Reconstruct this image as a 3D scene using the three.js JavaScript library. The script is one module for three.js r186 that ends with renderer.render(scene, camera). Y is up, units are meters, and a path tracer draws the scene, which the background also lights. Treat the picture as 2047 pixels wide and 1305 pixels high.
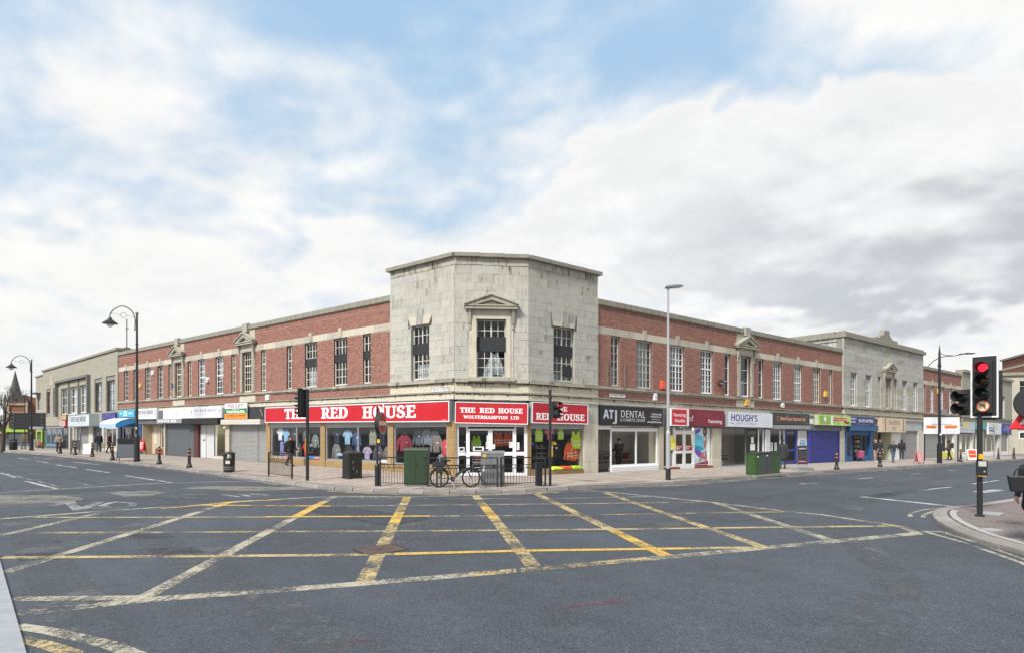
import * as THREE from 'three';
import { mergeGeometries } from 'three/addons/utils/BufferGeometryUtils.js';
import { MarchingCubes } from 'three/addons/objects/MarchingCubes.js';
import { createNoise2D, createNoise3D } from 'simplex-noise';

// ---------- camera, sky, sun, exposure ----------
const scene = new THREE.Scene();
const camera = new THREE.PerspectiveCamera(2 * Math.atan(867 / 1200) * 180 / Math.PI, 2047 / 1734, 0.1, 2500);
camera.position.set(0, 2.05, 0);
camera.lookAt(0, 2.05, -10);
camera.setViewOffset(2047, 1734, 0, 0, 2047, 1305);   // a rising front: the lens looks level, the frame is shifted up
const renderer = new THREE.WebGLRenderer({ antialias: true });
renderer.toneMapping = THREE.LinearToneMapping;
renderer.toneMappingExposure = 1.85;
renderer.shadowMap.enabled = true;

function rng(seed) { let s = seed >>> 0; return () => { s = (s + 0x6d2b79f5) >>> 0; let t = Math.imul(s ^ (s >>> 15), 1 | s); t = (t + Math.imul(t ^ (t >>> 7), 61 | t)) ^ t; return ((t ^ (t >>> 14)) >>> 0) / 4294967296; }; }
const n2 = createNoise2D(rng(11)), n3 = createNoise3D(rng(12));
const clamp = (x, a = 0, b = 1) => Math.min(b, Math.max(a, x)), mix = (a, b, t) => a + (b - a) * t, sst = (a, b, x) => { const t = clamp((x - a) / (b - a)); return t * t * (3 - 2 * t); };
const fbm = (f, x, y, z, o = 5) => { let s = 0, a = 0.5; for (let i = 0; i < o; i++) { s += a * f(x, y, z); x = x * 2.03 + 17.1; y = y * 2.03 - 9.3; if (z !== undefined) z = z * 2.03 + 3.7; a *= 0.5; } return s; };
const SUN = new THREE.Vector3(-0.42, 0.74, 0.62).normalize();
{
  // broken cloud over pale blue: a thin veil with streaks high up, thicker grey-bellied banks lower down, white haze at the horizon
  const W = 2048, H = 1024, d = new Float32Array(W * H * 4);
  for (let r = 0; r < H; r++) {
    const el = ((r + 0.5) / H - 0.5) * Math.PI, y = Math.sin(el), ce = Math.cos(el);
    for (let c = 0; c < W; c++) {
      const az = ((c + 0.5) / W - 0.5) * 2 * Math.PI, x = Math.cos(az) * ce, z = Math.sin(az) * ce, o = (r * W + c) * 4;
      if (y < -0.03) { d[o] = 0.17; d[o + 1] = 0.175; d[o + 2] = 0.18; d[o + 3] = 1; continue; }
      const yy = Math.max(y, 0) + 0.22, px = x / yy, pz = z / yy;
      const q1 = fbm(n2, px * 0.8 + 5, pz * 0.8, undefined, 3), q2 = fbm(n2, px * 0.8 - 8, pz * 0.8 + 3, undefined, 3), wx = px + 0.1 * q1, wz = pz + 0.1 * q2;
      const streak = fbm(n2, (wx * 0.8 + wz * 0.6) * 0.9, (wz * 0.8 - wx * 0.6) * 1.7, undefined, 9) * 0.8 + 0.35 * fbm(n2, px * 0.5 + 60, pz * 0.6, undefined, 3), puff = fbm(n2, wx * 2.0 + 31, wz * 2.2, undefined, 9), fine = fbm(n2, wx * 7 + 3, wz * 7.6, undefined, 6);
      const dx = x / Math.max(0.05, -z), dy = y / Math.max(0.05, -z), front = sst(0.02, 0.3, -z);
      const blob = (cx, cy, sx, sy) => front * Math.exp(-(((dx - cx) / sx) ** 2) - ((dy - cy) / sy) ** 2);
      const haze = Math.exp(-Math.max(y, 0) * 6);
      let cover = 0.52 + 0.55 * streak + 0.34 * puff + 0.16 * fine;
      cover -= 0.3 * blob(-0.12, 0.7, 0.5, 0.13) + 0.34 * blob(0.3, 0.64, 0.26, 0.1) + 0.24 * blob(-0.22, 0.46, 0.24, 0.12) + 0.2 * blob(-0.75, 0.43, 0.22, 0.07);
      cover += 0.28 * blob(-0.62, 0.58, 0.34, 0.1) + 0.34 * blob(-0.5, 0.26, 0.7, 0.12) + 0.5 * blob(0.95, 0.62, 0.3, 0.3);
      let a = clamp(0.17 + 0.8 * sst(0.0, 0.95, cover) + haze * 0.6);
      // heaped banks: a large one on the right of the view, looser ones elsewhere
      const e = ((dx - 0.66) / 0.62) ** 2 + ((dy - 0.385) / 0.2) ** 2, hp = fbm(n2, px * 0.62 + 20, pz * 1.0 - 4, undefined, 3);
      const bank = front * sst(1.2, 0.72, e + 0.75 * puff + 0.3 * fine), loose = (1 - front * 0.75) * sst(0.05, 0.4, hp + 0.35 * puff);
      const heap = clamp(bank + loose * (1 - bank)), low = sst(0.5, 0.2, dy + 0.22 * puff + 0.05 * fine);
      const belly = clamp(bank * (0.12 + 0.88 * low * sst(0.0, 0.6, dx + 0.2 * puff)) + 0.45 * loose * sst(0.0, 0.5, hp + 0.3 * puff) + 0.3 * blob(-0.75, 0.12, 0.45, 0.05) * sst(-0.2, 0.4, puff));
      a = clamp(a + heap * 0.85);
      const lum = mix(0.52, 0.345, belly) + 0.03 * puff + 0.015 * fine, sky = [mix(0.145, 0.40, haze), mix(0.28, 0.468, haze), mix(0.435, 0.51, haze)];
      const s = x * SUN.x + y * SUN.y + z * SUN.z, glow = 0.2 * Math.pow(Math.max(s, 0), 10);
      const w_ = 1 - belly, cl = [lum * mix(0.955, 1.0, w_) + glow, lum * 0.998 + glow, lum * mix(1.06, 0.99, w_) + glow * 0.95];
      for (let k = 0; k < 3; k++) d[o + k] = mix(sky[k], cl[k], a);
      d[o + 3] = 1;
    }
  }
  const t = new THREE.DataTexture(d, W, H, THREE.RGBAFormat, THREE.FloatType);
  t.mapping = THREE.EquirectangularReflectionMapping; t.magFilter = t.minFilter = THREE.LinearFilter; t.needsUpdate = true;
  scene.background = t; scene.environment = t;
}
const sun = new THREE.DirectionalLight(new THREE.Color(1, 0.97, 0.925), 2.4);
sun.position.copy(SUN).multiplyScalar(120).add(new THREE.Vector3(0, 0, -30)); sun.target.position.set(0, 0, -30);
sun.castShadow = true; sun.shadow.radius = 20; sun.shadow.mapSize.set(4096, 4096);
Object.assign(sun.shadow.camera, { left: -90, right: 90, top: 70, bottom: -70, near: 1, far: 320 });
scene.add(sun, sun.target);

// ---------- helpers ----------
const used = {};
const num = (n) => { const k = used[n] = (used[n] ?? -1) + 1; return k ? n + '_' + String(k).padStart(3, '0') : n; };
const stem = (n) => n;
function reg(o, parent) { (parent || scene).add(o); return o; }
function boxUV(g) {   // metre-scaled uv from the dominant axis of each normal
  const p = g.attributes.position, n = g.attributes.normal, uv = new Float32Array(p.count * 2);
  for (let i = 0; i < p.count; i++) {
    const ax = Math.abs(n.getX(i)), ay = Math.abs(n.getY(i)), az = Math.abs(n.getZ(i));
    if (az >= ax && az >= ay) { uv[2 * i] = p.getX(i); uv[2 * i + 1] = p.getY(i); } else if (ax >= ay) { uv[2 * i] = p.getZ(i); uv[2 * i + 1] = p.getY(i); } else { uv[2 * i] = p.getX(i); uv[2 * i + 1] = p.getZ(i); }
  }
  g.setAttribute('uv', new THREE.BufferAttribute(uv, 2)); return g;
}
const M4 = (x = 0, y = 0, z = 0, rx = 0, ry = 0, rz = 0) => new THREE.Matrix4().compose(new THREE.Vector3(x, y, z), new THREE.Quaternion().setFromEuler(new THREE.Euler(rx, ry, rz)), new THREE.Vector3(1, 1, 1));
const v3 = (a) => new THREE.Vector3(...a);
class MB {
  constructor() { this.g = []; }
  add(g, m) {
    if (g.index) g = g.toNonIndexed();
    if (m) { g.applyMatrix4(m); if (m.determinant() < 0) for (const k of Object.keys(g.attributes)) { const at = g.attributes[k], n = at.itemSize, a = at.array; for (let i = 0; i < at.count; i += 3) for (let j = 0; j < n; j++) [a[i * n + j], a[(i + 1) * n + j]] = [a[(i + 1) * n + j], a[i * n + j]]; } }
    this.g.push(g); return this;
  }
  box(cx, cy, cz, w, h, d, ry = 0, rx = 0, rz = 0) { return this.add(new THREE.BoxGeometry(w, h, d), M4(cx, cy, cz, rx, ry, rz)); }
  span(x0, x1, y0, y1, z0, z1) { return this.box((x0 + x1) / 2, (y0 + y1) / 2, (z0 + z1) / 2, Math.abs(x1 - x0), Math.abs(y1 - y0), Math.abs(z1 - z0)); }
  rod(a, b, r0, r1 = r0, seg = 10) {
    const A = v3(a), B = v3(b), L = A.distanceTo(B), q = new THREE.Quaternion().setFromUnitVectors(new THREE.Vector3(0, 1, 0), B.clone().sub(A).normalize());
    return this.add(new THREE.CylinderGeometry(r1, r0, L, seg, 1), new THREE.Matrix4().compose(A.add(B).multiplyScalar(0.5), q, new THREE.Vector3(1, 1, 1)));
  }
  tube(pts, r, seg = 24, rs = 8, closed = false) { return this.add(new THREE.TubeGeometry(new THREE.CatmullRomCurve3(pts.map(v3), closed), seg, r, rs, closed)); }
  lathe(prof, x = 0, y = 0, z = 0, seg = 20) { return this.add(new THREE.LatheGeometry(prof.map((p) => new THREE.Vector2(...p)), seg), M4(x, y, z)); }
  ext(pts, depth, m, bevel = 0) { const s = new THREE.Shape(pts.map((p) => new THREE.Vector2(...p))); return this.add(new THREE.ExtrudeGeometry(s, { depth, bevelEnabled: bevel > 0, bevelThickness: bevel, bevelSize: bevel, bevelSegments: 2, curveSegments: 8 }), m); }
  sph(x, y, z, r, sx = 1, sy = 1, sz = 1) { const g = new THREE.SphereGeometry(r, 14, 10); g.scale(sx, sy, sz); return this.add(g, M4(x, y, z)); }
  torus(x, y, z, R, r, rx = 0, ry = 0, rz = 0, rs = 6, ts = 24) { return this.add(new THREE.TorusGeometry(R, r, rs, ts), M4(x, y, z, rx, ry, rz)); }
  geo(uv = true) {
    for (const g of this.g) for (const k of Object.keys(g.attributes)) if (!['position', 'normal', 'uv'].includes(k)) g.deleteAttribute(k);
    for (const g of this.g) if (!g.attributes.uv) g.setAttribute('uv', new THREE.BufferAttribute(new Float32Array(g.attributes.position.count * 2), 2));
    const g = this.g.length === 1 ? this.g[0] : mergeGeometries(this.g); return uv ? boxUV(g) : g;
  }
  mesh(name, m, parent, uv = true) { const o = new THREE.Mesh(this.geo(uv), m); o.name = parent ? name : num(name); o.castShadow = o.receiveShadow = true; return reg(o, parent); }
}
const mb = () => new MB();
function mesh(name, g, m, parent) { const o = new THREE.Mesh(g, m); o.name = parent ? name : num(name); o.castShadow = o.receiveShadow = true; return reg(o, parent); }
function grp(name, label, category, x = 0, y = 0, z = 0, ry = 0, group) { const o = new THREE.Group(); o.name = num(name); o.position.set(x, y, z); o.rotation.y = ry; o.userData = { label, category }; if (group) o.userData.group = group; scene.add(o); return o; }
function tag(o, label, category, group) { Object.assign(o.userData, { label, category }); if (group) o.userData.group = group; return o; }
function struct(o) { o.userData.kind = 'structure'; return o; }
function stuff(o) { o.userData.kind = 'stuff'; return o; }
function sgrp(name) { const o = new THREE.Group(); o.name = num(name); o.userData.kind = 'structure'; scene.add(o); return o; }

// ---------- textures ----------
function dataTex(n, fn, srgb = true, rep = 1) {
  const d = new Uint8Array(n * n * 4);
  for (let j = 0; j < n; j++) for (let i = 0; i < n; i++) { const c = fn(i / n, j / n, i, j), o = (j * n + i) * 4; for (let k = 0; k < 3; k++) d[o + k] = clamp(Array.isArray(c) ? c[k] : c) * 255; d[o + 3] = 255; }
  const t = new THREE.DataTexture(d, n, n); t.wrapS = t.wrapT = THREE.RepeatWrapping; t.magFilter = THREE.LinearFilter; t.minFilter = THREE.LinearMipmapLinearFilter; t.generateMipmaps = true; if (srgb) t.colorSpace = THREE.SRGBColorSpace; t.repeat.set(rep, rep); t.needsUpdate = true; return t;
}
// noise that tiles: sampled on a torus through 3-D noise
const tn = (u, v, f, ph = 0) => { const a = u * 2 * Math.PI, b = v * 2 * Math.PI, R = f / 6.283; return 0.5 * (n3(Math.cos(a) * R + ph, Math.sin(a) * R, Math.cos(b) * R + ph * 1.7) + n3(Math.sin(a) * R - ph, Math.cos(b) * R + 3, Math.sin(b) * R + 7)); };
const tfbm = (u, v, f, o = 4, ph = 0) => { let s = 0, a = 0.55; for (let i = 0; i < o; i++) { s += a * tn(u, v, f, ph + i * 3.1); f *= 2.1; a *= 0.55; } return s; };
const rr = rng(77);
const grit = Array.from({ length: 512 * 512 }, () => rr());
const G = (i, j) => grit[((j & 511) << 9) | (i & 511)];
const asphaltT = dataTex(512, (u, v, i, j) => { const s = 0.5 + 0.5 * tfbm(u, v, 60, 2), g = G(i, j), b = (g + G(i + 1, j) + G(i, j + 1)) / 3, c = clamp(0.262 + 0.26 * (b - 0.5) + 0.13 * (s - 0.5) + 0.035 * tfbm(u, v, 5, 3, 9) + (g > 0.975 ? 0.2 : 0)); return [c * 0.93, c * 1.0, c * 1.1]; }, true, 1 / 2.6);
const gritB = dataTex(512, (u, v, i, j) => 0.5 + 0.5 * (0.6 * ((G(i, j) + G(i + 1, j) + G(i, j + 1) + G(i + 1, j + 1)) / 4 - 0.5) * 2 + 0.4 * tfbm(u, v, 50, 2, 4)), false, 1 / 2.6);
const wornT = (n0, w) => dataTex(512, (u, v, i, j) => { const q = tfbm(u, v, 3, 3, n0) + 0.8 * tfbm(u, v, 36, 3, n0 + 2) + 0.7 * (G(i * 3, j * 3) - 0.5); return sst(w, w + 0.35, q + 0.35) * 0.96; }, false, 1 / 3);
const stoneT = (seed, base, streak) => dataTex(512, (u, v, i, j) => {
  const m = tfbm(u, v, 7, 5, seed), st = tfbm(u, v * 0.12 + 0.3, 46, 3, seed + 5), f = (G(i, j) - 0.5) * 0.05; const dk = streak * (sst(0.0, 0.6, m + 0.5 * st) * 0.6 + sst(0.12, 0.55, st) * 0.8);
  const k = 1 + 0.12 * m + f - dk; return [base[0] * k, base[1] * k, base[2] * k * (1 - 0.03 * m)];
}, true, 1 / 5);
const slabT = dataTex(512, (u, v, i, j) => { const k = 1 + 0.10 * tfbm(u, v, 9, 4, 3) + (G(i, j) - 0.5) * 0.09 - 0.22 * sst(0.42, 0.6, tfbm(u, v, 26, 2, 8)); return [0.655 * k, 0.61 * k, 0.57 * k]; }, true, 1 / 3);
const mottle = dataTex(256, (u, v, i, j) => 0.86 + 0.10 * tfbm(u, v, 8, 4, 6) + 0.06 * (G(i, j) - 0.5), true, 1 / 2);
const foldB = dataTex(256, (u, v) => 0.5 + 0.5 * Math.sin(u * 2 * Math.PI * 5 + 3.4 * tfbm(u, v, 5, 3, 2)) * (0.5 + tfbm(u, v, 3, 2, 1)), false, 1 / 0.45);
const canvasTex = (w, h, draw) => { const c = document.createElement('canvas'); c.width = w; c.height = h; const x = c.getContext('2d'); draw(x, w, h); const t = new THREE.CanvasTexture(c); t.colorSpace = THREE.SRGBColorSpace; t.magFilter = THREE.LinearFilter; t.anisotropy = 8; return t; };

// ---------- materials ----------
const lin = (r, g, b) => new THREE.Color().setRGB(r, g, b);
const std = (c, rough = 0.8, o = {}) => new THREE.MeshStandardMaterial({ color: typeof c === 'number' ? new THREE.Color(c) : Array.isArray(c) ? lin(...c) : c, roughness: rough, ...o });
const tex = (map, rough = 0.85, o = {}) => new THREE.MeshStandardMaterial({ map, roughness: rough, ...o });
const mt = (c, rough = 0.8, o = {}) => std(c, rough, { map: mottle, ...o });
const MAT = {
  asphalt: tex(asphaltT, 0.72, { bumpMap: gritB, bumpScale: 0.004, vertexColors: true }),
  slab: tex(slabT, 0.88), kerb: mt([0.34, 0.315, 0.285], 0.9), joint: mt([0.12, 0.11, 0.10], 0.95),
  mortar: mt([0.74, 0.64, 0.56], 0.95),
  brick: std([1, 1, 1], 0.92, { map: mottle }),
  black: std([0.018, 0.018, 0.02], 0.42), blackMatt: std([0.02, 0.02, 0.022], 0.75), board: mt([0.035, 0.037, 0.042], 0.7),
  rubber: std([0.02, 0.02, 0.02], 0.85), steel: std([0.55, 0.56, 0.57], 0.38, { metalness: 0.85 }), galv: mt([0.5, 0.52, 0.53], 0.5, { metalness: 0.55 }),
  white: std([0.78, 0.78, 0.77], 0.55), cream: std([0.66, 0.62, 0.51], 0.6), oldWhite: mt([0.76, 0.73, 0.66], 0.7), upvc: std([0.8, 0.8, 0.8], 0.35),
  grey: std([0.32, 0.33, 0.34], 0.6), greyDk: std([0.13, 0.135, 0.145], 0.6), shutter: mt([0.46, 0.46, 0.45], 0.5, { metalness: 0.25 }), shutDk: mt([0.17, 0.19, 0.205], 0.5, { metalness: 0.2 }), shutBlue: mt([0.035, 0.045, 0.30], 0.5),
  tile: mt([0.54, 0.36, 0.16], 0.4), tileJoint: std([0.22, 0.15, 0.08], 0.9), red: std([0.62, 0.018, 0.028], 0.45), maroon: std([0.2, 0.012, 0.03], 0.5), blue: std([0.02, 0.05, 0.28], 0.5), bluePaint: std([0.025, 0.10, 0.23], 0.55), teal: std([0.05, 0.36, 0.48], 0.5),
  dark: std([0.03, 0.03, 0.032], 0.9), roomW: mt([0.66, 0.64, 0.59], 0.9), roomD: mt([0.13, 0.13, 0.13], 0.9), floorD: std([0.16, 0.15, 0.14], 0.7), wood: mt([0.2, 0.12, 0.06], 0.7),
  glass: new THREE.MeshPhysicalMaterial({ color: 0xffffff, roughness: 0.02, transmission: 1, thickness: 0, ior: 1.5 }),
  oldGlass: new THREE.MeshPhysicalMaterial({ color: lin(0.8, 0.84, 0.84), roughness: 0.09, transmission: 1, thickness: 0, ior: 1.5 }),
  blind: std([0.62, 0.64, 0.64], 0.9), curtain: new THREE.MeshPhysicalMaterial({ color: lin(0.7, 0.7, 0.69), roughness: 1, transmission: 0.3, thickness: 0 }),
  green: mt([0.028, 0.062, 0.026], 0.5), greenLt: mt([0.05, 0.12, 0.03], 0.5), greyGreen: mt([0.085, 0.10, 0.085], 0.6), cabGrey: mt([0.25, 0.255, 0.26], 0.55),
  yellow: std([0.75, 0.42, 0.02], 0.5), leadGrey: mt([0.2, 0.205, 0.2], 0.7),
};
const stone = [0, 1, 2, 3, 4].map((k) => tex(stoneT(20 + k * 7, [[0.71, 0.70, 0.66], [0.70, 0.69, 0.652], [0.722, 0.708, 0.664], [0.705, 0.696, 0.656], [0.675, 0.665, 0.63]][k], [0.16, 0.23, 0.12, 0.19, 0.33][k]), 0.92, { bumpMap: mottle, bumpScale: 0.004 }));
const dressed = tex(stoneT(91, [0.665, 0.645, 0.585], 0.3), 0.92), dressedLt = tex(stoneT(94, [0.775, 0.745, 0.675], 0.14), 0.92), bandS = tex(stoneT(97, [0.71, 0.685, 0.615], 0.12), 0.92), copeS = tex(stoneT(103, [0.575, 0.56, 0.505], 0.24), 0.92), render_ = tex(stoneT(108, [0.63, 0.61, 0.555], 0.16), 0.95);
// pale stone with the black crust that runs down in short ragged tongues from the ledge above it (uv.y 0 at the bottom, 1 at the ledge)
const crustT = canvasTex(1024, 128, (x, w, h) => {
  x.fillStyle = '#cdc4b0'; x.fillRect(0, 0, w, h); const r = rng(5);
  for (let i = 0; i < 900; i++) { x.fillStyle = `rgba(${r() < 0.5 ? '120,112,95' : '214,204,180'},${0.05 + r() * 0.1})`; x.fillRect(r() * w, r() * h, 4 + r() * 30, 2 + r() * 10); }
  for (let i = 0; i < 26; i++) { const cx = r() * w, b = 10 + r() * 60, l = 10 + r() * 26; x.fillStyle = `rgba(62,58,48,${0.12 + r() * 0.25})`; x.beginPath(); x.moveTo(cx - b, 0); for (let k = 0; k <= 12; k++) x.lineTo(cx - b + 2 * b * k / 12, l * (0.35 + r() * 0.9)); x.lineTo(cx + b, 0); x.fill(); }
  for (let i = 0; i < 46; i++) { const cx = r() * w, l = r() ** 1.6 * 95 + 6, b = 1 + r() * 7; x.fillStyle = `rgba(44,41,34,${0.2 + r() * 0.45})`; x.beginPath(); x.moveTo(cx - b, 0); x.lineTo(cx + b, 0); x.lineTo(cx + b * 0.3 + r() * 2, l * 0.7); x.lineTo(cx + (r() - 0.5) * 5, l); x.lineTo(cx - b * 0.4, l * 0.6); x.fill(); }
  for (let i = 0; i < 700; i++) { x.fillStyle = `rgba(45,42,35,${0.2 + r() * 0.35})`; x.fillRect(r() * w, r() * r() * r() * 60, 1 + r() * 5, 1 + r() * 4); }
});
crustT.wrapS = THREE.RepeatWrapping;
const crust = tex(crustT, 0.95);
function crustUV(g, y0, y1) { const p = g.attributes.position, uv = g.attributes.uv; for (let i = 0; i < p.count; i++) uv.setXY(i, (p.getX(i) + p.getZ(i)) / 6.3, clamp((p.getY(i) - y0) / (y1 - y0), 0.01, 0.99)); return g; }
// ---------- the lie of the land (X to the right, Z away from the camera, metres) ----------
const A = [-2.538, 26.6], B = [0.749, 26.82], unit2 = (a) => { const l = Math.hypot(...a); return [a[0] / l, a[1] / l]; };
const dL = unit2([-1498.5, 1200]), dR = unit2([1566.5, 1200]), mL = 0.0125 * dL[1], mR = -0.0135 * dR[1], dot = (a, b) => a[0] * b[0] + a[1] * b[1], sub = (a, b) => [a[0] - b[0], a[1] - b[1]];
const nL = [-dL[1], -Math.abs(dL[0])], nR = [dR[1], -dR[0]], dC = unit2(sub(B, A)), nC = [dC[1], -dC[0]];
const ramp = (t, w = 4) => t < -w ? 0 : t > w ? t : (t + w) ** 2 / (4 * w);
const roadY = (X, Z) => mL * ramp(Math.min(dot(sub([X, Z], A), dL), 44)) + mR * Math.min(95, ramp(dot(sub([X, Z], B), dR)));
const wallD = (X, Z) => Math.max(dot(sub([X, Z], A), nL), dot(sub([X, Z], B), nR), dot(sub([X, Z], A), nC));
const paveY = (X, Z) => roadY(X, Z) + 0.12 + 0.015 * clamp(5.5 - wallD(X, Z), 0, 5.5);
const W3 = (X, Z, y = 0) => new THREE.Vector3(X, y, -Z);
const yawTo = (dx, dz) => Math.atan2(dx, -dz);   // yaw whose local +z points along (dx, dz) in (X, Z)

// road: one sheet to the horizon
{
  const xs = [], zs = [];
  for (let x = -1200; x < -120; x += 180) xs.push(x); for (let x = -120; x <= 120; x += 1.5) xs.push(x); for (let x = 300; x <= 1200; x += 180) xs.push(x);
  for (let z = -600; z < -30; z += 114) zs.push(z); for (let z = -30; z <= 130; z += 1.5) zs.push(z); for (let z = 250; z <= 1700; z += 180) zs.push(z);
  const pos = [], uv = [], col = [], idx = [];
  for (const z of zs) for (const x of xs) {
    pos.push(x, roadY(x, z) - (Math.abs(x) > 120 || z > 130 ? 0.3 : 0), -z); uv.push(x, z);
    const k = 1 + 0.24 * fbm(n2, x * 0.09, z * 0.09, undefined, 4) + 0.1 * n2(x * 0.45 + z * 0.1, z * 0.05 + x * 0.12) + 0.1 * n2(x * 0.3, z * 0.3 + 50); col.push(k, k, k);
  }
  for (let j = 0; j + 1 < zs.length; j++) for (let i = 0; i + 1 < xs.length; i++) { const a = j * xs.length + i, b = a + xs.length; idx.push(a, a + 1, b, b, a + 1, b + 1); }
  const g = new THREE.BufferGeometry(); g.setAttribute('position', new THREE.Float32BufferAttribute(pos, 3)); g.setAttribute('uv', new THREE.Float32BufferAttribute(uv, 2)); g.setAttribute('color', new THREE.Float32BufferAttribute(col, 3)); g.setIndex(idx); g.computeVertexNormals();
  struct(mesh('road', g, MAT.asphalt));
}
// a strip of paint or surfacing draped on the road
function ribbon(pts, w, m, name, parent, lift = 0.004, step = 0.6) {
  const P = []; for (let i = 0; i + 1 < pts.length; i++) { const [a, b] = [pts[i], pts[i + 1]], L = Math.hypot(b[0] - a[0], b[1] - a[1]), k = Math.max(1, Math.ceil(L / step)); for (let j = 0; j < k + (i + 2 === pts.length ? 1 : 0); j++) P.push([mix(a[0], b[0], j / k), mix(a[1], b[1], j / k)]); }
  const pos = [], uv = [], idx = []; let s = 0;
  P.forEach((p, i) => {
    const a = P[Math.max(0, i - 1)], b = P[Math.min(P.length - 1, i + 1)], t = unit2([b[0] - a[0], b[1] - a[1]]), n = [-t[1], t[0]]; if (i) s += Math.hypot(p[0] - P[i - 1][0], p[1] - P[i - 1][1]);
    for (const e of [-0.5, 0.5]) { const X = p[0] + n[0] * w * e, Z = p[1] + n[1] * w * e; pos.push(X, roadY(X, Z) + lift, -Z); uv.push(X, Z); }
    if (i) { const k = i * 2; idx.push(k - 2, k - 1, k, k, k - 1, k + 1); }
  });
  const g = new THREE.BufferGeometry(); g.setAttribute('position', new THREE.Float32BufferAttribute(pos, 3)); g.setAttribute('uv', new THREE.Float32BufferAttribute(uv, 2)); g.setIndex(idx); g.computeVertexNormals();
  return mesh(name, g, m, parent);
}
function patch(pts, m, name, parent, lift = 0.004, ragged = 0) {
  const r = rng(pts.length * 31 + Math.round(pts[0][0] * 100)); let P = pts;
  if (ragged) { P = []; pts.forEach((a, i) => { const b = pts[(i + 1) % pts.length], k = Math.max(2, Math.ceil(Math.hypot(b[0] - a[0], b[1] - a[1]) / 0.35)); for (let j = 0; j < k; j++) P.push([mix(a[0], b[0], j / k) + (r() - 0.5) * ragged, mix(a[1], b[1], j / k) + (r() - 0.5) * ragged]); }); }
  const g = new THREE.ShapeGeometry(new THREE.Shape(P.map((p) => new THREE.Vector2(p[0], p[1])))), p = g.attributes.position, uv = g.attributes.uv;
  for (let i = 0; i < p.count; i++) { const X = p.getX(i), Z = p.getY(i); uv.setXY(i, X, Z); p.setXYZ(i, X, roadY(X, Z) + lift, -Z); }
  g.computeVertexNormals(); const n = g.attributes.normal; if (n.getY(0) < 0) { const ix = g.index.array; for (let i = 0; i < ix.length; i += 3) [ix[i], ix[i + 1]] = [ix[i + 1], ix[i]]; g.computeVertexNormals(); }
  return mesh(name, g, m, parent);
}
const paint = (c, worn, n0) => std(c, 0.75, { alphaMap: wornT(n0, worn), transparent: true, side: THREE.DoubleSide });
const yFresh = paint([0.62, 0.40, 0.085], -0.12, 3), yWorn = paint([0.50, 0.39, 0.19], 0.14, 5), yPale = paint([0.42, 0.38, 0.29], 0.12, 9), wPaint = paint([0.5, 0.5, 0.495], 0.04, 12), wWorn = paint([0.38, 0.38, 0.375], 0.26, 14), redPaint = paint([0.22, 0.07, 0.08], 0.5, 17);
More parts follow.
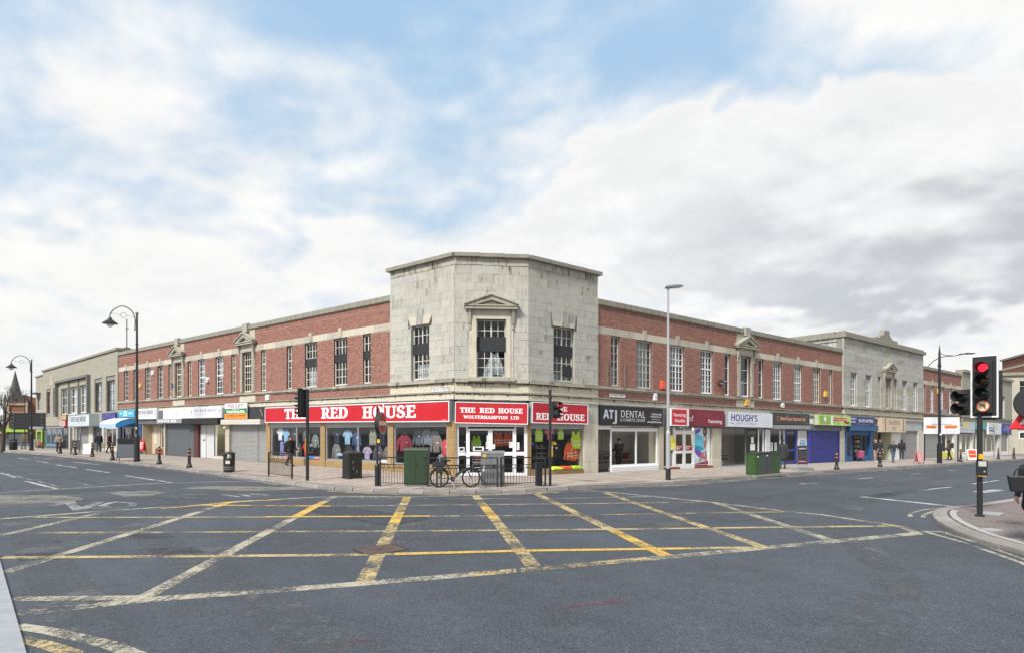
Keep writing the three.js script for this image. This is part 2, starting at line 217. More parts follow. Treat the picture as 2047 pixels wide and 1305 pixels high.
{
  const g = sgrp('box_junction_marking');
  ribbon([[-5.66, 6.84], [-4.52, 7.41], [-2.2, 8.16], [-0.59, 8.75]], 0.26, yPale, 'boundary_line', g); ribbon([[-0.59, 8.75], [2.27, 9.86]], 0.26, yWorn, 'boundary_line', g); ribbon([[2.27, 9.86], [4.6, 10.82], [8.38, 12.37]], 0.26, yPale, 'boundary_line', g);
  ribbon([[8.38, 12.37], [8.63, 13.33], [7.85, 15.31], [7.27, 15.9], [6.06, 17.99], [3.77, 20.8], [2.85, 21.71]], 0.2, yPale, 'boundary_line', g);
  ribbon([[2.85, 21.71], [0.89, 20.74], [-1.24, 20.0], [-3.45, 19.6], [-5.85, 19.73]], 0.2, yWorn, 'boundary_line', g);
  ribbon([[-5.85, 19.73], [-8.47, 18.09], [-9.1, 17.23], [-10.72, 16.05], [-11.84, 14.88], [-13.2, 13.6]], 0.2, yPale, 'boundary_line', g);
  ribbon([[-9.6, 16.4], [-8.2, 18.05], [-7.2, 18.7]], 0.16, yFresh, 'boundary_line', g, 0.008);
  const D = [[[-10.72, 16.05], [-10.33, 12.12]], [[-8.47, 18.09], [-7.51, 8.86]], [[-5.84, 19.66], [-4.6, 7.37]], [[-3.39, 19.37], [-2.04, 8.26]], [[-1.22, 20.0], [0.35, 9.14]], [[0.8, 20.74], [2.59, 10.08]], [[3.25, 21.06], [4.55, 10.84]], [[6.06, 17.99], [6.16, 11.47]]];
  D.forEach(([a, b], i) => ribbon([a, b], i > 2 && i < 6 ? 0.25 : 0.22, i < 3 ? yPale : i < 7 ? yWorn : yPale, 'diagonal_line', g, 0.0044));
  const at = ([a, b], t) => [mix(a[0], b[0], t), mix(a[1], b[1], t)];
  for (const [i, t0, t1] of [[1, 0, 0.13], [2, 0.13, 0.40], [3, 0.33, 0.50], [3, 0, 0.05], [4, 0.28, 0.5], [5, 0.75, 1]]) ribbon([at(D[i], t0), at(D[i], t1)], 0.25, yFresh, 'repainted_stretch', g, 0.0085);
  const H = [[[[-6.82, 19.33], [0.59, 18.92], [4.52, 19.64]], 0.13], [[[-5.16, 17.02], [2.6, 17.7], [5.97, 18.13]], 0.14], [[[-11.69, 14.68], [-4.0, 14.85], [1.74, 15.15], [7.23, 15.81]], 0.17], [[[-10.17, 12.42], [-3.4, 12.62], [-0.14, 12.75], [2.99, 12.96], [8.66, 13.38]], 0.19], [[[-8.47, 9.93], [-2.74, 10.15], [0.18, 10.51], [4.58, 10.84]], 0.2], [[[-6.22, 7.44], [-4.59, 7.5]], 0.22]];
  H.forEach(([p, w], i) => { ribbon(p, w, i < 1 || i > 4 ? yPale : yWorn, 'cross_line', g, 0.0058); });
  ribbon([[-9.1, 17.23], [-5.16, 17.02]], 0.2, yFresh, 'repainted_stretch', g, 0.009); ribbon([[-6.1, 14.8], [-2.05, 14.95]], 0.2, yFresh, 'repainted_stretch', g, 0.009); ribbon([[-2.0, 10.2], [0.18, 10.51], [3.2, 10.72]], 0.18, yFresh, 'repainted_stretch', g, 0.009);
  const y = sgrp('yellow_kerb_line'); ribbon([[8.69, 12.69], [8.53, 11.29], [8.1, 9.5], [7.4, 7.6], [6.4, 6]], 0.1, yPale, 'line', y); ribbon([[9.0, 12.5], [8.72, 11.1], [8.32, 9.6], [7.65, 7.6], [6.7, 6]], 0.1, yPale, 'line', y);
  ribbon([[9.9, 14.9], [10.36, 15.6], [11.2, 16.35], [12.51, 17.05]], 0.1, yPale, 'line', y); ribbon([[10.15, 14.8], [10.55, 15.35], [11.4, 16.15], [12.7, 16.85]], 0.1, yPale, 'line', y); ribbon([[8.75, 12.66], [9.35, 12.42]], 0.14, yPale, 'line', y);
  ribbon([[-5.3, 6.4], [-4.79, 6.23], [-4.34, 6.03], [-3.89, 5.82], [-3.4, 5.5], [-2.6, 4.7]], 0.17, yPale, 'line', y); ribbon([[-4.95, 6.0], [-4.55, 5.84], [-4.14, 5.62], [-3.6, 5.25], [-2.9, 4.55]], 0.16, yWorn, 'line', y);
  const wl = sgrp('white_road_marking');
  ribbon([[-17.43, 20.44], [-16.35, 21.71], [-14.62, 23.94], [-13.2, 24.75], [-10.54, 25.63]], 0.12, wPaint, 'give_way_line', wl);
  for (const [a, b] of [[[-18.1, 28.06], [-13.94, 24.55]], [[-22.92, 32.26], [-20.01, 29.85]], [[-27.51, 36.17], [-24.32, 33.49]], [[-28.69, 39.19], [-25.21, 36.64]], [[-31.87, 40.11], [-29.2, 37.91]], [[-36.2, 43.99], [-33.99, 42.1]], [[-24.94, 29.24], [-22.12, 26.71]], [[-20.21, 24.9], [-16.46, 21.7]], [[12.14, 25.41], [13.27, 26.05]], [[16.78, 29.04], [17.98, 29.86]], [[21.99, 33.09], [23.15, 33.99]], [[27, 37.1], [28.2, 38]], [[15.61, 22.79], [17.83, 24.33]], [[20.01, 26.06], [23.28, 28.65]], [[26.5, 31.2], [30, 33.9]]]) ribbon([a, b], 0.14, wPaint, 'lane_dash', wl);
  ribbon([[-24.39, 28.94], [-16.56, 22.15]], 0.1, wWorn, 'lane_line', wl); ribbon([[11.64, 19.95], [12.7, 17.16]], 0.28, wPaint, 'stop_line', wl); ribbon([[17.1, 21.98], [18.88, 23.14]], 0.42, wPaint, 'arrow', wl); ribbon([[-17.6, 24.2], [-16.0, 22.9]], 0.1, wWorn, 'lane_line', wl);
  // worn painted letters, stretched along the traffic's way: N O, and what is left of a second word
  const nO = [-13.1, 17.2]; for (const q of [[[-13.25, 17.95], [-11.6, 16.05]], [[-13.05, 16.95], [-13.25, 17.95]], [[-11.6, 16.05], [-12.35, 17.95]]]) ribbon(q, 0.26, wWorn, 'letter_stroke', wl); ribbon([[-11.95, 17.95], [-11.2, 17.7], [-10.75, 17.0], [-11.05, 16.55], [-11.7, 17.1], [-11.95, 17.95]], 0.2, wWorn, 'letter_stroke', wl);
  for (const q of [[[-9.74, 20.18], [-8.9, 19.5]], [[-9.2, 20.3], [-8.48, 19.5]], [[-8.9, 20.35], [-8.3, 20.2], [-8.1, 19.7], [-8.48, 19.5]], [[-7.6, 20.0], [-7.2, 19.7]], [[-11.2, 19.6], [-10.1, 19.1]], [[-11.0, 20.0], [-10.2, 20.2]]]) ribbon(q, 0.2, wWorn, 'letter_stroke', wl);
  for (const [cx, cz] of [[-33, 43.2], [-34.8, 44.6], [-39, 42.5]]) ribbon(Array.from({ length: 13 }, (_, i) => [cx + 1.5 * Math.cos(i * Math.PI / 6) * 0.78 - 0.4 * Math.sin(i * Math.PI / 6) * 0.62, cz + 1.5 * Math.cos(i * Math.PI / 6) * -0.62 - 0.4 * Math.sin(i * Math.PI / 6) * 0.78]), 0.14, wWorn, 'letter_stroke', wl);
  const sp = sgrp('red_survey_paint'); const rp = (pts) => ribbon(pts, 0.05, redPaint, 'mark', sp);
  for (const [x, z, k] of [[-2.2, 5.65, 1], [-1.5, 5.95, 0.8], [0.72, 7.15, 0.9], [1.2, 7.35, 0.7], [3.6, 9.0, 0.8], [2.7, 8.1, 0.6]]) { patch(Array.from({ length: 9 }, (_, i) => [x + 0.11 * k * Math.cos(i * 0.7), z + 0.07 * k * Math.sin(i * 0.7)]), redPaint, 'dot', sp, 0.004); rp([[x - 0.5 * k, z - 0.12], [x + 0.7 * k, z + 0.16]]); }
  const lp = sgrp('road_patch'); const tan = std([0.27, 0.255, 0.225], 0.9, { map: mottle, alphaMap: wornT(61, -0.15), transparent: true }), dk = tex(asphaltT, 0.7, { color: lin(0.72, 0.72, 0.74), bumpMap: gritB, bumpScale: 0.004 });
  patch([[-12.34, 22.3], [-9.6, 21.35], [-7.41, 22.0], [-7.51, 23.1], [-11.67, 23.2]], tan, 'tan_surfacing', lp, 0.004, 0.3); patch([[-14.05, 20.7], [-12.5, 19.4], [-11.8, 19.6], [-11.97, 20.7], [-13.06, 21.3]], tan, 'tan_surfacing', lp, 0.004, 0.3); patch([[-18.5, 19.2], [-15.5, 16.4], [-13.2, 17.9], [-13.4, 18.9], [-15, 19.7]], tan, 'tan_surfacing', lp, 0.004, 0.3);
  patch([[-5.83, 16.51], [-5.06, 17.08], [-2.08, 14.64], [-2.64, 13.3], [-4.34, 14.64]], dk, 'dark_reinstatement', lp, 0.002, 0.05); patch([[-16.6, 20.2], [-15.6, 19.7], [-14.4, 21.2], [-15.2, 22]], dk, 'dark_reinstatement', lp, 0.002, 0.1);
}
{ // tarred seams, cracks and worn wheel paths
  const lp = scene.getObjectByName('road_patch'), r = rng(88), tar = std([0.018, 0.018, 0.02], 0.6, { alphaMap: wornT(41, 0.1), transparent: true }), crack = std([0.02, 0.02, 0.02], 0.95);
  const jag = (a, b, n, amp) => Array.from({ length: n + 1 }, (_, i) => [mix(a[0], b[0], i / n) + (r() - 0.5) * amp, mix(a[1], b[1], i / n) + (r() - 0.5) * amp]);
  for (const [a, b] of [[[-12, 19], [-8.6, 18.4]], [[-13.4, 16.4], [-9.4, 17.6]], [[-15, 18], [-11, 18.9]], [[-9, 21], [-6.6, 20.4]], [[-16, 21], [-13, 21.8]], [[-10.5, 19.2], [-10, 21]], [[4, 13.9], [6.9, 14.4]], [[13, 21], [18, 25]]]) ribbon(jag(a, b, 16, 0.22), 0.02 + r() * 0.02, crack, 'crack', lp, 0.003, 0.5);
  for (const [a, b] of [[[-5.06, 17.08], [-2.08, 14.64]], [[-2.08, 14.64], [-2.64, 13.3]], [[-2.64, 13.3], [-5.83, 16.51]], [[9, 22], [22, 32.4]], [[-20, 27], [-10, 18]], [[-32, 38], [-14, 22.8]]]) ribbon(jag(a, b, 8, 0.03), 0.06, tar, 'tarred_seam', lp, 0.0032);
  const worn = std([0.085, 0.09, 0.097], 0.6, { alphaMap: wornT(47, 0.38), transparent: true });
  for (const [pts, w] of [[[[-16, 8], [-6, 10.5], [3, 13.2], [12, 20], [24, 29.5]], 0.7], [[[-16, 9.9], [-6, 12.3], [2.5, 15.1], [10.6, 21.3], [22.5, 30.6]], 0.7], [[[-34, 38.5], [-20, 25.5], [-9, 14], [-1, 5]], 0.7], [[[-35.4, 37.2], [-21.3, 24.2], [-10.3, 12.8], [-2.4, 4]], 0.7], [[[2, 4], [5.5, 8.5], [7.6, 14.5], [14, 22]], 0.6]]) ribbon(pts, w, worn, 'polished_wheel_path', lp, 0.0012);
}
{
  // manhole: four triangular plates in a square frame
  const t = grp('manhole_cover', 'rusty brown diamond-shaped manhole cover in the yellow box junction', 'manhole cover', -2.33, roadY(-2.33, 10.64), -10.64), rust = mt([0.13, 0.085, 0.065], 0.85);
  const P = [[-0.5, 0], [-0.08, -0.56], [0.5, 0], [0.06, 0.56]];
  for (let i = 0; i < 4; i++) { const a = P[i], b = P[(i + 1) % 4], k = 0.93; mb().ext([[a[0] * k, a[1] * k], [b[0] * k, b[1] * k], [0.02 * (a[0] + b[0]), 0.02 * (a[1] + b[1])]], 0.009, M4(0, 0, 0, -Math.PI / 2)).mesh('plate', rust, t); }
  mb().ext(P.map((p) => [p[0] * 1.03, p[1] * 1.03]), 0.004, M4(0, 0.001, 0, -Math.PI / 2)).mesh('frame', std([0.02, 0.018, 0.016], 0.9), t);
}

// ---------- far pavement: kerb line from far left round the corner to far right ----------
const kerbPts = [[-96, 91.3], [-75, 76], [-62, 66.6], [-48.92, 57.0], [-31.48, 43.7], [-20.48, 34.5], [-13.56, 28.3], [-10.47, 25.5], [-8.71, 23.75], [-7.18, 22.3], [-5.75, 21.4], [-4.52, 20.9], [-2.27, 20.55], [-0.35, 20.85], [1.32, 21.65], [3.32, 22.75], [5.8, 24.2], [9.0, 26.75], [11.35, 28.85], [28.53, 41.9], [41.72, 52.1], [62, 67.8], [84, 84.5]];
const KC = new THREE.CatmullRomCurve3(kerbPts.map((p) => new THREE.Vector3(p[0], 0, p[1])), false, 'centripetal'), KL = KC.getLength(); KC.arcLengthDivisions = 800; KC.updateArcLengths();
const kerbAt = (d) => { const p = KC.getPointAt(clamp(d / KL)), t = KC.getTangentAt(clamp(d / KL)); return [p.x, p.z, t.x, t.z]; };
const poly = []; for (let d = 0; d <= KL; d += 0.5) poly.push(kerbAt(d));
const inPave = (X, Z) => { let c = false; const Q = [...poly.map((p) => [p[0], p[1]]), [140, 160], [-140, 160]]; for (let i = 0, j = Q.length - 1; i < Q.length; j = i++) if ((Q[i][1] > Z) !== (Q[j][1] > Z) && X < (Q[j][0] - Q[i][0]) * (Z - Q[i][1]) / (Q[j][1] - Q[i][1]) + Q[i][0]) c = !c; return c; };
{
  // base sheet under the slabs, from the kerb back under the buildings
  const pos = [], uv = [], idx = []; let n = 0;
  for (const [X, Z, tx, tz] of poly) { for (let k = 0; k <= 10; k++) { const w = k * 0.75, x = X - tz * w * -1 * -1, q = [X + -tz * w, Z + tx * w]; pos.push(q[0], paveY(q[0], q[1]) - 0.012, -q[1]); uv.push(q[0], q[1]); } if (n) for (let k = 0; k < 10; k++) { const a = (n - 1) * 11 + k, b = a + 11; idx.push(a, b, a + 1, a + 1, b, b + 1); } n++; }
  const g = new THREE.BufferGeometry(); g.setAttribute('position', new THREE.Float32BufferAttribute(pos, 3)); g.setAttribute('uv', new THREE.Float32BufferAttribute(uv, 2)); g.setIndex(idx); g.computeVertexNormals();
  const pv = sgrp('pavement'); mesh('bedding', g, mt([0.3, 0.27, 0.245], 0.95, { side: THREE.DoubleSide }), pv);
  // slabs, laid along each street; the 300 that show largest are meshes of their own
  const r = rng(9), S = [], tones = [[1, 1, 1], [0.93, 0.92, 0.92], [1.05, 1.02, 1.0], [0.88, 0.86, 0.85], [1.02, 0.96, 0.93]].map((c) => tex(slabT, 0.88, { color: lin(...c) }));
  for (const [o, d, nn, right] of [[A, dL, nL, false], [B, dR, nR, true]]) for (let i = -14; i < 110; i++) for (let k = 0; k < 9; k++) {
    const s = (i + 0.5) * 0.6 + (k % 2 ? 0.3 : 0), w = 0.12 + (k + 0.5) * 0.6, X = o[0] + d[0] * s + nn[0] * w, Z = o[1] + d[1] * s + nn[1] * w;
    if ((X > -0.9) !== right) continue;
    if (wallD(X, Z) < 0.1) continue;
    let ok = true; for (const [e, f] of [[-0.31, -0.31], [0.31, -0.31], [0.31, 0.31], [-0.31, 0.31]]) { const x = X + d[0] * e + nn[0] * (f + 0.22), z = Z + d[1] * e + nn[1] * (f + 0.22); if (!inPave(x, z) || (x > -0.9) !== right) { ok = false; break; } }
    if (ok) S.push([X, Z, right ? Math.atan2(d[1], d[0]) : Math.atan2(-d[1], -d[0]), r()]);
  }
  S.sort((a, b) => a[1] - b[1]);
  const sg = [0, 1, 2].map((k) => { const g = new THREE.BoxGeometry(0.592, 0.05, 0.592); boxUV(g); const uv = g.attributes.uv; for (let i = 0; i < uv.count; i++) uv.setXY(i, uv.getX(i) + k * 0.7, uv.getY(i) + k * 1.1); return g; });
  const rest = mb();
  S.forEach(([X, Z, a, q], i) => { const y = paveY(X, Z) - 0.025 + (q - 0.5) * 0.005; if (i < 300) { const o = mesh('paving_slab', sg[i % 3], tones[Math.floor(q * 4.99)], pv); o.position.set(X, y, -Z); o.rotation.set(0, a, 0); } else rest.add(boxUV(new THREE.BoxGeometry(0.592, 0.05, 0.592)), M4(X, y, -Z, 0, a)); });
  stuff(rest.mesh('far_paving_slab', MAT.slab, pv));
  const kb = sgrp('kerb'), km = [mt([0.40, 0.36, 0.315], 0.9), mt([0.33, 0.305, 0.275], 0.9), mt([0.44, 0.40, 0.36], 0.9)], sg2 = [0.9, 0.915, 0.885].map((L) => { const s = new THREE.Shape(); s.moveTo(0, -0.2); s.lineTo(0.28, -0.2); s.lineTo(0.28, 0.12); s.lineTo(0.05, 0.12); s.quadraticCurveTo(0.005, 0.115, 0, 0.06); s.closePath(); const g = new THREE.ExtrudeGeometry(s, { depth: L - 0.02, bevelEnabled: false, curveSegments: 4 }); g.translate(0, 0, -L / 2); return boxUV(g); });
  for (let d = 12; d < KL - 20; d += 0.91) { const [X, Z, tx, tz] = kerbAt(d), i = Math.floor(r() * 3), o = mesh('kerb_stone', sg2[i], km[Math.floor(r() * 3)], kb); o.position.set(X, roadY(X, Z) + (r() - 0.5) * 0.008 + 0.002, -Z); o.rotation.y = Math.atan2(tz, tx) + Math.PI / 2; }
  // gutter dust and the double yellow line by the kerb on the right
  const yk = scene.getObjectByName('yellow_kerb_line'), off = (d0, d1, w) => { const P = []; for (let d = d0; d <= d1; d += 0.8) { const [X, Z, tx, tz] = kerbAt(d); P.push([X + tz * w, Z - tx * w]); } return P; };
  let dc = 0; for (let d = 0; d < KL; d += 0.5) if (kerbAt(d)[0] < -2.3) dc = d;
  ribbon(off(dc - 34, dc - 7, 0.35), 0.09, yPale, 'line', yk); ribbon(off(dc - 4, dc + 4.5, 0.35), 0.12, yPale, 'line', yk); ribbon(off(dc + 8, dc + 42, 0.4), 0.09, yPale, 'line', yk); ribbon(off(dc + 9, dc + 42, 0.62), 0.09, yPale, 'line', yk);
  ribbon(off(dc - 45, dc + 60, 0.16), 0.24, std([0.2, 0.19, 0.165], 0.95, { alphaMap: wornT(31, 0.02), transparent: true }), 'gutter_grit', lp0(), 0.0016);
}
function lp0() { return scene.getObjectByName('road_patch'); }
// ---------- near pavement corner on the right, block paved ----------
{
  const isl = [[8.62, 10.1], [8.73, 10.89], [8.99, 11.98], [9.55, 13.34], [10.2, 14.53], [11.06, 15.68], [11.91, 16.4], [13.08, 17.04], [16.53, 19.38], [26, 26.4]], pv = sgrp('near_pavement'), C = new THREE.CatmullRomCurve3([[6.2, 5.2], [7.6, 7.6], ...isl].map((p) => new THREE.Vector3(p[0], 0, p[1])), false, 'centripetal'), L = C.getLength(), kb = sgrp('near_kerb'), r = rng(4), km = [mt([0.42, 0.385, 0.345], 0.9), mt([0.35, 0.325, 0.295], 0.9), mt([0.31, 0.29, 0.265], 0.9)];
  const top = 0.1, Q = []; for (let d = 0; d <= L; d += 0.25) { const p = C.getPointAt(d / L), t = C.getTangentAt(d / L); Q.push([p.x, p.z, t.x, t.z]); }
  for (let d = 0.4; d < L; d += 0.76) { const p = C.getPointAt(d / L), t = C.getTangentAt(d / L), s = new THREE.Shape(); s.moveTo(0, -0.2); s.lineTo(0.3, -0.2); s.lineTo(0.3, top); s.lineTo(0.05, top); s.quadraticCurveTo(0, top, 0, top - 0.05); s.closePath(); const g = new THREE.ExtrudeGeometry(s, { depth: 0.745, bevelEnabled: false, curveSegments: 4 }); g.translate(0, 0, -0.37); const o = mesh('kerb_stone', boxUV(g), km[Math.floor(r() * 3)], kb); o.position.set(p.x, roadY(p.x, p.z) + (r() - 0.5) * 0.01, -p.z); o.rotation.y = Math.atan2(-t.x, t.z); }
  const inner = Q.map(([x, z, tx, tz]) => [x + tz * 0.29, z - tx * 0.29]), outline = [...inner, [45, 30], [45, -2], [8, -2]];
  const inside = (X, Z) => { let c = false; for (let i = 0, j = outline.length - 1; i < outline.length; j = i++) if ((outline[i][1] > Z) !== (outline[j][1] > Z) && X < (outline[j][0] - outline[i][0]) * (Z - outline[i][1]) / (outline[j][1] - outline[i][1]) + outline[i][0]) c = !c; return c; };
  patch(outline, mt([0.16, 0.14, 0.125], 0.95), 'bedding', pv, top - 0.016);
  const tones = [[0.30, 0.225, 0.205], [0.265, 0.215, 0.205], [0.33, 0.26, 0.235], [0.235, 0.21, 0.205], [0.285, 0.245, 0.225]].map((c) => mt(c, 0.9)), bg = boxUV(new THREE.BoxGeometry(0.232, 0.04, 0.115)), rest = mb(); let n = 0; const a = -0.62, ca = Math.cos(a), sa = Math.sin(a), all = [];
  for (let i = -60; i < 90; i++) for (let k = -90; k < 120; k++) { const u = i * 0.24 + (k % 2 ? 0.12 : 0), w = k * 0.123, X = 11 + u * ca - w * sa, Z = 14 + u * sa + w * ca; if (X > 17.5 || Z > 19.5 || Z < 9.3 || X / Z > 0.93) continue; const e = 0.12; if (inside(X - e, Z) && inside(X + e, Z) && inside(X, Z - e) && inside(X, Z + e)) all.push([X, Z, r()]); }
  all.sort((p, q) => p[1] - q[1]);
  for (const [X, Z, q] of all) { const y = roadY(X, Z) + top - 0.02 + (q - 0.5) * 0.006; if (n++ < 300) { const o = mesh('paver', bg, tones[Math.floor(q * 4.99)], pv); o.position.set(X, y, -Z); o.rotation.y = a; } else rest.add(bg.clone(), M4(X, y, -Z, 0, a)); }
  stuff(rest.mesh('far_paver', tones[1], pv));
  for (let d = 6.2; d < 11.6; d += 0.27) { const p = C.getPointAt(d / L), t = C.getTangentAt(d / L), X = p.x + t.z * 0.42, Z = p.z - t.x * 0.42; const o = mb().box(0, 0, 0, 0.25, 0.03, 0.13).mesh('pale_setts', mt([0.55, 0.53, 0.5], 0.85), pv); o.name = 'pale_sett'; o.position.set(X, roadY(X, Z) + top - 0.006, -Z); o.rotation.y = Math.atan2(t.z, t.x); }
  const cv = mb().box(0, 0, 0, 0.6, 0.02, 0.5).mesh('access_cover', mt([0.42, 0.43, 0.43], 0.6), pv); cv.position.set(11.75, top + 0.001, -14.75); cv.rotation.y = 0.7; const cv2 = mb().box(0, 0, 0, 0.34, 0.02, 0.3).mesh('access_cover', mt([0.5, 0.51, 0.52], 0.5), pv); cv2.position.set(9.75, top + 0.001, -12.2); cv2.rotation.y = 0.3;
  // concrete apron at the photographer's corner
  const ap = sgrp('concrete_apron'); mb().ext([[-9.4, 10.9], [-8.07, 9.46], [-4.56, 5.62], [-3.6, 4.57], [-9, 3], [-16, 6]], 0.03, M4(0, 0, 0, -Math.PI / 2)).mesh('slab', mt([0.42, 0.44, 0.46], 0.75), ap);
}
// ---------- facade frames: u runs left to right as seen from the street, h up from the pavement, z out of the wall ----------
class Fac {
  constructor(o, d, g, mu) { Object.assign(this, { o, d, g, mu, th: Math.atan2(d[1], d[0]) }); }
  y(u, h = 0) { return this.g + this.mu * u + h; }
  at(u, h, z = 0) { const n = [this.d[1], -this.d[0]]; return new THREE.Vector3(this.o[0] + this.d[0] * u + n[0] * z, this.y(u, h), -(this.o[1] + this.d[1] * u + n[1] * z)); }
  put(o, u, h, z = 0, turn = 0) { o.position.copy(this.at(u, h, z)); o.rotation.order = 'YXZ'; o.rotation.y = this.th + turn; o.rotation.z = turn ? 0 : Math.atan(this.mu); return o; }
  thing(name, label, cat, group) { return grp(name, label, cat, this.o[0], 0, -this.o[1], this.th, group); }
}
const FL = new Fac(A, [-dL[0], -dL[1]], 0.22, -mL), FR = new Fac(B, dR, 0.16, mR), FC = new Fac(A, dC, 0.22, -0.06 / 3.294);
const d2 = unit2([-20.35, 17.7]), P2 = [A[0] + dL[0] * 40.5, A[1] + dL[1] * 40.5], FL2 = new Fac(P2, [-d2[0], -d2[1]], 0.22 + mL * 40.5, 0.003);
const unitPlane = new THREE.PlaneGeometry(1, 1), unitBox = new THREE.BoxGeometry(1, 1, 1), prand = rng(321);

// rectangle u0..u1 x h0..h1 less its openings, as boxes
function pieces(u0, u1, h0, h1, ops, f) {
  const us = [...new Set([u0, u1, ...ops.flatMap((o) => [o[0], o[1]])])].filter((u) => u >= u0 - 1e-6 && u <= u1 + 1e-6).sort((a, b) => a - b);
  for (let i = 0; i + 1 < us.length; i++) {
    const a = us[i], b = us[i + 1], m = (a + b) / 2, cut = ops.filter((o) => o[0] < m && o[1] > m).sort((p, q) => p[2] - q[2]); let h = h0;
    const n = Math.max(1, Math.ceil((b - a) / 2.2)), put = (p, q) => { if (q - p > 0.004) for (let k = 0; k < n; k++) f(mix(a, b, k / n), mix(a, b, (k + 1) / n), p, q); };
    for (const o of cut) { put(h, Math.min(o[2], h1)); h = Math.max(h, o[3]); } put(h, h1);
  }
}
function wall(F, parent, name, m, u0, u1, h0, h1, ops, z0, z1, lap = 0) { const b = mb(); pieces(u0, u1, h0, h1, ops, (a, c, p, q) => b.span(a, c, F.y((a + c) / 2, p) - lap, F.y((a + c) / 2, q), z0, z1)); return b.mesh(name, m, parent); }
const brickPal = [[0.46, 0.208, 0.148], [0.445, 0.198, 0.14], [0.475, 0.216, 0.155], [0.43, 0.188, 0.136], [0.485, 0.226, 0.165], [0.385, 0.172, 0.135], [0.455, 0.205, 0.15], [0.34, 0.158, 0.132]].map((c) => lin(...c));
function bricks(F, parent, u0, u1, h0, h1, ops, z, seed, soldier) {
  const r = rng(seed), L = [], ch = soldier ? h1 - h0 : 0.075, n = Math.round((h1 - h0) / ch);
  for (let k = 0; k < n; k++) {
    const y0 = h0 + k * ch, ym = y0 + ch / 2, cut = ops.filter((o) => o[2] < ym && o[3] > ym).sort((a, b) => a[0] - b[0]), runs = []; let u = u0;
    for (const o of cut) { if (o[0] > u) runs.push([u, Math.min(o[0], u1)]); u = Math.max(u, o[1]); } if (u < u1) runs.push([u, u1]);
    for (const [a, b] of runs) {
      if (soldier) { for (let x = a; x < b - 0.03; x += 0.075) L.push([x + 0.0325, y0 + ch / 2, 0.065, ch - 0.01, r()]); continue; }
      let x = Math.floor(a / 0.3375) * 0.3375 + (k % 2 ? -0.169 : 0), j = 0;   // Flemish bond: stretcher, header, stretcher
      while (x < b) { const w = j++ % 2 ? 0.1025 : 0.215, p = Math.max(a, x), q = Math.min(b, x + w); if (q - p > 0.03) L.push([(p + q) / 2, ym, q - p, 0.062, r()]); x += w + 0.01; }
    }
  }
  const im = new THREE.InstancedMesh(boxUV(new THREE.BoxGeometry(1, 1, 1)), MAT.brick, L.length), m = new THREE.Matrix4(), c = new THREE.Color();
  L.forEach(([u, h, w, hh, q], i) => { m.makeScale(w, hh, 0.03).setPosition(u, F.y(u, h), z - 0.015 + (r() - 0.5) * 0.005); im.setMatrixAt(i, m); c.copy(brickPal[Math.min(7, Math.floor(q * 8.6))]).multiplyScalar(0.93 + r() * 0.14); im.setColorAt(i, c); });
  im.name = soldier ? 'soldier_course_bricks' : 'bricks'; im.castShadow = im.receiveShadow = true; stuff(im); parent.add(im); return im;
}
// a course of stones laid end to end
function course(F, parent, name, mats, u0, u1, h0, h1, z0, z1, len, ops = [], seed = 1, joint = 0.006) {
  const r = rng(seed); let u = u0; const n = Math.max(1, Math.round((u1 - u0) / len));
  for (let k = 0; k < n; k++) {
    const a = mix(u0, u1, k / n), b = mix(u0, u1, (k + 1) / n); if (ops.some((o) => o[0] <= a + 0.02 && o[1] >= b - 0.02 && o[2] < h1 - 0.02 && o[3] > h0 + 0.02)) continue;
    const o = ops.find((o) => o[0] < b && o[1] > a && o[2] < h1 - 0.02 && o[3] > h0 + 0.02); let p = a, q = b; if (o) { if (o[0] > a) q = o[0]; else p = o[1]; }
    const y = F.y((p + q) / 2), g = mb().span(p + joint / 2, q - joint / 2, y + h0, y + h1 - joint, z0, z1 + (r() - 0.5) * 0.004).geo(); mesh(name, g, mats[Math.floor(r() * mats.length)], parent);
  }
}
function ashlar(F, parent, u0, u1, h0, h1, ch, lens, ops, z0, z1, seed, mats = stone) {
  const r = rng(seed), n = Math.round((h1 - h0) / ch), H = (h1 - h0) / n;
  for (let k = 0; k < n; k++) {
    const y0 = h0 + k * H, y1 = y0 + H, cut = ops.filter((o) => o[2] < (y0 + y1) / 2 && o[3] > (y0 + y1) / 2).sort((a, b) => a[0] - b[0]), runs = []; let u = u0;
    for (const o of cut) { if (o[0] > u) runs.push([u, o[0]]); u = Math.max(u, o[1]); } if (u < u1) runs.push([u, u1]);
    for (const [a, b] of runs) {
      const L = []; let x = a, j = k; while (x < b - 1e-3) { let w = lens[j++ % lens.length] * (0.88 + r() * 0.24); if (b - x - w < 0.2) w = b - x; L.push([x, x + w]); x += w; }
      for (const [p, q] of L) { const y = F.y((p + q) / 2); mesh('stone_block', mb().span(p + 0.003, q - 0.003, y + y0, y + y1 - 0.006, z0, z1 + (r() - 0.5) * 0.006).geo(), mats[r() < 0.09 ? mats.length - 1 : Math.floor(r() * (mats.length - 1))], parent); }
    }
  }
}
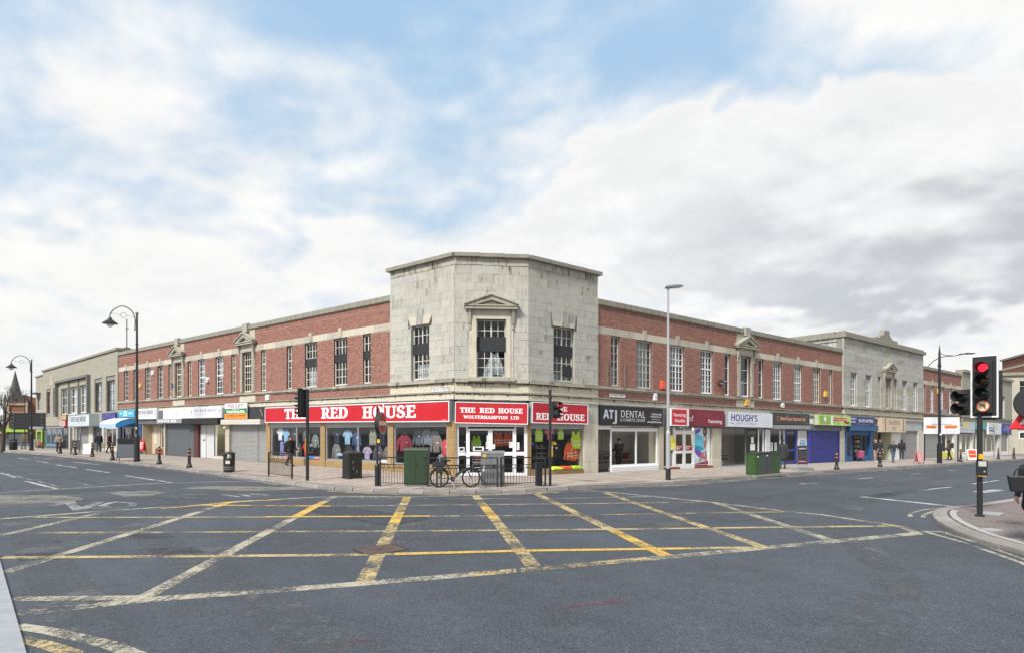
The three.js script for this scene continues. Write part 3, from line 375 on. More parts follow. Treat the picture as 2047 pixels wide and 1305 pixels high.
function win(F, parent, u0, u1, h0, h1, o = {}) {
  const { cols = 3, rows = 6, m = MAT.oldWhite, z = -0.16, fr = 0.06, bar = 0.03, glass = MAT.oldGlass, mull = true } = o, y = F.y((u0 + u1) / 2), b = mb(), D = 0.05;
  b.span(u0, u0 + fr, y + h0, y + h1, z - D, z).span(u1 - fr, u1, y + h0, y + h1, z - D, z).span(u0 + fr, u1 - fr, y + h0, y + h0 + fr * 1.2, z - D, z + 0.012).span(u0 + fr, u1 - fr, y + h1 - fr, y + h1, z - D, z);
  const X = [], Y = [], w = (u1 - u0 - 2 * fr) / cols, hh = (h1 - h0 - 2.2 * fr) / rows, yb = h0 + 1.2 * fr;
  for (let i = 1; i < cols; i++) { const u = u0 + fr + w * i, t = mull && cols % 2 === 0 && i === cols / 2 ? bar * 1.1 : bar / 2; b.span(u - t, u + t, y + yb, y + h1 - fr, z - D + 0.006, z - 0.006 + (t > bar ? 0.004 : 0)); }
  for (let j = 1; j < rows; j++) { const h = yb + hh * j, t = (o.transom === j ? bar * 1.3 : bar / 2); b.span(u0 + fr, u1 - fr, y + h - t, y + h + t, z - D + 0.008, z - 0.009 + (t > bar ? 0.006 : 0)); }
  const W = b.mesh('window', m, parent);
  for (let i = 0; i < cols; i++) for (let j = 0; j < rows; j++) {
    if (o.missing && o.missing(i, j)) continue;
    const p = mesh('pane', unitPlane, glass, W); p.position.set(u0 + fr + w * (i + 0.5), y + yb + hh * (j + 0.5), z - D * 0.6 + 0.0004 * i); p.scale.set(w, hh, 1); p.rotation.set((prand() - 0.5) * 0.04, (prand() - 0.5) * 0.04, 0);
  }
  if (o.sill !== false) mb().span(u0 - 0.02, u1 + 0.02, y + h0 - 0.06, y + h0, z - D - 0.02, z + 0.075).mesh('sill', o.sillM || m, W);
  if (o.board) mb().span(u0 + 0.01, u1 - 0.01, y + o.board[0], y + o.board[1], z + 0.016, z + 0.034).mesh('security_board', MAT.board, W);
  if (o.board2) mb().span(o.board2[0], o.board2[1], y + o.board2[2], y + o.board2[3], z + 0.016, z + 0.03).mesh('security_board', MAT.board, W);
  if (o.blind) { const q = mb(); for (let k = 0; k < 9; k++) { const a = mix(u0 + 0.05, u1 - 0.05, k / 9), c = mix(u0 + 0.05, u1 - 0.05, (k + 0.92) / 9); q.box((a + c) / 2, y + (o.blind[0] + o.blind[1]) / 2, z - 0.24, c - a, o.blind[1] - o.blind[0], 0.004, 0.25); } q.mesh('blind', o.blindM || MAT.blind, W); }
  return W;
}
// stone window case with pediment, consoles and keystone
function aedicule(F, parent, u, o = {}) {
  const y = F.y(u), hw = o.hw ?? 0.6, z = o.z ?? 0, m = o.m || dressed, lt = o.lt || dressedLt, ph = o.ped ?? 7.34, pw = o.pw ?? 1.15, h0 = 4.36, hd = o.head ?? 6.9;
  const S = mb(); for (const s of [-1, 1]) S.span(u + s * hw, u + s * (hw + 0.2), y + h0, y + hd, -0.14, z + 0.07).span(u + s * (hw + 0.2), u + s * (hw + 0.32), y + h0, y + hd + 0.1, -0.1, z + 0.035);
  S.span(u - hw - 0.2, u + hw + 0.2, y + hd, y + hd + 0.14, -0.14, z + 0.075); S.mesh('window_surround', o.lt2 || m, parent);
  mb().span(u - hw - 0.2, u + hw + 0.2, y + hd + 0.14, y + ph, -0.1, z + 0.055).mesh('frieze', lt, parent);
  const C = mb(); for (const s of [-1, 1]) { C.ext([[0, 0], [0.07, 0.02], [0.09, 0.12], [0.16, 0.5], [0.22, 0.62], [0, 0.62]], 0.13, M4(u + s * (hw + 0.3) - 0.065, y + ph - 0.64, z + 0.03, 0, -Math.PI / 2, 0).multiply(M4(0, 0, -0.13))); C.box(u + s * (hw + 0.3), y + ph - 0.75, z + 0.05, 0.09, 0.2, 0.07); }
  C.mesh('console', m, parent);
  const P = mb(); P.span(u - pw, u + pw, y + ph, y + ph + 0.07, -0.06, z + 0.30).span(u - pw + 0.06, u + pw - 0.06, y + ph + 0.07, y + ph + 0.15, -0.06, z + 0.24);
  const rise = o.rise ?? 0.47, sh = new THREE.Shape([[-pw - 0.03, 0], [pw + 0.03, 0], [pw + 0.03, 0.1], [0.12, rise + 0.14], [-0.12, rise + 0.14], [-pw - 0.03, 0.1]].map((q) => new THREE.Vector2(...q)));
  sh.holes.push(new THREE.Path([[-pw * 0.6, 0.05], [0, 0.05 + rise * 0.62], [pw * 0.6, 0.05]].map((q) => new THREE.Vector2(...q))));
  P.add(new THREE.ExtrudeGeometry(sh, { depth: 0.3, bevelEnabled: true, bevelThickness: 0.03, bevelSize: 0.02, bevelSegments: 2 }), M4(u, y + ph + 0.13, z - 0.02)); for (const e of [-1, 1]) P.box(u + e * (pw / 2 + 0.02), y + ph + 0.2 + rise / 2 + 0.035, z + 0.2, Math.hypot(pw, rise + 0.04) + 0.06, 0.05, 0.36, 0, 0, -e * Math.atan2(rise + 0.04, pw)); P.mesh('pediment', m, parent);
  mb().ext([[-pw + 0.1, 0], [0, rise - 0.04], [pw - 0.1, 0]], 0.08, M4(u, y + ph + 0.15, z - 0.02)).mesh('tympanum', o.lt2 || lt, parent);
  mb().ext([[-pw * 0.42, 0.03], [-pw * 0.2, 0.11], [0, 0.2], [pw * 0.2, 0.11], [pw * 0.42, 0.03]], 0.07, M4(u, y + ph + 0.16, z + 0.06), 0.015).mesh('carved_ornament', dressedLt, parent);
  if (o.key) { mb().span(u - hw - 0.36, u + hw + 0.36, y + ph - 0.3, y + 8.24, -0.1, z + 0.02).mesh('backing_panel', o.lt2 || bandS, parent); const K = mb(); for (const d of [-0.2, -0.066, 0.066, 0.2]) K.ext([[-0.055, 0], [0.055, 0], [0.075, 0.5], [-0.075, 0.5]], 0.2, M4(u + d, y + 8.14, z), 0.02); K.ext([[-0.19, 0], [0.19, 0], [0.33, 0.55], [-0.33, 0.55]], 0.12, M4(u, y + 8.12, z)); K.mesh('scroll_keystone', m, parent); }
}
function grime(x, w, h, seed, metres) {   // dirt runs, fading and panel seams on a sign
  const r = rng(seed * 7919 + 13); for (let i = 0; i < 60; i++) { const l = r() * r() * h; x.fillStyle = `rgba(${r() < 0.6 ? '60,55,48' : '235,232,226'},${0.02 + r() * 0.05})`; x.fillRect(r() * w, r() < 0.6 ? 0 : h - l, 1 + r() * 7, l); }
  for (let i = 0; i < 40; i++) { x.fillStyle = `rgba(${r() < 0.5 ? '50,46,40' : '225,222,215'},${0.015 + r() * 0.03})`; x.beginPath(); x.ellipse(r() * w, r() * h, 10 + r() * 60, 6 + r() * 22, r() * 3, 0, 7); x.fill(); }
  const n = Math.floor(metres / 1.9); for (let k = 1; k < n; k++) { x.fillStyle = 'rgba(20,18,16,0.28)'; x.fillRect(w * k / n, 0, 1.5, h); }
}
function signBoard(F, name, label, u0, u1, h0, h1, z0, z1, px, draw, o = {}) {
  const w = u1 - u0, h = h1 - h0, t = grp(name, label, o.cat || 'sign'); F.put(t, (u0 + u1) / 2, h0, 0, 0);
  mb().span(-w / 2, w / 2, 0, h, z0, z1).mesh('board', o.m || MAT.grey, t);
  const g = new THREE.PlaneGeometry(w - (o.in ?? 0.06), h - (o.in ?? 0.06)), f = mesh('face', g, tex(canvasTex(px, Math.round(px * h / w), (x, a, b) => { draw(x, a, b); grime(x, a, b, Math.round(u0 * 37 + h0 * 11), w); }), o.rough ?? 0.5), t); f.position.set(0, h / 2, z1 + 0.003);
  if (o.frame) { const b = mb(), e = o.fw ?? 0.045; b.span(-w / 2, w / 2, 0, e, z1, z1 + 0.02).span(-w / 2, w / 2, h - e, h, z1, z1 + 0.02).span(-w / 2, -w / 2 + e, e, h - e, z1, z1 + 0.02).span(w / 2 - e, w / 2, e, h - e, z1, z1 + 0.02); b.mesh('frame', o.frame, t); }
  return t;
}
const bg = (x, w, h, c) => { x.fillStyle = c; x.fillRect(0, 0, w, h); };
function txt(x, s, cx, cy, size, c, o = {}) { x.save(); x.fillStyle = c; x.font = `${o.bold ? 'bold ' : ''}${size}px ${o.font || 'sans-serif'}`; x.textAlign = o.align || 'center'; x.textBaseline = 'middle'; x.translate(cx, cy); x.scale(o.sx || 1, o.sy || 1); if (o.gap) { const W = [...s].map((q) => x.measureText(q).width + o.gap); let p = -W.reduce((a, b) => a + b, 0) / 2; x.textAlign = 'left'; [...s].forEach((q, i) => { x.fillText(q, p, 0); if (o.stroke) { x.strokeStyle = c; x.lineWidth = o.stroke; x.strokeText(q, p, 0); } p += W[i]; }); } else { x.fillText(s, 0, 0); if (o.stroke) { x.strokeStyle = c; x.lineWidth = o.stroke; x.strokeText(s, 0, 0); } } x.restore(); }
function shutter(F, parent, u0, u1, h0, h1, z, m, pitch = 0.085, rail = m) {
  const y = F.y((u0 + u1) / 2), p = [], n = Math.round((h1 - h0) / pitch), H = (h1 - h0) / n, b = mb();
  for (let k = 0; k < n; k++) for (const [t, d] of [[0, 0], [0.12, 0.0], [0.2, 0.014], [0.5, 0.021], [0.8, 0.014], [0.9, 0]]) p.push([d, h0 + (k + t) * H]);
  const s = [...p, [0, h1], [-0.02, h1], [-0.02, h0]]; b.ext(s, u1 - u0 - 0.1, M4(u0 + 0.05, y, z, 0, Math.PI / 2, 0).multiply(new THREE.Matrix4().makeScale(-1, 1, 1)));
  const g = b.geo();
  const S = mesh('roller_shutter', g, m, parent);
  mb().span(u0, u0 + 0.055, y + h0, y + h1, z - 0.03, z + 0.05).span(u1 - 0.055, u1, y + h0, y + h1, z - 0.03, z + 0.05).mesh('guide_rail', rail, S); mb().span(u0 + 0.06, u1 - 0.06, y + h0 - 0.12, y + h0, z - 0.025, z + 0.03).mesh('bottom_rail', rail, S); return S;
}
function shopGlass(F, parent, u0, u1, h0, h1, z, m, mulls = [], fr = 0.06, glass = MAT.glass, hbars = []) {
  const y = F.y((u0 + u1) / 2), b = mb().span(u0, u0 + fr, y + h0, y + h1, z - 0.05, z + 0.02).span(u1 - fr, u1, y + h0, y + h1, z - 0.05, z + 0.02).span(u0 + fr, u1 - fr, y + h0, y + h0 + fr, z - 0.05, z + 0.02).span(u0 + fr, u1 - fr, y + h1 - fr, y + h1, z - 0.05, z + 0.02);
  for (const q of mulls) b.span(q - fr / 2, q + fr / 2, y + h0 + fr, y + h1 - fr, z - 0.045, z + 0.016); for (const q of hbars) b.span(u0 + fr, u1 - fr, y + q - fr / 2, y + q + fr / 2, z - 0.043, z + 0.013);
  const W = b.mesh('shop_window', m, parent), e = [u0, ...mulls, u1]; for (let i = 0; i + 1 < e.length; i++) { const p = mesh('pane', unitPlane, glass, W); p.position.set((e[i] + e[i + 1]) / 2, y + (h0 + h1) / 2, z - 0.015); p.scale.set(e[i + 1] - e[i] - fr, h1 - h0 - fr, 1); } return W;
}
function room(F, parent, u0, u1, h0, h1, depth, m, fm = MAT.floorD, name = 'interior', z = -0.32) { const y = F.y((u0 + u1) / 2); mb().span(u0, u1, y + h0 - 0.1, y + h0, z - depth, z).mesh(name + '_floor', fm, parent); mb().span(u0, u1, y + h1, y + h1 + 0.1, z - depth, z).span(u0, u1, y + h0, y + h1, z - depth - 0.1, z - depth).span(u0 - 0.06, u0, y + h0, y + h1, z - depth, z).span(u1, u1 + 0.06, y + h0, y + h1, z - depth, z).mesh(name + '_walls', m, parent); }
function tiles(F, parent, u0, u1, h0, h1, z) { const y = F.y((u0 + u1) / 2), nu = Math.max(1, Math.round((u1 - u0) / 0.11)), nh = Math.max(1, Math.round((h1 - h0) / 0.11)), b = mb(), r = rng(Math.round(u0 * 100)); for (let i = 0; i < nu; i++) for (let j = 0; j < nh; j++) b.span(mix(u0, u1, i / nu) + 0.004, mix(u0, u1, (i + 1) / nu) - 0.004, y + mix(h0, h1, j / nh) + 0.004, y + mix(h0, h1, (j + 1) / nh) - 0.004, z - 0.02, z + r() * 0.003); stuff(b.mesh('tile_cladding', MAT.tile, parent)); mb().span(u0, u1, y + h0, y + h1, z - 0.3, z - 0.012).mesh('pier', MAT.tileJoint, parent); }
function pier(F, parent, u0, u1, h0, h1, z0, z1, seed, m = stone) { course(F, parent, 'pier_stone', m, u0, u1, h0, h0 + (h1 - h0) * 0.24, z0, z1, 9, [], seed); course(F, parent, 'pier_stone', m, u0, u1, h0 + (h1 - h0) * 0.24, h0 + (h1 - h0) * 0.5, z0, z1, 9, [], seed + 1); course(F, parent, 'pier_stone', m, u0, u1, h0 + (h1 - h0) * 0.5, h0 + (h1 - h0) * 0.75, z0, z1, 9, [], seed + 2); course(F, parent, 'pier_stone', m, u0, u1, h0 + (h1 - h0) * 0.75, h1, z0, z1, 9, [], seed + 3); }
function crustBand(F, parent, name, u0, u1, h0, h1, z0, z1, len) { const n = Math.round((u1 - u0) / len); for (let k = 0; k < n; k++) { const a = mix(u0, u1, k / n), b = mix(u0, u1, (k + 1) / n), y = F.y((a + b) / 2); mesh(name, crustUV(mb().span(a + 0.004, b - 0.004, y + h0, y + h1, z0, z1).geo(), y + h0, y + h1), crust, parent); } }
// shared trim of one stretch: cornice over the shops, string course at the sills, coping
function trim(F, t, u0, u1, top, z, frieze) {
  crustBand(F, t, 'shop_cornice_stone', u0, u1, 3.38, 3.66, -0.3, z + 0.06, 1.15);
  course(F, t, 'cornice_ledge_stone', [copeS], u0, u1, 3.66, 3.73, -0.3, z + 0.13, 1.15, [], 3);
  course(F, t, 'string_course_stone', [copeS, dressed], u0, u1, 4.19, 4.31, -0.3, z + 0.12, 1.2, [], 5); course(F, t, 'string_course_stone', [dressed], u0, u1, 4.12, 4.19, -0.3, z + 0.05, 1.2, [], 6);
  course(F, t, 'coping_stone', [copeS], u0, u1, top - 0.27, top, -0.45, z + 0.1, 1.0, [], 8); course(F, t, 'coping_stone', [copeS], u0, u1, top - 0.32, top - 0.27, -0.3, z + 0.05, 1.0, [], 9);
  if (frieze) crustBand(F, t, 'frieze_stone', u0, u1, 3.73, 4.12, -0.3, z, 0.9);
}

// ---------- the two red brick ranges ----------
const W3_ = 0.62;
function brickRange(F, t, u0, u1, wins, aeds, seed, top = 8.58) {
  const z = -0.1, ops = wins.map((w) => [w[0], w[1], 4.31, 6.9]); for (const u of aeds) ops.push([u - 0.86, u + 0.86, 4.31, 8.2]);
  const glassOps = [...wins.map((w) => [w[0], w[1], 4.36, 6.9]), ...aeds.map((u) => [u - 0.6, u + 0.6, 4.36, 6.9])];
  wall(F, t, 'wall', mt([0.25, 0.12, 0.085], 0.95), u0, u1, 3.4, top - 0.3, glassOps, -0.42, z - 0.034, 0.03); wall(F, t, 'mortar', MAT.mortar, u0, u1, 3.73, top - 0.32, ops, z - 0.032, z - 0.009, 0.02);
  const band = [[u0, u1, 6.9, 7.25]], apr = aeds.map((u) => [u - 1.0, u + 1.0, 3.7, 4.2]);
  bricks(F, t, u0, u1, 3.735, 4.11, apr, z, seed); bricks(F, t, u0, u1, 4.315, 6.9, ops, z, seed + 1); bricks(F, t, u0, u1, 7.25, 8.0, ops, z, seed + 2); bricks(F, t, u0, u1, 8.03, top - 0.32, aeds.map((u) => [u - 0.35, u + 0.35, 8, 9]), z + 0.004, seed + 3, true);
  course(F, t, 'lintel_band_stone', [bandS, bandS, dressedLt], u0, u1, 6.9, 7.25, -0.3, z + 0.012, 1.35, aeds.map((u) => [u - 1.0, u + 1.0, 6, 9]), seed + 4);
  course(F, t, 'joint_course', [mt([0.5, 0.42, 0.35], 0.9)], u0, u1, 8.0, 8.03, -0.3, z + 0.002, 2, aeds.map((u) => [u - 0.9, u + 0.9, 7, 9]), seed + 5);
  for (const [a, b, o = {}] of wins) { win(F, t, a, b, 4.37, 6.88, { z: z - 0.12, cols: b - a > 0.9 ? 3 : 2, rows: 6, ...o }); if (b - a > 0.9) { const c = (a + b) / 2, y = F.y(c); mb().ext([[-0.12, 0], [0.12, 0], [0.16, 0.5], [-0.16, 0.5]], 0.12, M4(c, y + 6.92, z - 0.08)).mesh('keystone', bandS, t); } }
  for (const u of aeds) { aedicule(F, t, u, { z, key: true }); const y = F.y(u); for (const [a, b] of [[-1, 0.02], [0.02, 1]]) mb().span(u + a + 0.003, u + b - 0.003, y + 3.735, y + 4.115, -0.3, z + 0.02).mesh('apron_stone', dressedLt, t); }
  trim(F, t, u0, u1, top, z, false);
  room(F, t, u0 + 0.2, u1 - 0.2, 4.1, 7.5, 2.6, MAT.roomW, MAT.floorD, 'upper_room', -0.45);
  wall(F, t, 'roof', MAT.leadGrey, u0, u1, top - 0.62, top - 0.5, [], -12, -0.4);
}
const W1 = MAT.oldWhite, WU = MAT.upvc, WC = MAT.cream, cur = { blind: [4.4, 6.85] };
const left = FL.thing('brick_terrace', 'red brick shop terrace with tall white windows left of the stone corner', 'building');
brickRange(FL, left, -40.5, -4.4, [
  [-6.68, -6.03, { cols: 2, rows: 6, board: [5.6, 6.04], m: W1 }], [-9.2, -7.98, { cols: 4, rows: 6, board: [5.6, 6.04], m: W1 }], [-11.98, -10.76, { cols: 4, rows: 6, board: [5.55, 6.0], m: W1, blind: [4.4, 5.6] }], [-13.86, -13.24, { m: W1, transom: 4, blind: [6.0, 6.85] }],
  [-16.8, -16.18, { m: WC, transom: 4, blind: [4.4, 5.2] }], [-20.58, -19.96, { m: WC, transom: 4 }], [-22.78, -21.62, { cols: 3, m: WU, transom: 3, blind: [5.4, 6.85] }], [-25.4, -24.26, { cols: 3, m: WU, transom: 3, ...cur }], [-27.04, -26.44, { m: WC }], [-30.38, -29.78, { m: WC }], [-32.42, -31.28, { m: W1, ...cur }], [-34.86, -33.74, { m: W1, ...cur }], [-37.3, -36.2, { m: W1 }], [-39.42, -38.35, { m: W1, ...cur }],
], [-18.4, -28.5], 100);
for (const u of [-18.4, -28.5]) win(FL, left, u - 0.6, u + 0.6, 4.37, 6.9, { cols: 4, rows: 6, m: WC, z: -0.22, mull: false, transom: 4 });
const right = FR.thing('brick_terrace', 'red brick shop terrace with tall white windows right of the stone corner', 'building');
brickRange(FR, right, 4.4, 30.7, [
  [5.42, 6.08, { cols: 2, rows: 6, m: W1, blind: [4.4, 5.4] }], [7.35, 8.61, { cols: 4, rows: 6, m: W1, mull: false, blind: [4.4, 6.85] }], [10.14, 11.4, { cols: 4, rows: 7, m: WU, transom: 4, blind: [5.8, 6.85] }], [12.92, 14.15, { cols: 4, rows: 7, m: WU, transom: 4, blind: [4.4, 4.9] }], [15.3, 15.92, { cols: 1, rows: 3, m: WU }],
  [19.08, 19.7, { cols: 1, rows: 3, m: WU }], [20.83, 22.02, { cols: 4, rows: 6, m: WU, transom: 3, mull: false }], [23.54, 24.73, { cols: 4, rows: 6, m: WU, transom: 3, mull: false }], [26.2, 27.36, { cols: 4, rows: 6, m: WC, mull: false, transom: 4 }], [28.62, 29.22, { cols: 2, rows: 6, m: WC }],
], [17.55], 200);
win(FR, right, 17.0, 18.12, 4.37, 6.9, { cols: 1, rows: 3, m: WU, z: -0.24, fr: 0.07, blind: [4.5, 5.4] });
// the rusted iron straps, alarm boxes and lamps on the fronts
for (const u of [5.13, 6.42]) mb().span(u - 0.05, u + 0.05, FR.y(u, 4.33), FR.y(u, 5.56), -0.1, -0.03).mesh('rusted_batten', mt([0.28, 0.2, 0.16], 0.9), right);
function wallBox(F, name, label, cat, u, h, w, hh, d, m, z = -0.1, round = false) { const t = grp(name, label, cat); F.put(t, u, h, z); if (round) mb().ext(Array.from({ length: 8 }, (_, k) => [w / 2 * Math.cos((k + 0.5) * Math.PI / 4), hh / 2 + hh / 2 * Math.sin((k + 0.5) * Math.PI / 4)]), d, undefined, 0.012).mesh('case', m, t); else mb().ext([[-w / 2, 0], [w / 2, 0], [w / 2, hh * 0.85], [w * 0.36, hh], [-w * 0.36, hh], [-w / 2, hh * 0.85]], d, undefined, 0.012).mesh('case', m, t); mb().span(-w * 0.3, w * 0.3, hh * 0.35, hh * 0.5, d + 0.01, d + 0.02).mesh('label_plate', MAT.grey, t); return t; }
wallBox(FL, 'alarm_box', 'white box on the brickwork just left of the big red sign, below the ledge', 'alarm box', -15.85, 3.78, 0.36, 0.3, 0.12, MAT.white); wallBox(FL, 'alarm_box', 'white box between two narrow windows near the left end of the terrace', 'alarm box', -33.1, 6.25, 0.34, 0.3, 0.12, MAT.white);
wallBox(FL, 'alarm_box', 'round white alarm between the two bright white windows, left terrace', 'alarm box', -23.75, 5.2, 0.34, 0.36, 0.14, MAT.white, -0.1, true); wallBox(FL, 'alarm_box', 'small yellow alarm near the far left end of the brick terrace', 'alarm box', -35.6, 5.35, 0.3, 0.3, 0.12, std([0.72, 0.5, 0.12], 0.6)); wallBox(FL, 'alarm_box', 'small blue alarm left of the far pedimented window', 'alarm box', -29.5, 5.1, 0.2, 0.26, 0.1, MAT.blue);
wallBox(FR, 'alarm_box', 'white box on the brick above the dental practice sign', 'alarm box', 8.75, 3.78, 0.2, 0.36, 0.12, MAT.white); wallBox(FR, 'alarm_box', 'orange-red alarm under the second tall window right of the corner', 'alarm box', 9.4, 4.42, 0.3, 0.42, 0.16, std([0.72, 0.1, 0.05], 0.5)); wallBox(FR, 'alarm_box', 'yellow and white alarm on the stone apron under the pedimented window', 'alarm box', 17.6, 3.82, 0.42, 0.36, 0.14, std([0.74, 0.42, 0.05], 0.5));
wallBox(FR, 'alarm_box', 'white octagonal alarm under the ledge, right brick terrace', 'alarm box', 21.9, 3.82, 0.36, 0.34, 0.12, MAT.white, -0.1, true); wallBox(FR, 'alarm_box', 'yellow alarm beside the last narrow window of the right brick terrace', 'alarm box', 28.0, 4.86, 0.36, 0.36, 0.12, std([0.74, 0.45, 0.06], 0.5)); wallBox(FR, 'satellite_dish', 'rusty round dish on brick left of the right-hand pedimented window', 'dish', 14.75, 4.85, 0.44, 0.4, 0.06, mt([0.1, 0.05, 0.045], 0.9), -0.02, true);

// ---------- the stone corner ----------
const corner = FC.thing('corner_building', 'pale stone corner building with flat parapet above the red shop signs', 'building');
const cl = new THREE.Group(); // the three fronts share one thing; each front is laid out in its own frame and moved into the thing's
function inFrame(F, fn) { const h = new THREE.Group(); h.position.set(F.o[0], 0, -F.o[1]); h.rotation.y = F.th; h.updateMatrixWorld(true); fn(h); const inv = corner.matrixWorld.clone().invert().multiply(h.matrixWorld); for (const c of [...h.children]) { c.applyMatrix4(inv); corner.add(c); } }
corner.updateMatrixWorld(true);
const sooty = [130, 141].map((k) => tex(stoneT(k, [0.69, 0.675, 0.62], 0.46), 0.93));
const T = 9.85, tw = { cols: 4, rows: 6, m: MAT.oldWhite, z: -0.17, sill: false };
function towerFace(F, t, u0, u1, ops, seed, lintel) {
  const z = 0, o2 = ops.map((o) => [o[0], o[1], 4.31, o[3]]), lo = lintel ? [...o2, [...lintel, 6.9, 7.62]] : o2;
  wall(F, t, 'wall', mt([0.36, 0.345, 0.31], 0.95), u0 + 0.02, u1 - 0.02, 3.4, T - 0.3, o2, -0.45, z - 0.09); 
  ashlar(F, t, u0, u1, 4.31, 8.55, 0.353, [0.78, 0.52, 0.86], lo, -0.12, z, seed); ashlar(F, t, u0, u1, 8.55, 9.35, 0.4, [1.1, 0.8], [], -0.16, z - 0.035, seed + 1, [stone[1], stone[3], sooty[0], sooty[1]]); ashlar(F, t, u0, u1, 9.35, T - 0.17, 0.33, [1.3, 1.0], [], -0.14, z - 0.015, seed + 2, [sooty[0], sooty[1], stone[1]]);
  course(F, t, 'coping_stone', [copeS], u0 - (u0 < 0 && F === FL ? 0.15 : 0.02), u1 + (F === FR ? 0.15 : 0.02), T - 0.17, T, -0.5, z + 0.16, 1.1, [], seed + 3);
  crustBand(F, t, 'shop_cornice_stone', u0, u1, 3.38, 3.66, -0.3, z + 0.06, 0.8); course(F, t, 'cornice_ledge_stone', [copeS], u0, u1, 3.66, 3.73, -0.3, z + 0.13, 1.0, [], 3); crustBand(F, t, 'frieze_stone', u0, u1, 3.73, 4.14, -0.3, z, 0.75);
  course(F, t, 'string_course_stone', [copeS, dressed], u0, u1, 4.14, 4.31, -0.3, z + 0.13, 1.1, [], 5);
}
inFrame(FL, (t) => {
  towerFace(FL, t, -4.4, -0.02, [[-2.88, -1.64, 4.31, 6.9]], 40, [-3.08, -1.46]); win(FL, t, -2.88, -1.64, 4.36, 6.9, { ...tw, board: [5.55, 6.05], blind: [4.4, 5.1] });
  const y = FL.y(-2.26); for (const s of [-1, 1]) mb().ext(s < 0 ? [[-0.62, 0], [-0.2, 0], [-0.24, 0.4], [-0.82, 0.4]] : [[0.2, 0], [0.62, 0], [0.82, 0.4], [0.24, 0.4]], 0.13, M4(-2.26, y + 6.9, -0.115)).mesh('lintel_stone', dressedLt, t);
  for (const k of [-1, 0, 1]) mb().ext([[-0.062, 0], [0.062, 0], [0.085, 0.72], [-0.085, 0.72]], 0.16, M4(-2.26 + k * 0.135, y + 6.9, -0.115), 0.012).mesh('keystone', stone[4], t);
  mb().span(-3.08, -1.46, y + 7.3, y + 7.62, -0.12, -0.004).mesh('stone_block', stone[1], t);
});
inFrame(FR, (t) => {
  towerFace(FR, t, 0.02, 4.4, [[1.48, 2.8, 4.31, 6.9]], 60, [1.34, 2.98]); win(FR, t, 1.48, 2.8, 4.36, 6.9, { ...tw, board: [5.55, 6.05], board2: [2.15, 2.76, 4.62, 5.12], blind: [4.4, 4.75] });
  const y = FR.y(2.14); for (const s of [-1, 1]) mb().ext(s < 0 ? [[-0.66, 0], [-0.2, 0], [-0.26, 0.72], [-0.82, 0.72]] : [[0.2, 0], [0.66, 0], [0.82, 0.72], [0.26, 0.72]], 0.13, M4(2.14, y + 6.9, -0.115)).mesh('lintel_stone', s < 0 ? stone[1] : stone[4], t); mb().span(1.5, 2.8, y + 6.9, y + 7.1, -0.1, 0.021).mesh('lintel_stone', dressedLt, t);
  for (const k of [-1, 0, 1]) mb().ext([[-0.062, 0], [0.062, 0], [0.085, 0.72], [-0.085, 0.72]], 0.17, M4(2.14 + k * 0.135, y + 6.9, -0.115), 0.012).mesh('keystone', stone[4], t);
  pier(FR, t, 3.45, 4.4, -0.3, 3.38, -0.4, 0.0, 70, [dressedLt, stone[2], stone[0]]);
});
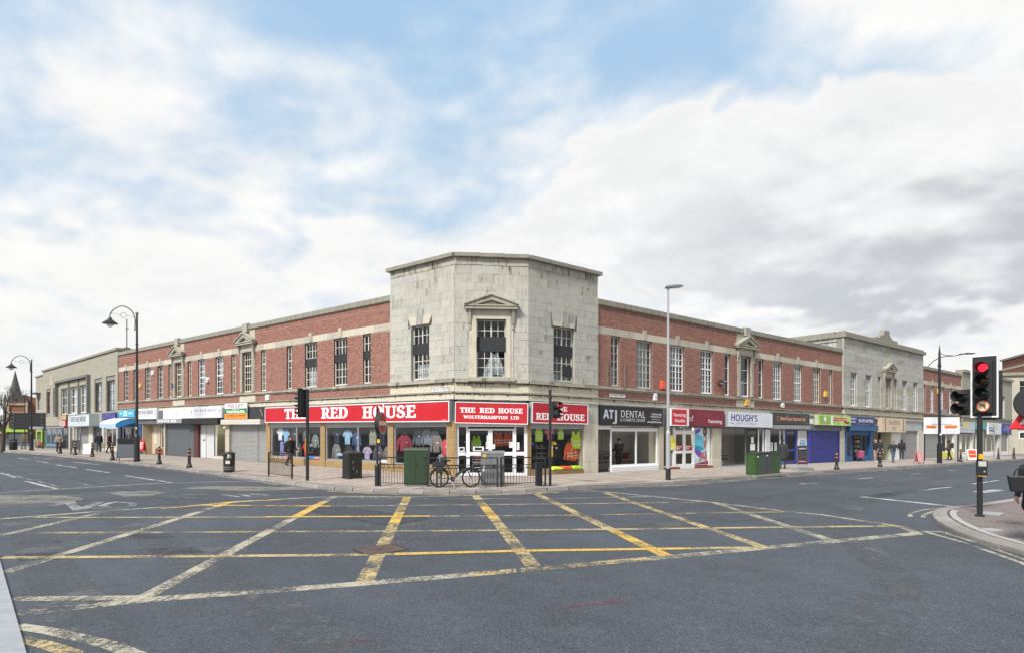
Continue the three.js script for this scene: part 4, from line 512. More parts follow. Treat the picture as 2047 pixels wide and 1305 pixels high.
{
  const t = corner, u = 1.62; towerFace(FC, t, 0.0, 3.294, [[u - 0.66, u + 0.66, 4.31, 6.95]], 50, [u - 0.94, u + 0.94]);
  aedicule(FC, t, u, { z: 0, hw: 0.66, pw: 1.16, rise: 0.36, ped: 7.36, head: 6.95, lt2: dressedLt, lt: dressedLt, m: dressed }); mb().span(u - 0.98, u + 0.98, FC.y(u, 6.95), FC.y(u, 7.62), -0.12, -0.002).mesh('backing_stone', stone[2], t); mb().span(u - 1.05, u + 1.05, FC.y(u, 4.2), FC.y(u, 4.36), 0.1, 0.24).mesh('window_sill', dressed, t);
  const w = win(FC, t, u - 0.66, u + 0.66, 4.36, 6.95, { ...tw, board: [5.55, 6.2], missing: (i, j) => i > 1 && j === 2 });
  // torn plastic sheet hanging behind the panes
  const g = new THREE.PlaneGeometry(0.95, 1.0, 24, 24), p = g.attributes.position; for (let i = 0; i < p.count; i++) { const x = p.getX(i), yv = p.getY(i), k = (yv + 0.5); p.setX(i, x * (0.25 + 0.8 * Math.pow(1 - k, 0.7)) + 0.08 * k); p.setZ(i, 0.05 * Math.sin(x * 16 + yv * 5) * (1.2 - k)); p.setY(i, yv - 0.14 * Math.abs(x) + 0.05 * Math.sin(x * 9)); } g.computeVertexNormals();
  const sh = mesh('plastic_sheet', g, new THREE.MeshPhysicalMaterial({ color: lin(0.85, 0.87, 0.9), roughness: 0.5, transmission: 0.35, thickness: 0, side: THREE.DoubleSide }), w); sh.position.set(u + 0.12, FC.y(u, 5.02), -0.34);
  // returns of the tower above the lower roofs, and its flat roof
  const q = mb(); for (const [F, u, s] of [[FL, -4.4, 1], [FR, 4.4, -1]]) { const a = F.at(u, 3.4, -0.45), b = F.at(u, 3.4, -6); const A1 = corner.worldToLocal(F.at(u + s * 0.2, 0, -0.45)), B1 = corner.worldToLocal(F.at(u + s * 0.2, 0, -6)), L = A1.distanceTo(B1); q.box((A1.x + B1.x) / 2, FC.y(1, 6.5), (A1.z + B1.z) / 2, 0.38, 6.4, L, Math.atan2(A1.x - B1.x, A1.z - B1.z)); }
  q.mesh('return_wall', stone[1], t);
  const ring = [FL.at(-4.2, 0, -0.46), FL.at(-0.2, 0, -0.46), FR.at(0.2, 0, -0.46), FR.at(4.2, 0, -0.46), FR.at(4.2, 0, -5.5), FL.at(-4.2, 0, -5.5)].map((p) => { const q = corner.worldToLocal(p.clone()); return [q.x, -q.z]; });
  const slab = (name, h, m, pts = ring, th = 0.1) => mb().ext(pts, th, M4(0, FC.y(1, h), 0, -Math.PI / 2)).mesh(name, m, t);
  slab('roof', 9.3, MAT.leadGrey); slab('upper_room_floor', 4.0, MAT.floorD); slab('upper_room_ceiling', 7.5, MAT.roomW);
  const [bx, bz] = ring[4], [ax, az] = ring[5]; mb().box((ax + bx) / 2, FC.y(1, 5.8), -(az + bz) / 2, Math.hypot(ax - bx, az - bz), 3.5, 0.1, Math.atan2(bz - az, bx - ax)).mesh('upper_room_walls', MAT.roomW, t);
}
// ---------- shopfronts ----------
function fit(x, s, x0, x1, cy, capH, c, o = {}) { const size = capH / 0.72; x.save(); x.font = `${o.bold === false ? '' : 'bold '}${size}px ${o.font || 'sans-serif'}`; const w = x.measureText(s).width; x.translate((x0 + x1) / 2, cy); x.scale((x1 - x0) / w, 1); x.fillStyle = c; x.textAlign = 'center'; x.textBaseline = 'alphabetic'; x.fillText(s, 0, capH / 2); if (o.stroke) { x.lineJoin = 'miter'; x.strokeStyle = c; x.lineWidth = o.stroke; x.strokeText(s, 0, capH / 2); } x.restore(); }
const slabText = (x, s, x0, x1, cy, h, c = '#f4f4f2') => fit(x, s, x0, x1, cy, h, c, { font: 'serif', stroke: h * 0.055 });
const RED = '#bd1423', wf = MAT.white;
const beam = (F, t, u0, u1, h0 = 2.36, h1 = 3.4, m = MAT.greyDk) => wall(F, t, 'shop_beam', m, u0, u1, h0, h1, [], -0.4, -0.03);
// red shop, left front
signBoard(FL, 'shop_sign', 'long bright red shop sign with big white letters left of the corner', -15.81, -4.69, 2.39, 3.31, 0, 0.16, 1400, (x, w, h) => { bg(x, w, h, RED); const U = (s) => (15.81 - s) / 11.12 * w; slabText(x, 'THE', U(13.65), U(11.33), h * 0.44, h * 0.66); slabText(x, 'RED', U(9.96), U(7.53), h * 0.44, h * 0.66); x.save(); slabText(x, 'HOU', U(6.35), U(3.9), h * 0.46, h * 0.66); x.restore(); }, { frame: wf, m: MAT.grey });
signBoard(FL, 'shop_sign', 'bright red sign panel ending in large white letters, next to the corner doorway', -4.67, -0.16, 2.37, 3.31, 0, 0.18, 640, (x, w, h) => { bg(x, w, h, RED); const U = (s) => (4.67 - s) / 4.51 * w; slabText(x, 'USE', U(4.6), U(2.33), h * 0.46, h * 0.66); x.fillStyle = '#e79aa0'; x.fillRect(w * 0.9, h * 0.93, w * 0.07, 5); }, { frame: wf, m: MAT.grey, in: 0.09 });
signBoard(FC, 'shop_sign', 'red sign with two lines of white letters above the corner doors', 0.0, 3.24, 2.31, 3.26, 0, 0.2, 700, (x, w, h) => { bg(x, w, h, '#bc1a27'); slabText(x, 'THE', w * 0.06, w * 0.275, h * 0.37, h * 0.235); slabText(x, 'RED', w * 0.33, w * 0.545, h * 0.37, h * 0.235); slabText(x, 'HOUSE', w * 0.59, w * 0.935, h * 0.37, h * 0.235); slabText(x, 'WOLVERHAMPTON', w * 0.11, w * 0.725, h * 0.71, h * 0.15); slabText(x, 'LTD', w * 0.765, w * 0.885, h * 0.71, h * 0.15); }, { frame: wf, m: MAT.grey, fw: 0.035 });
signBoard(FR, 'shop_sign', 'red sign with white letters on the right side of the corner', 0.02, 3.5, 2.38, 3.33, 0, 0.2, 700, (x, w, h) => { bg(x, w, h, '#b51c2a'); const U = (s) => (s + 0) / 3.52 * w; slabText(x, 'THE', U(1.3), U(2.16), h * 0.27, h * 0.22); slabText(x, 'RED', U(0.2), U(1.18), h * 0.68, h * 0.33); slabText(x, 'HOUSE', U(1.5), U(3.32), h * 0.68, h * 0.33); }, { frame: wf, m: MAT.grey, fw: 0.04 });
const streetPlate = (F, label, s, u0, u1, h0, h1, z) => signBoard(F, 'street_name_plate', label, u0, u1, h0, h1, z, z + 0.02, 360, (x, w, h) => { bg(x, w, h, '#dfe0dc'); fit(x, s, w * 0.06, w * 0.94, h * 0.5, h * 0.5, '#6f7474', { bold: false, stroke: 1.5 }); }, { frame: MAT.grey, fw: 0.012, m: wf, in: 0.012 });
streetPlate(FL, 'weathered white street name plate on the stone corner', 'SALOP STREET', -1.46, -0.33, 3.74, 3.94, 0.01); streetPlate(FR, 'white street name plate on brick above the dental practice', 'VICTORIA STREET', 5.28, 6.42, 3.79, 3.98, -0.09);
// left front: five display windows between tiled piers
beam(FL, left, -40.4, -4.4); inFrame(FL, (t) => beam(FL, t, -4.38, -0.1)); inFrame(FR, (t) => beam(FR, t, 0.1, 4.3)); beam(FC, corner, 0.1, 3.2); beam(FR, right, 4.42, 30.6);
const alu = std([0.4, 0.41, 0.42], 0.4, { metalness: 0.5 });
for (const [u0, u1] of [[-16.02, -15.56], [-10.29, -9.89]]) tiles(FL, left, u0, u1, -0.1, 2.4, -0.02);
inFrame(FL, (t) => { tiles(FL, t, -4.56, -4.19, -0.1, 2.4, -0.02); tiles(FL, t, -0.5, -0.06, -0.1, 2.4, -0.02); tiles(FL, t, -4.19, -0.5, -0.1, 0.34, -0.06); });
for (const [u0, u1] of [[-15.56, -10.29], [-9.89, -4.56]]) tiles(FL, left, u0, u1, -0.1, 0.34, -0.06);
inFrame(FR, (t) => { tiles(FR, t, 0.04, 0.16, -0.1, 2.4, -0.02); tiles(FR, t, 0.16, 3.45, -0.14, 0.24, -0.05); shopGlass(FR, t, 0.16, 3.45, 0.25, 2.2, -0.1, alu, [], 0.05); mb().span(0.16, 3.45, FR.y(1.8, 2.2), FR.y(1.8, 2.38), -0.3, -0.02).mesh('shutter_housing', MAT.shutter, t); });
const house = (F, t, u0, u1, h = 2.2) => mb().span(u0, u1, F.y((u0 + u1) / 2, h), F.y((u0 + u1) / 2, 2.4), -0.3, -0.02).mesh('shutter_housing', MAT.shutter, t);
shopGlass(FL, left, -15.54, -10.31, 0.34, 2.22, -0.1, alu, [-12.76], 0.09); house(FL, left, -15.54, -10.31); shopGlass(FL, left, -9.87, -4.58, 0.34, 2.22, -0.1, alu, [-7.04], 0.09); house(FL, left, -9.87, -4.58);
inFrame(FL, (t) => { shopGlass(FL, t, -4.17, -0.52, 0.34, 2.22, -0.1, alu, [], 0.08); house(FL, t, -4.17, -0.52); });
{ // doors of the corner entrance
  const y = FC.y(1.6), b = mb(), d = -0.12, f = (a, c, p, q) => b.span(a, c, y + p, y + q, d - 0.05, d);
  f(0.04, 0.17, -0.1, 2.3); f(3.1, 3.25, -0.1, 2.3); b.span(0.17, 3.1, y + 2.18, y + 2.32, d - 0.12, d + 0.03); f(0.5, 0.58, -0.05, 2.18); f(2.66, 2.74, -0.05, 2.18); f(1.56, 1.6, -0.05, 2.1); b.mesh('door_frame', MAT.upvc, corner);
  for (const [a, c] of [[0.58, 1.56], [1.6, 2.66]]) { const q = mb(); for (const [p, r0, s, e] of [[a, a + 0.08, 0, 2.1], [c - 0.08, c, 0, 2.1], [a + 0.08, c - 0.08, 0, 0.14], [a + 0.08, c - 0.08, 0.9, 1.06], [a + 0.08, c - 0.08, 2.02, 2.1]]) q.span(p, r0, y + s, y + e, d - 0.04, d + 0.015); const D = q.mesh('door', MAT.upvc, corner); for (const [s, e] of [[0.14, 0.9], [1.06, 2.02]]) { const g = mesh('pane', unitPlane, MAT.glass, D); g.position.set((a + c) / 2, y + (s + e) / 2, d - 0.01); g.scale.set(c - a - 0.16, e - s, 1); } mb().rod([a < 1 ? c - 0.04 : a + 0.04, y + 0.85, d + 0.05], [a < 1 ? c - 0.04 : a + 0.04, y + 1.2, d + 0.05], 0.012).mesh('handle', MAT.steel, D); }
  for (const [a, c] of [[0.17, 0.5], [2.74, 3.1]]) { const q = mb().span(a, c, y + 0.9, y + 1.06, d - 0.04, d).span(a, c, y - 0.02, y + 0.12, d - 0.04, d).mesh('side_light', MAT.upvc, corner); for (const [s, e] of [[0.12, 0.9], [1.06, 2.18]]) { const g = mesh('pane', unitPlane, MAT.glass, q); g.position.set((a + c) / 2, y + (s + e) / 2, d - 0.02); g.scale.set(c - a, e - s, 1); } }
  tiles(FC, corner, -0.02, 0.05, -0.1, 2.3, 0); tiles(FC, corner, 3.24, 3.29, -0.12, 2.3, 0);
  // stickers and notices on the glass
  const nt = [[0.3, 1.08, 0.26, 0.2], [1.05, 1.1, 0.48, 0.2], [1.46, 1.5, 0.09, 0.3], [1.44, 1.2, 0.12, 0.3], [1.72, 1.2, 0.14, 0.2], [2.5, 1.25, 0.16, 0.26], [2.82, 1.15, 0.12, 0.34]]; nt.forEach(([u, h, w, hh], i) => { const p = mesh('notice', new THREE.PlaneGeometry(w, hh), tex(canvasTex(64, 64, (x) => { bg(x, 64, 64, '#e8e9e8'); x.fillStyle = i % 3 ? '#6b7377' : '#3a7a52'; for (let k = 0; k < 5; k++) x.fillRect(8, 8 + k * 10, 20 + (k * 17 + i * 7) % 28, 4); if (i < 2) { x.fillStyle = '#23282a'; x.fillRect(10, 14, 44, 34); } })), corner); p.position.set(u, y + h + hh / 2, d + 0.03); });
}
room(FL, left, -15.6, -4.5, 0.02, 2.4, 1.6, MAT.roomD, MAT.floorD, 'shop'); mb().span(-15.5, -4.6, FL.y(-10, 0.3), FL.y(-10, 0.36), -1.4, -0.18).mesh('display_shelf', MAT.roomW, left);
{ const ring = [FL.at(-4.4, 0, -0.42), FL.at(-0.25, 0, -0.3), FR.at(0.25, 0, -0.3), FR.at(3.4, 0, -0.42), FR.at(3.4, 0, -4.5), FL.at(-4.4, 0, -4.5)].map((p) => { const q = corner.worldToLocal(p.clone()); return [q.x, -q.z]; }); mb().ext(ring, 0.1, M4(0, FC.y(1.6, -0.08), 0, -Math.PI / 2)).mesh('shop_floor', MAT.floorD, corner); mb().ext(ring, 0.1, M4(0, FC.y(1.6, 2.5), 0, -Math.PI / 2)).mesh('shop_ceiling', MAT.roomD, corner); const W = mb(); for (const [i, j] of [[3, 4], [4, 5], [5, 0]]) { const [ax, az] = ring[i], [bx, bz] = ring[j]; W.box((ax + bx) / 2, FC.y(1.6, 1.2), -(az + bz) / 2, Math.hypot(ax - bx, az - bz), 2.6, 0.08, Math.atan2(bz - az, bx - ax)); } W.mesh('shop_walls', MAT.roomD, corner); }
// next unit left: closed shutter, to-let board
pier(FL, left, -21.3, -20.74, -0.3, 3.38, -0.4, -0.06, 30, [dressedLt, bandS]);
shutter(FL, left, -20.7, -17.3, -0.06, 2.3, -0.22, MAT.shutter); shutter(FL, left, -17.25, -16.06, -0.1, 2.3, -0.2, MAT.shutter);
signBoard(FL, 'shutter_box_sign', 'dirty cream shutter box with faded lettering under the to let board', -21.2, -16.2, 2.3, 2.62, -0.3, 0.28, 700, (x, w, h) => { bg(x, w, h, '#cfc9bf'); fit(x, 'HEARING AID SOLUTIONS', w * 0.03, w * 0.98, h * 0.5, h * 0.5, '#b3aaa8', { bold: false }); x.fillStyle = '#c98c4a'; x.fillRect(w * 0.1, h * 0.93, w * 0.3, 5); }, { m: MAT.oldWhite });
signBoard(FL, 'fascia_panel', 'black fascia panel with a torn pale streak beside the to let board', -17.9, -16.1, 2.64, 3.37, -0.05, 0.04, 300, (x, w, h) => { bg(x, w, h, '#2b2c30'); x.strokeStyle = '#d8d4d0'; x.lineWidth = 4; x.beginPath(); x.moveTo(w * 0.7, h * 0.12); x.lineTo(w * 0.9, h * 0.75); x.stroke(); x.strokeStyle = '#8a2a3a'; x.beginPath(); x.moveTo(w * 0.75, h * 0.5); x.lineTo(w * 0.97, h * 0.9); x.stroke(); }, { m: MAT.blackMatt });
signBoard(FL, 'to_let_board', 'white, green and orange to let board above the grey shutter', -20.9, -18.0, 2.66, 3.66, 0.1, 0.16, 560, (x, w, h) => { bg(x, w, h, '#d9dadb'); fit(x, 'TO LET', w * 0.15, w * 0.85, h * 0.17, h * 0.19, '#a03a4c', { bold: false, stroke: 2 }); x.fillStyle = '#0d7a45'; x.fillRect(0, h * 0.34, w, h * 0.33); fit(x, 'NICHOLAS', w * 0.34, w * 0.66, h * 0.4, h * 0.05, '#eef2ee'); slabText(x, 'TROMANS.', w * 0.07, w * 0.95, h * 0.54, h * 0.16); x.fillStyle = '#f08a1d'; x.fillRect(0, h * 0.67, w, h * 0.33); fit(x, '01902 425646', w * 0.08, w * 0.94, h * 0.8, h * 0.11, '#5d3a12', { bold: false, stroke: 2 }); fit(x, 'www.tromans.co.uk', w * 0.1, w * 0.92, h * 0.94, h * 0.05, '#6d4416', { bold: false }); }, { m: MAT.white, in: 0.02 });
// music shop with canopy
signBoard(FL, 'shop_sign', 'faded white sign with blue lettering above the black canopy', -26.2, -21.5, 2.76, 3.52, -0.05, 0.08, 640, (x, w, h) => { bg(x, w, h, '#d9dadd'); fit(x, 'BIG BEAR MUSIC', w * 0.13, w * 0.86, h * 0.3, h * 0.28, '#8893b4'); fit(x, 'www.bigbearmusic.co.uk   01902 420000', w * 0.15, w * 0.86, h * 0.66, h * 0.1, '#9a9fae', { bold: false }); x.fillStyle = '#7c7488'; for (const q of [0.04, 0.95]) { x.beginPath(); x.moveTo(w * q - 12, h * 0.5); x.lineTo(w * q, h * 0.2); x.lineTo(w * q + 12, h * 0.5); x.fill(); x.fillRect(w * q - 3, h * 0.62, 6, h * 0.14); } }, { m: MAT.white });
signBoard(FL, 'shop_sign', 'faded blank white sign above the dark grey shutter', -30.9, -26.25, 2.74, 3.5, -0.05, 0.06, 560, (x, w, h) => { bg(x, w, h, '#dcdcdc'); fit(x, 'GUNS & ', w * 0.04, w * 0.4, h * 0.25, h * 0.18, '#cfcfd2', { bold: false }); fit(x, 'ACCESSORIES', w * 0.05, w * 0.42, h * 0.75, h * 0.16, '#c6c8cc', { bold: false }); x.fillStyle = '#c2c6d4'; x.fillRect(w * 0.5, h * 0.5, w * 0.46, 6); x.fillRect(w * 0.62, h * 0.72, w * 0.34, 6); x.fillStyle = '#d4b8b4'; x.fillRect(w * 0.72, h * 0.2, w * 0.2, 7); }, { m: MAT.white });
signBoard(FL, 'shutter_box_sign', 'grey shutter box with three small white labels', -31.5, -26.8, 2.42, 2.74, -0.3, 0.3, 560, (x, w, h) => { bg(x, w, h, '#8d9298'); for (const q of [0.05, 0.29, 0.55]) { x.fillStyle = '#d6d7d8'; x.fillRect(w * q, h * 0.15, w * 0.2, h * 0.72); x.fillStyle = '#b9a7a7'; x.fillRect(w * q + 12, h * 0.35, w * 0.14, 5); x.fillRect(w * q + 20, h * 0.62, w * 0.1, 5); } }, { m: MAT.grey });
{ const t = grp('shop_canopy', 'black boxed canopy over the music shop entrance', 'canopy'); FL.put(t, -24.1, 2.34, 0); mb().span(-2.7, 2.7, 0, 0.38, -0.3, 0.42).mesh('box', MAT.blackMatt, t); mb().span(-2.68, 2.68, 0.385, 0.41, -0.28, 0.43).mesh('flashing', MAT.greyDk, t); }
shutter(FL, left, -30.85, -26.15, -0.1, 2.42, -0.2, MAT.shutDk); { const y = FL.y(-24); mb().span(-26.12, -25.5, y - 0.2, y + 2.4, -0.35, -0.15).span(-21.42, -21.3, y - 0.2, y + 2.4, -0.35, -0.1).mesh('door_jamb', mt([0.13, 0.04, 0.04], 0.6), left); mb().span(-25.5, -24.7, y - 0.2, y + 2.3, -0.4, -0.34).span(-24.68, -23.15, y - 0.2, y + 2.3, -0.42, -0.38).mesh('panel', std([0.6, 0.61, 0.61], 0.6), left); mb().span(-25.1, -24.8, y + 1.2, y + 1.26, -0.34, -0.31).mesh('letter_plate', MAT.black, left); mb().span(-23.15, -21.42, y - 0.2, y + 0.14, -0.36, -0.1).mesh('stall_riser', MAT.oldWhite, left); }
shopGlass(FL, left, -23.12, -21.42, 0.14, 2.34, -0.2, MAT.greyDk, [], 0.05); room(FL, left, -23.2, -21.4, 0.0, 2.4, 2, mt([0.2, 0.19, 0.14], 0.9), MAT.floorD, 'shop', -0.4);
{ const t = grp('strip_light', 'lit yellow strip lamp in the music shop window', 'lamp'); FL.put(t, -22.25, 2.1, -0.7); mb().span(-0.6, 0.6, 0.03, 0.08, -0.06, 0.06).mesh('batten', MAT.white, t); mb().rod([-0.58, 0.0, 0], [0.58, 0.0, 0], 0.022).mesh('tube', new THREE.MeshStandardMaterial({ color: 0x000000, emissive: lin(1, 0.82, 0.25), emissiveIntensity: 1.6 }), t); const l = new THREE.PointLight(lin(1, 0.85, 0.4), 1.6, 0); l.position.set(0, -0.08, 0.06); l.castShadow = true; t.add(l); }
// white-signed music shop, beige recess
pier(FL, left, -31.1, -30.9, -0.3, 2.74, -0.4, -0.06, 34, [dressedLt]); signBoard(FL, 'shop_sign', 'white sign with black serif lettering and a blue mark, left brick terrace', -36.0, -31.95, 2.76, 3.6, -0.05, 0.12, 640, (x, w, h) => { bg(x, w, h, '#d9dbdd'); slabText(x, 'ONE WAY MUSIC', w * 0.03, w * 0.86, h * 0.35, h * 0.36, '#4b4e55'); fit(x, 'musical instruments bought and sold', w * 0.12, w * 0.76, h * 0.7, h * 0.09, '#9ba1ab', { bold: false }); x.strokeStyle = '#5aa7cf'; x.lineWidth = 10; x.beginPath(); x.arc(w * 0.93, h * 0.45, 20, 0.4, 6); x.stroke(); x.fillStyle = '#5aa7cf'; x.fillRect(w * 0.95, h * 0.2, 9, h * 0.6); }, { m: MAT.white });
{ const y = FL.y(-33.2); mb().span(-35.3, -33.3, y - 0.2, y + 2.5, -0.9, -0.8).span(-35.4, -35.3, y - 0.2, y + 2.5, -0.9, -0.1).mesh('panelling', std([0.52, 0.42, 0.29], 0.7), left); mb().span(-33.3, -31.1, y - 0.2, y + 0.45, -0.9, -0.3).mesh('stall_riser', mt([0.3, 0.09, 0.05], 0.8), left); mb().span(-35.4, -31.0, y + 2.42, y + 2.75, -0.9, -0.03).mesh('soffit', MAT.greyDk, left); room(FL, left, -35.3, -31.1, 0.02, 2.45, 3, std([0.4, 0.33, 0.2], 0.9), MAT.floorD, 'shop', -0.95); }
shopGlass(FL, left, -33.25, -31.15, 0.45, 2.4, -0.6, MAT.oldWhite, [], 0.06);
signBoard(FL, 'vertical_sign', 'narrow upright white sign with stacked black letters in the beige recess', -34.75, -34.25, 0.75, 2.25, -0.8, -0.76, 90, (x, w, h) => { bg(x, w, h, '#d8d4cc'); 'ONE WAY MUSIC'.split('').forEach((c, i) => txt(x, c, w / 2, h * (0.06 + i * 0.074), 24, '#4a4c50', { bold: true, font: 'serif' })); }, { m: MAT.white });
// blue corner shop with an awning
signBoard(FL, 'shop_sign', 'turquoise sign with pale panels above the blue and white awning', -40.0, -36.5, 2.95, 3.55, -0.05, 0.08, 480, (x, w, h) => { bg(x, w, h, '#3f9fc4'); x.fillStyle = '#bfe0ec'; fit(x, 'THE', w * 0.05, w * 0.2, h * 0.45, h * 0.35, '#cfe7f1'); x.fillRect(w * 0.3, h * 0.1, w * 0.24, h * 0.75); fit(x, 'BARBER', w * 0.32, w * 0.52, h * 0.45, h * 0.25, '#5b8fb0'); fit(x, 'SHOP', w * 0.62, w * 0.88, h * 0.45, h * 0.35, '#cfe7f1'); }, { m: MAT.teal });
{ const y = FL.y(-38); for (const [a, c] of [[-36.1, -35.45], [-40.3, -39.9]]) mb().span(a, c, y - 0.3, y + 2.95, -0.4, -0.05).mesh('pilaster', mt([0.03, 0.10, 0.26], 0.55), left); mb().span(-39.9, -36.1, y + 2.1, y + 2.95, -0.4, -0.06).mesh('blue_fascia', mt([0.05, 0.2, 0.4], 0.5), left); mb().span(-39.9, -36.1, y - 0.3, y + 0.5, -0.4, -0.1).mesh('stall_riser', mt([0.03, 0.13, 0.3], 0.5), left); } shopGlass(FL, left, -39.9, -36.1, 0.5, 2.1, -0.2, MAT.white, [-38.6, -37.2], 0.06); room(FL, left, -40, -36, 0, 2.3, 3, MAT.roomW, MAT.floorD, 'shop');
{ const t = grp('shop_awning', 'blue and white folding awning over the pavement, left terrace', 'awning'); FL.put(t, -38.3, 2.06, 0); const wM = std([0.72, 0.74, 0.76], 0.8), bM = std([0.05, 0.32, 0.68], 0.7), pr = [[-0.05, 0.82], [0.5, 0.78], [1.1, 0.6], [1.45, 0.34], [1.47, 0.3], [1.1, 0.56], [0.5, 0.74], [-0.05, 0.78]];
  for (let k = 0; k < 6; k++) mb().ext(pr, 0.62, M4(-1.86 + k * 0.62, 0, 0, 0, Math.PI / 2, 0).multiply(new THREE.Matrix4().makeScale(-1, 1, 1))).mesh('canvas_panel', wM, t); mb().span(-1.86, 1.86, 0, 0.33, 1.44, 1.46).mesh('valance', std([0.34, 0.52, 0.72], 0.8), t); for (const s of [-1, 1]) mb().ext([[0, 0.75], [1.1, 0.56], [1.44, 0.32], [1.44, 0], [1.2, 0.05], [0, 0.45]], 0.02, M4(s * 1.87, 0, 0, 0, -Math.PI / 2, 0)).mesh('side_flap', bM, t); }

// ---------- right range shops ----------
signBoard(FR, 'shop_sign', 'black dental practice sign with silver and white lettering', 4.45, 9.2, 2.42, 3.34, -0.02, 0.12, 760, (x, w, h) => { bg(x, w, h, '#221e20'); x.fillStyle = '#2d2224'; x.beginPath(); x.moveTo(w * 0.76, h * 0.2); x.quadraticCurveTo(w * 0.85, h * 0.08, w, h * 0.1); x.lineTo(w, h); x.lineTo(w * 0.74, h); x.fill(); const U = (s) => (s - 4.45) / 4.75 * w; fit(x, 'AT', U(4.6), U(5.35), h * 0.45, h * 0.5, '#b9bcc8', { stroke: 3 }); fit(x, 'J', U(5.38), U(5.66), h * 0.53, h * 0.66, '#b9bcc8', { stroke: 3 }); fit(x, 'DENTAL', U(5.84), U(7.79), h * 0.4, h * 0.4, '#d9d9d7', { bold: false }); fit(x, '& COSMETIC CENTRE', U(5.82), U(7.77), h * 0.75, h * 0.17, '#d9d9d7', { bold: false }); fit(x, '01902 425 409', U(8.3), U(9.1), h * 0.35, h * 0.1, '#eee'); fit(x, 'info@atjdental.co.uk', U(8.2), U(9.1), h * 0.5, h * 0.08, '#eee'); fit(x, 'Dental Care', U(8.3), U(9.0), h * 0.66, h * 0.07, '#ddd', { bold: false }); fit(x, 'www.atjdental.co.uk', U(7.95), U(9.1), h * 0.82, h * 0.1, '#eee'); }, { m: MAT.black });
{ const y = FR.y(7), m = MAT.white; mb().span(5.4, 9.08, y - 0.25, y + 0.3, -0.3, -0.05).mesh('stall_riser', m, right); const q = mb(); for (let k = 0; k < 4; k++) q.span(5.45, 9.04, y - 0.04 + k * 0.09, y - 0.03 + k * 0.09, -0.05, -0.035); q.mesh('riser_boarding', m, right); mb().span(5.4, 9.08, y + 2.18, y + 2.24, -0.2, -0.08).span(5.4, 9.08, y + 2.36, y + 2.42, -0.2, -0.08).span(4.45, 5.4, y + 2.18, y + 2.42, -0.3, -0.1).mesh('transom', m, right); }
shopGlass(FR, right, 5.4, 9.08, 0.3, 2.18, -0.14, MAT.white, [7.35], 0.09); shopGlass(FR, right, 5.4, 9.08, 2.24, 2.36, -0.16, MAT.white, [6.7, 7.9], 0.03); room(FR, right, 4.45, 9.3, 0.0, 2.5, 2.0, mt([0.74, 0.7, 0.6], 0.9), mt([0.4, 0.36, 0.3], 0.7), 'shop');
{ const y = FR.y(4.9), g = mb(); for (let k = 0; k <= 9; k++) g.rod([4.5 + k * 0.096, y, -0.16], [4.5 + k * 0.096, y + 2.15, -0.16], 0.011); for (const h of [0.05, 0.8, 1.05, 2.12]) g.span(4.46, 5.4, y + h, y + h + (h === 0.8 ? 0.22 : 0.04), -0.17, -0.15); g.mesh('security_gate', MAT.black, right); mb().span(4.44, 4.5, y, y + 2.16, -0.3, -0.1).mesh('gate_jamb', MAT.blackMatt, right); const bl = mb(); for (let k = 0; k < 5; k++) bl.box(8.55 + k * 0.1, y + 1.25, -0.26, 0.085, 1.8, 0.004, 0.3); bl.mesh('vertical_blind', std([0.66, 0.62, 0.45], 0.9), right); }
const chairM = mt([0.22, 0.05, 0.025], 0.6); [6.1, 6.75, 7.75, 8.3].forEach((u, i) => { const t = grp('waiting_chair', ['dark red waiting room chair at the left of the dental window', 'dark red waiting room chair left of the dental window mullion', 'dark red waiting room chair right of the dental window mullion', 'dark red waiting room chair by the vertical blind in the dental window'][i], 'chair'); FR.put(t, u, 0.0, -1.5); mb().box(0, 0.45, 0, 0.45, 0.05, 0.42).mesh('seat', chairM, t); mb().ext([[-0.22, 0], [0.22, 0], [0.24, 0.3], [0.18, 0.36], [-0.18, 0.36], [-0.24, 0.3]], 0.04, M4(0, 0.58, -0.22)).mesh('backrest', chairM, t); for (const [a, c] of [[-1, -1], [1, -1], [-1, 1], [1, 1]]) mb().rod([a * 0.2, 0, c * 0.19], [a * 0.2, 0.44, c * 0.19], 0.013).mesh('leg', MAT.steel, t); });
pier(FR, right, 9.1, 9.5, -0.3, 3.38, -0.4, -0.05, 36, [dressedLt, stone[2], bandS]);
// tanning shop
signBoard(FR, 'shop_sign', 'long maroon shop sign with white lettering at its right end', 10.6, 14.95, 2.44, 3.4, -0.05, 0.12, 640, (x, w, h) => { bg(x, w, h, '#7c2434'); x.save(); x.transform(1, 0, -0.35, 1, h * 0.3, 0); fit(x, 'ol', w * 0.17, w * 0.27, h * 0.55, h * 0.34, '#eadfe0', { font: 'serif', bold: false }); x.restore(); fit(x, 'Tanning', w * 0.62, w * 0.95, h * 0.7, h * 0.2, '#f0e9e9'); }, { m: MAT.maroon });
signBoard(FR, 'projecting_sign', 'square red light-box sign with white border beside the street lamp', 9.62, 11.2, 2.42, 3.38, 0.05, 0.34, 340, (x, w, h) => { bg(x, w, h, '#e9e6e6'); x.fillStyle = '#c41f33'; x.fillRect(w * 0.04, h * 0.05, w * 0.84, h * 0.9); fit(x, 'Tanning', w * 0.12, w * 0.82, h * 0.37, h * 0.18, '#f3eeee'); fit(x, 'Studio', w * 0.2, w * 0.78, h * 0.7, h * 0.18, '#f3eeee'); }, { m: MAT.white, in: 0.02 });
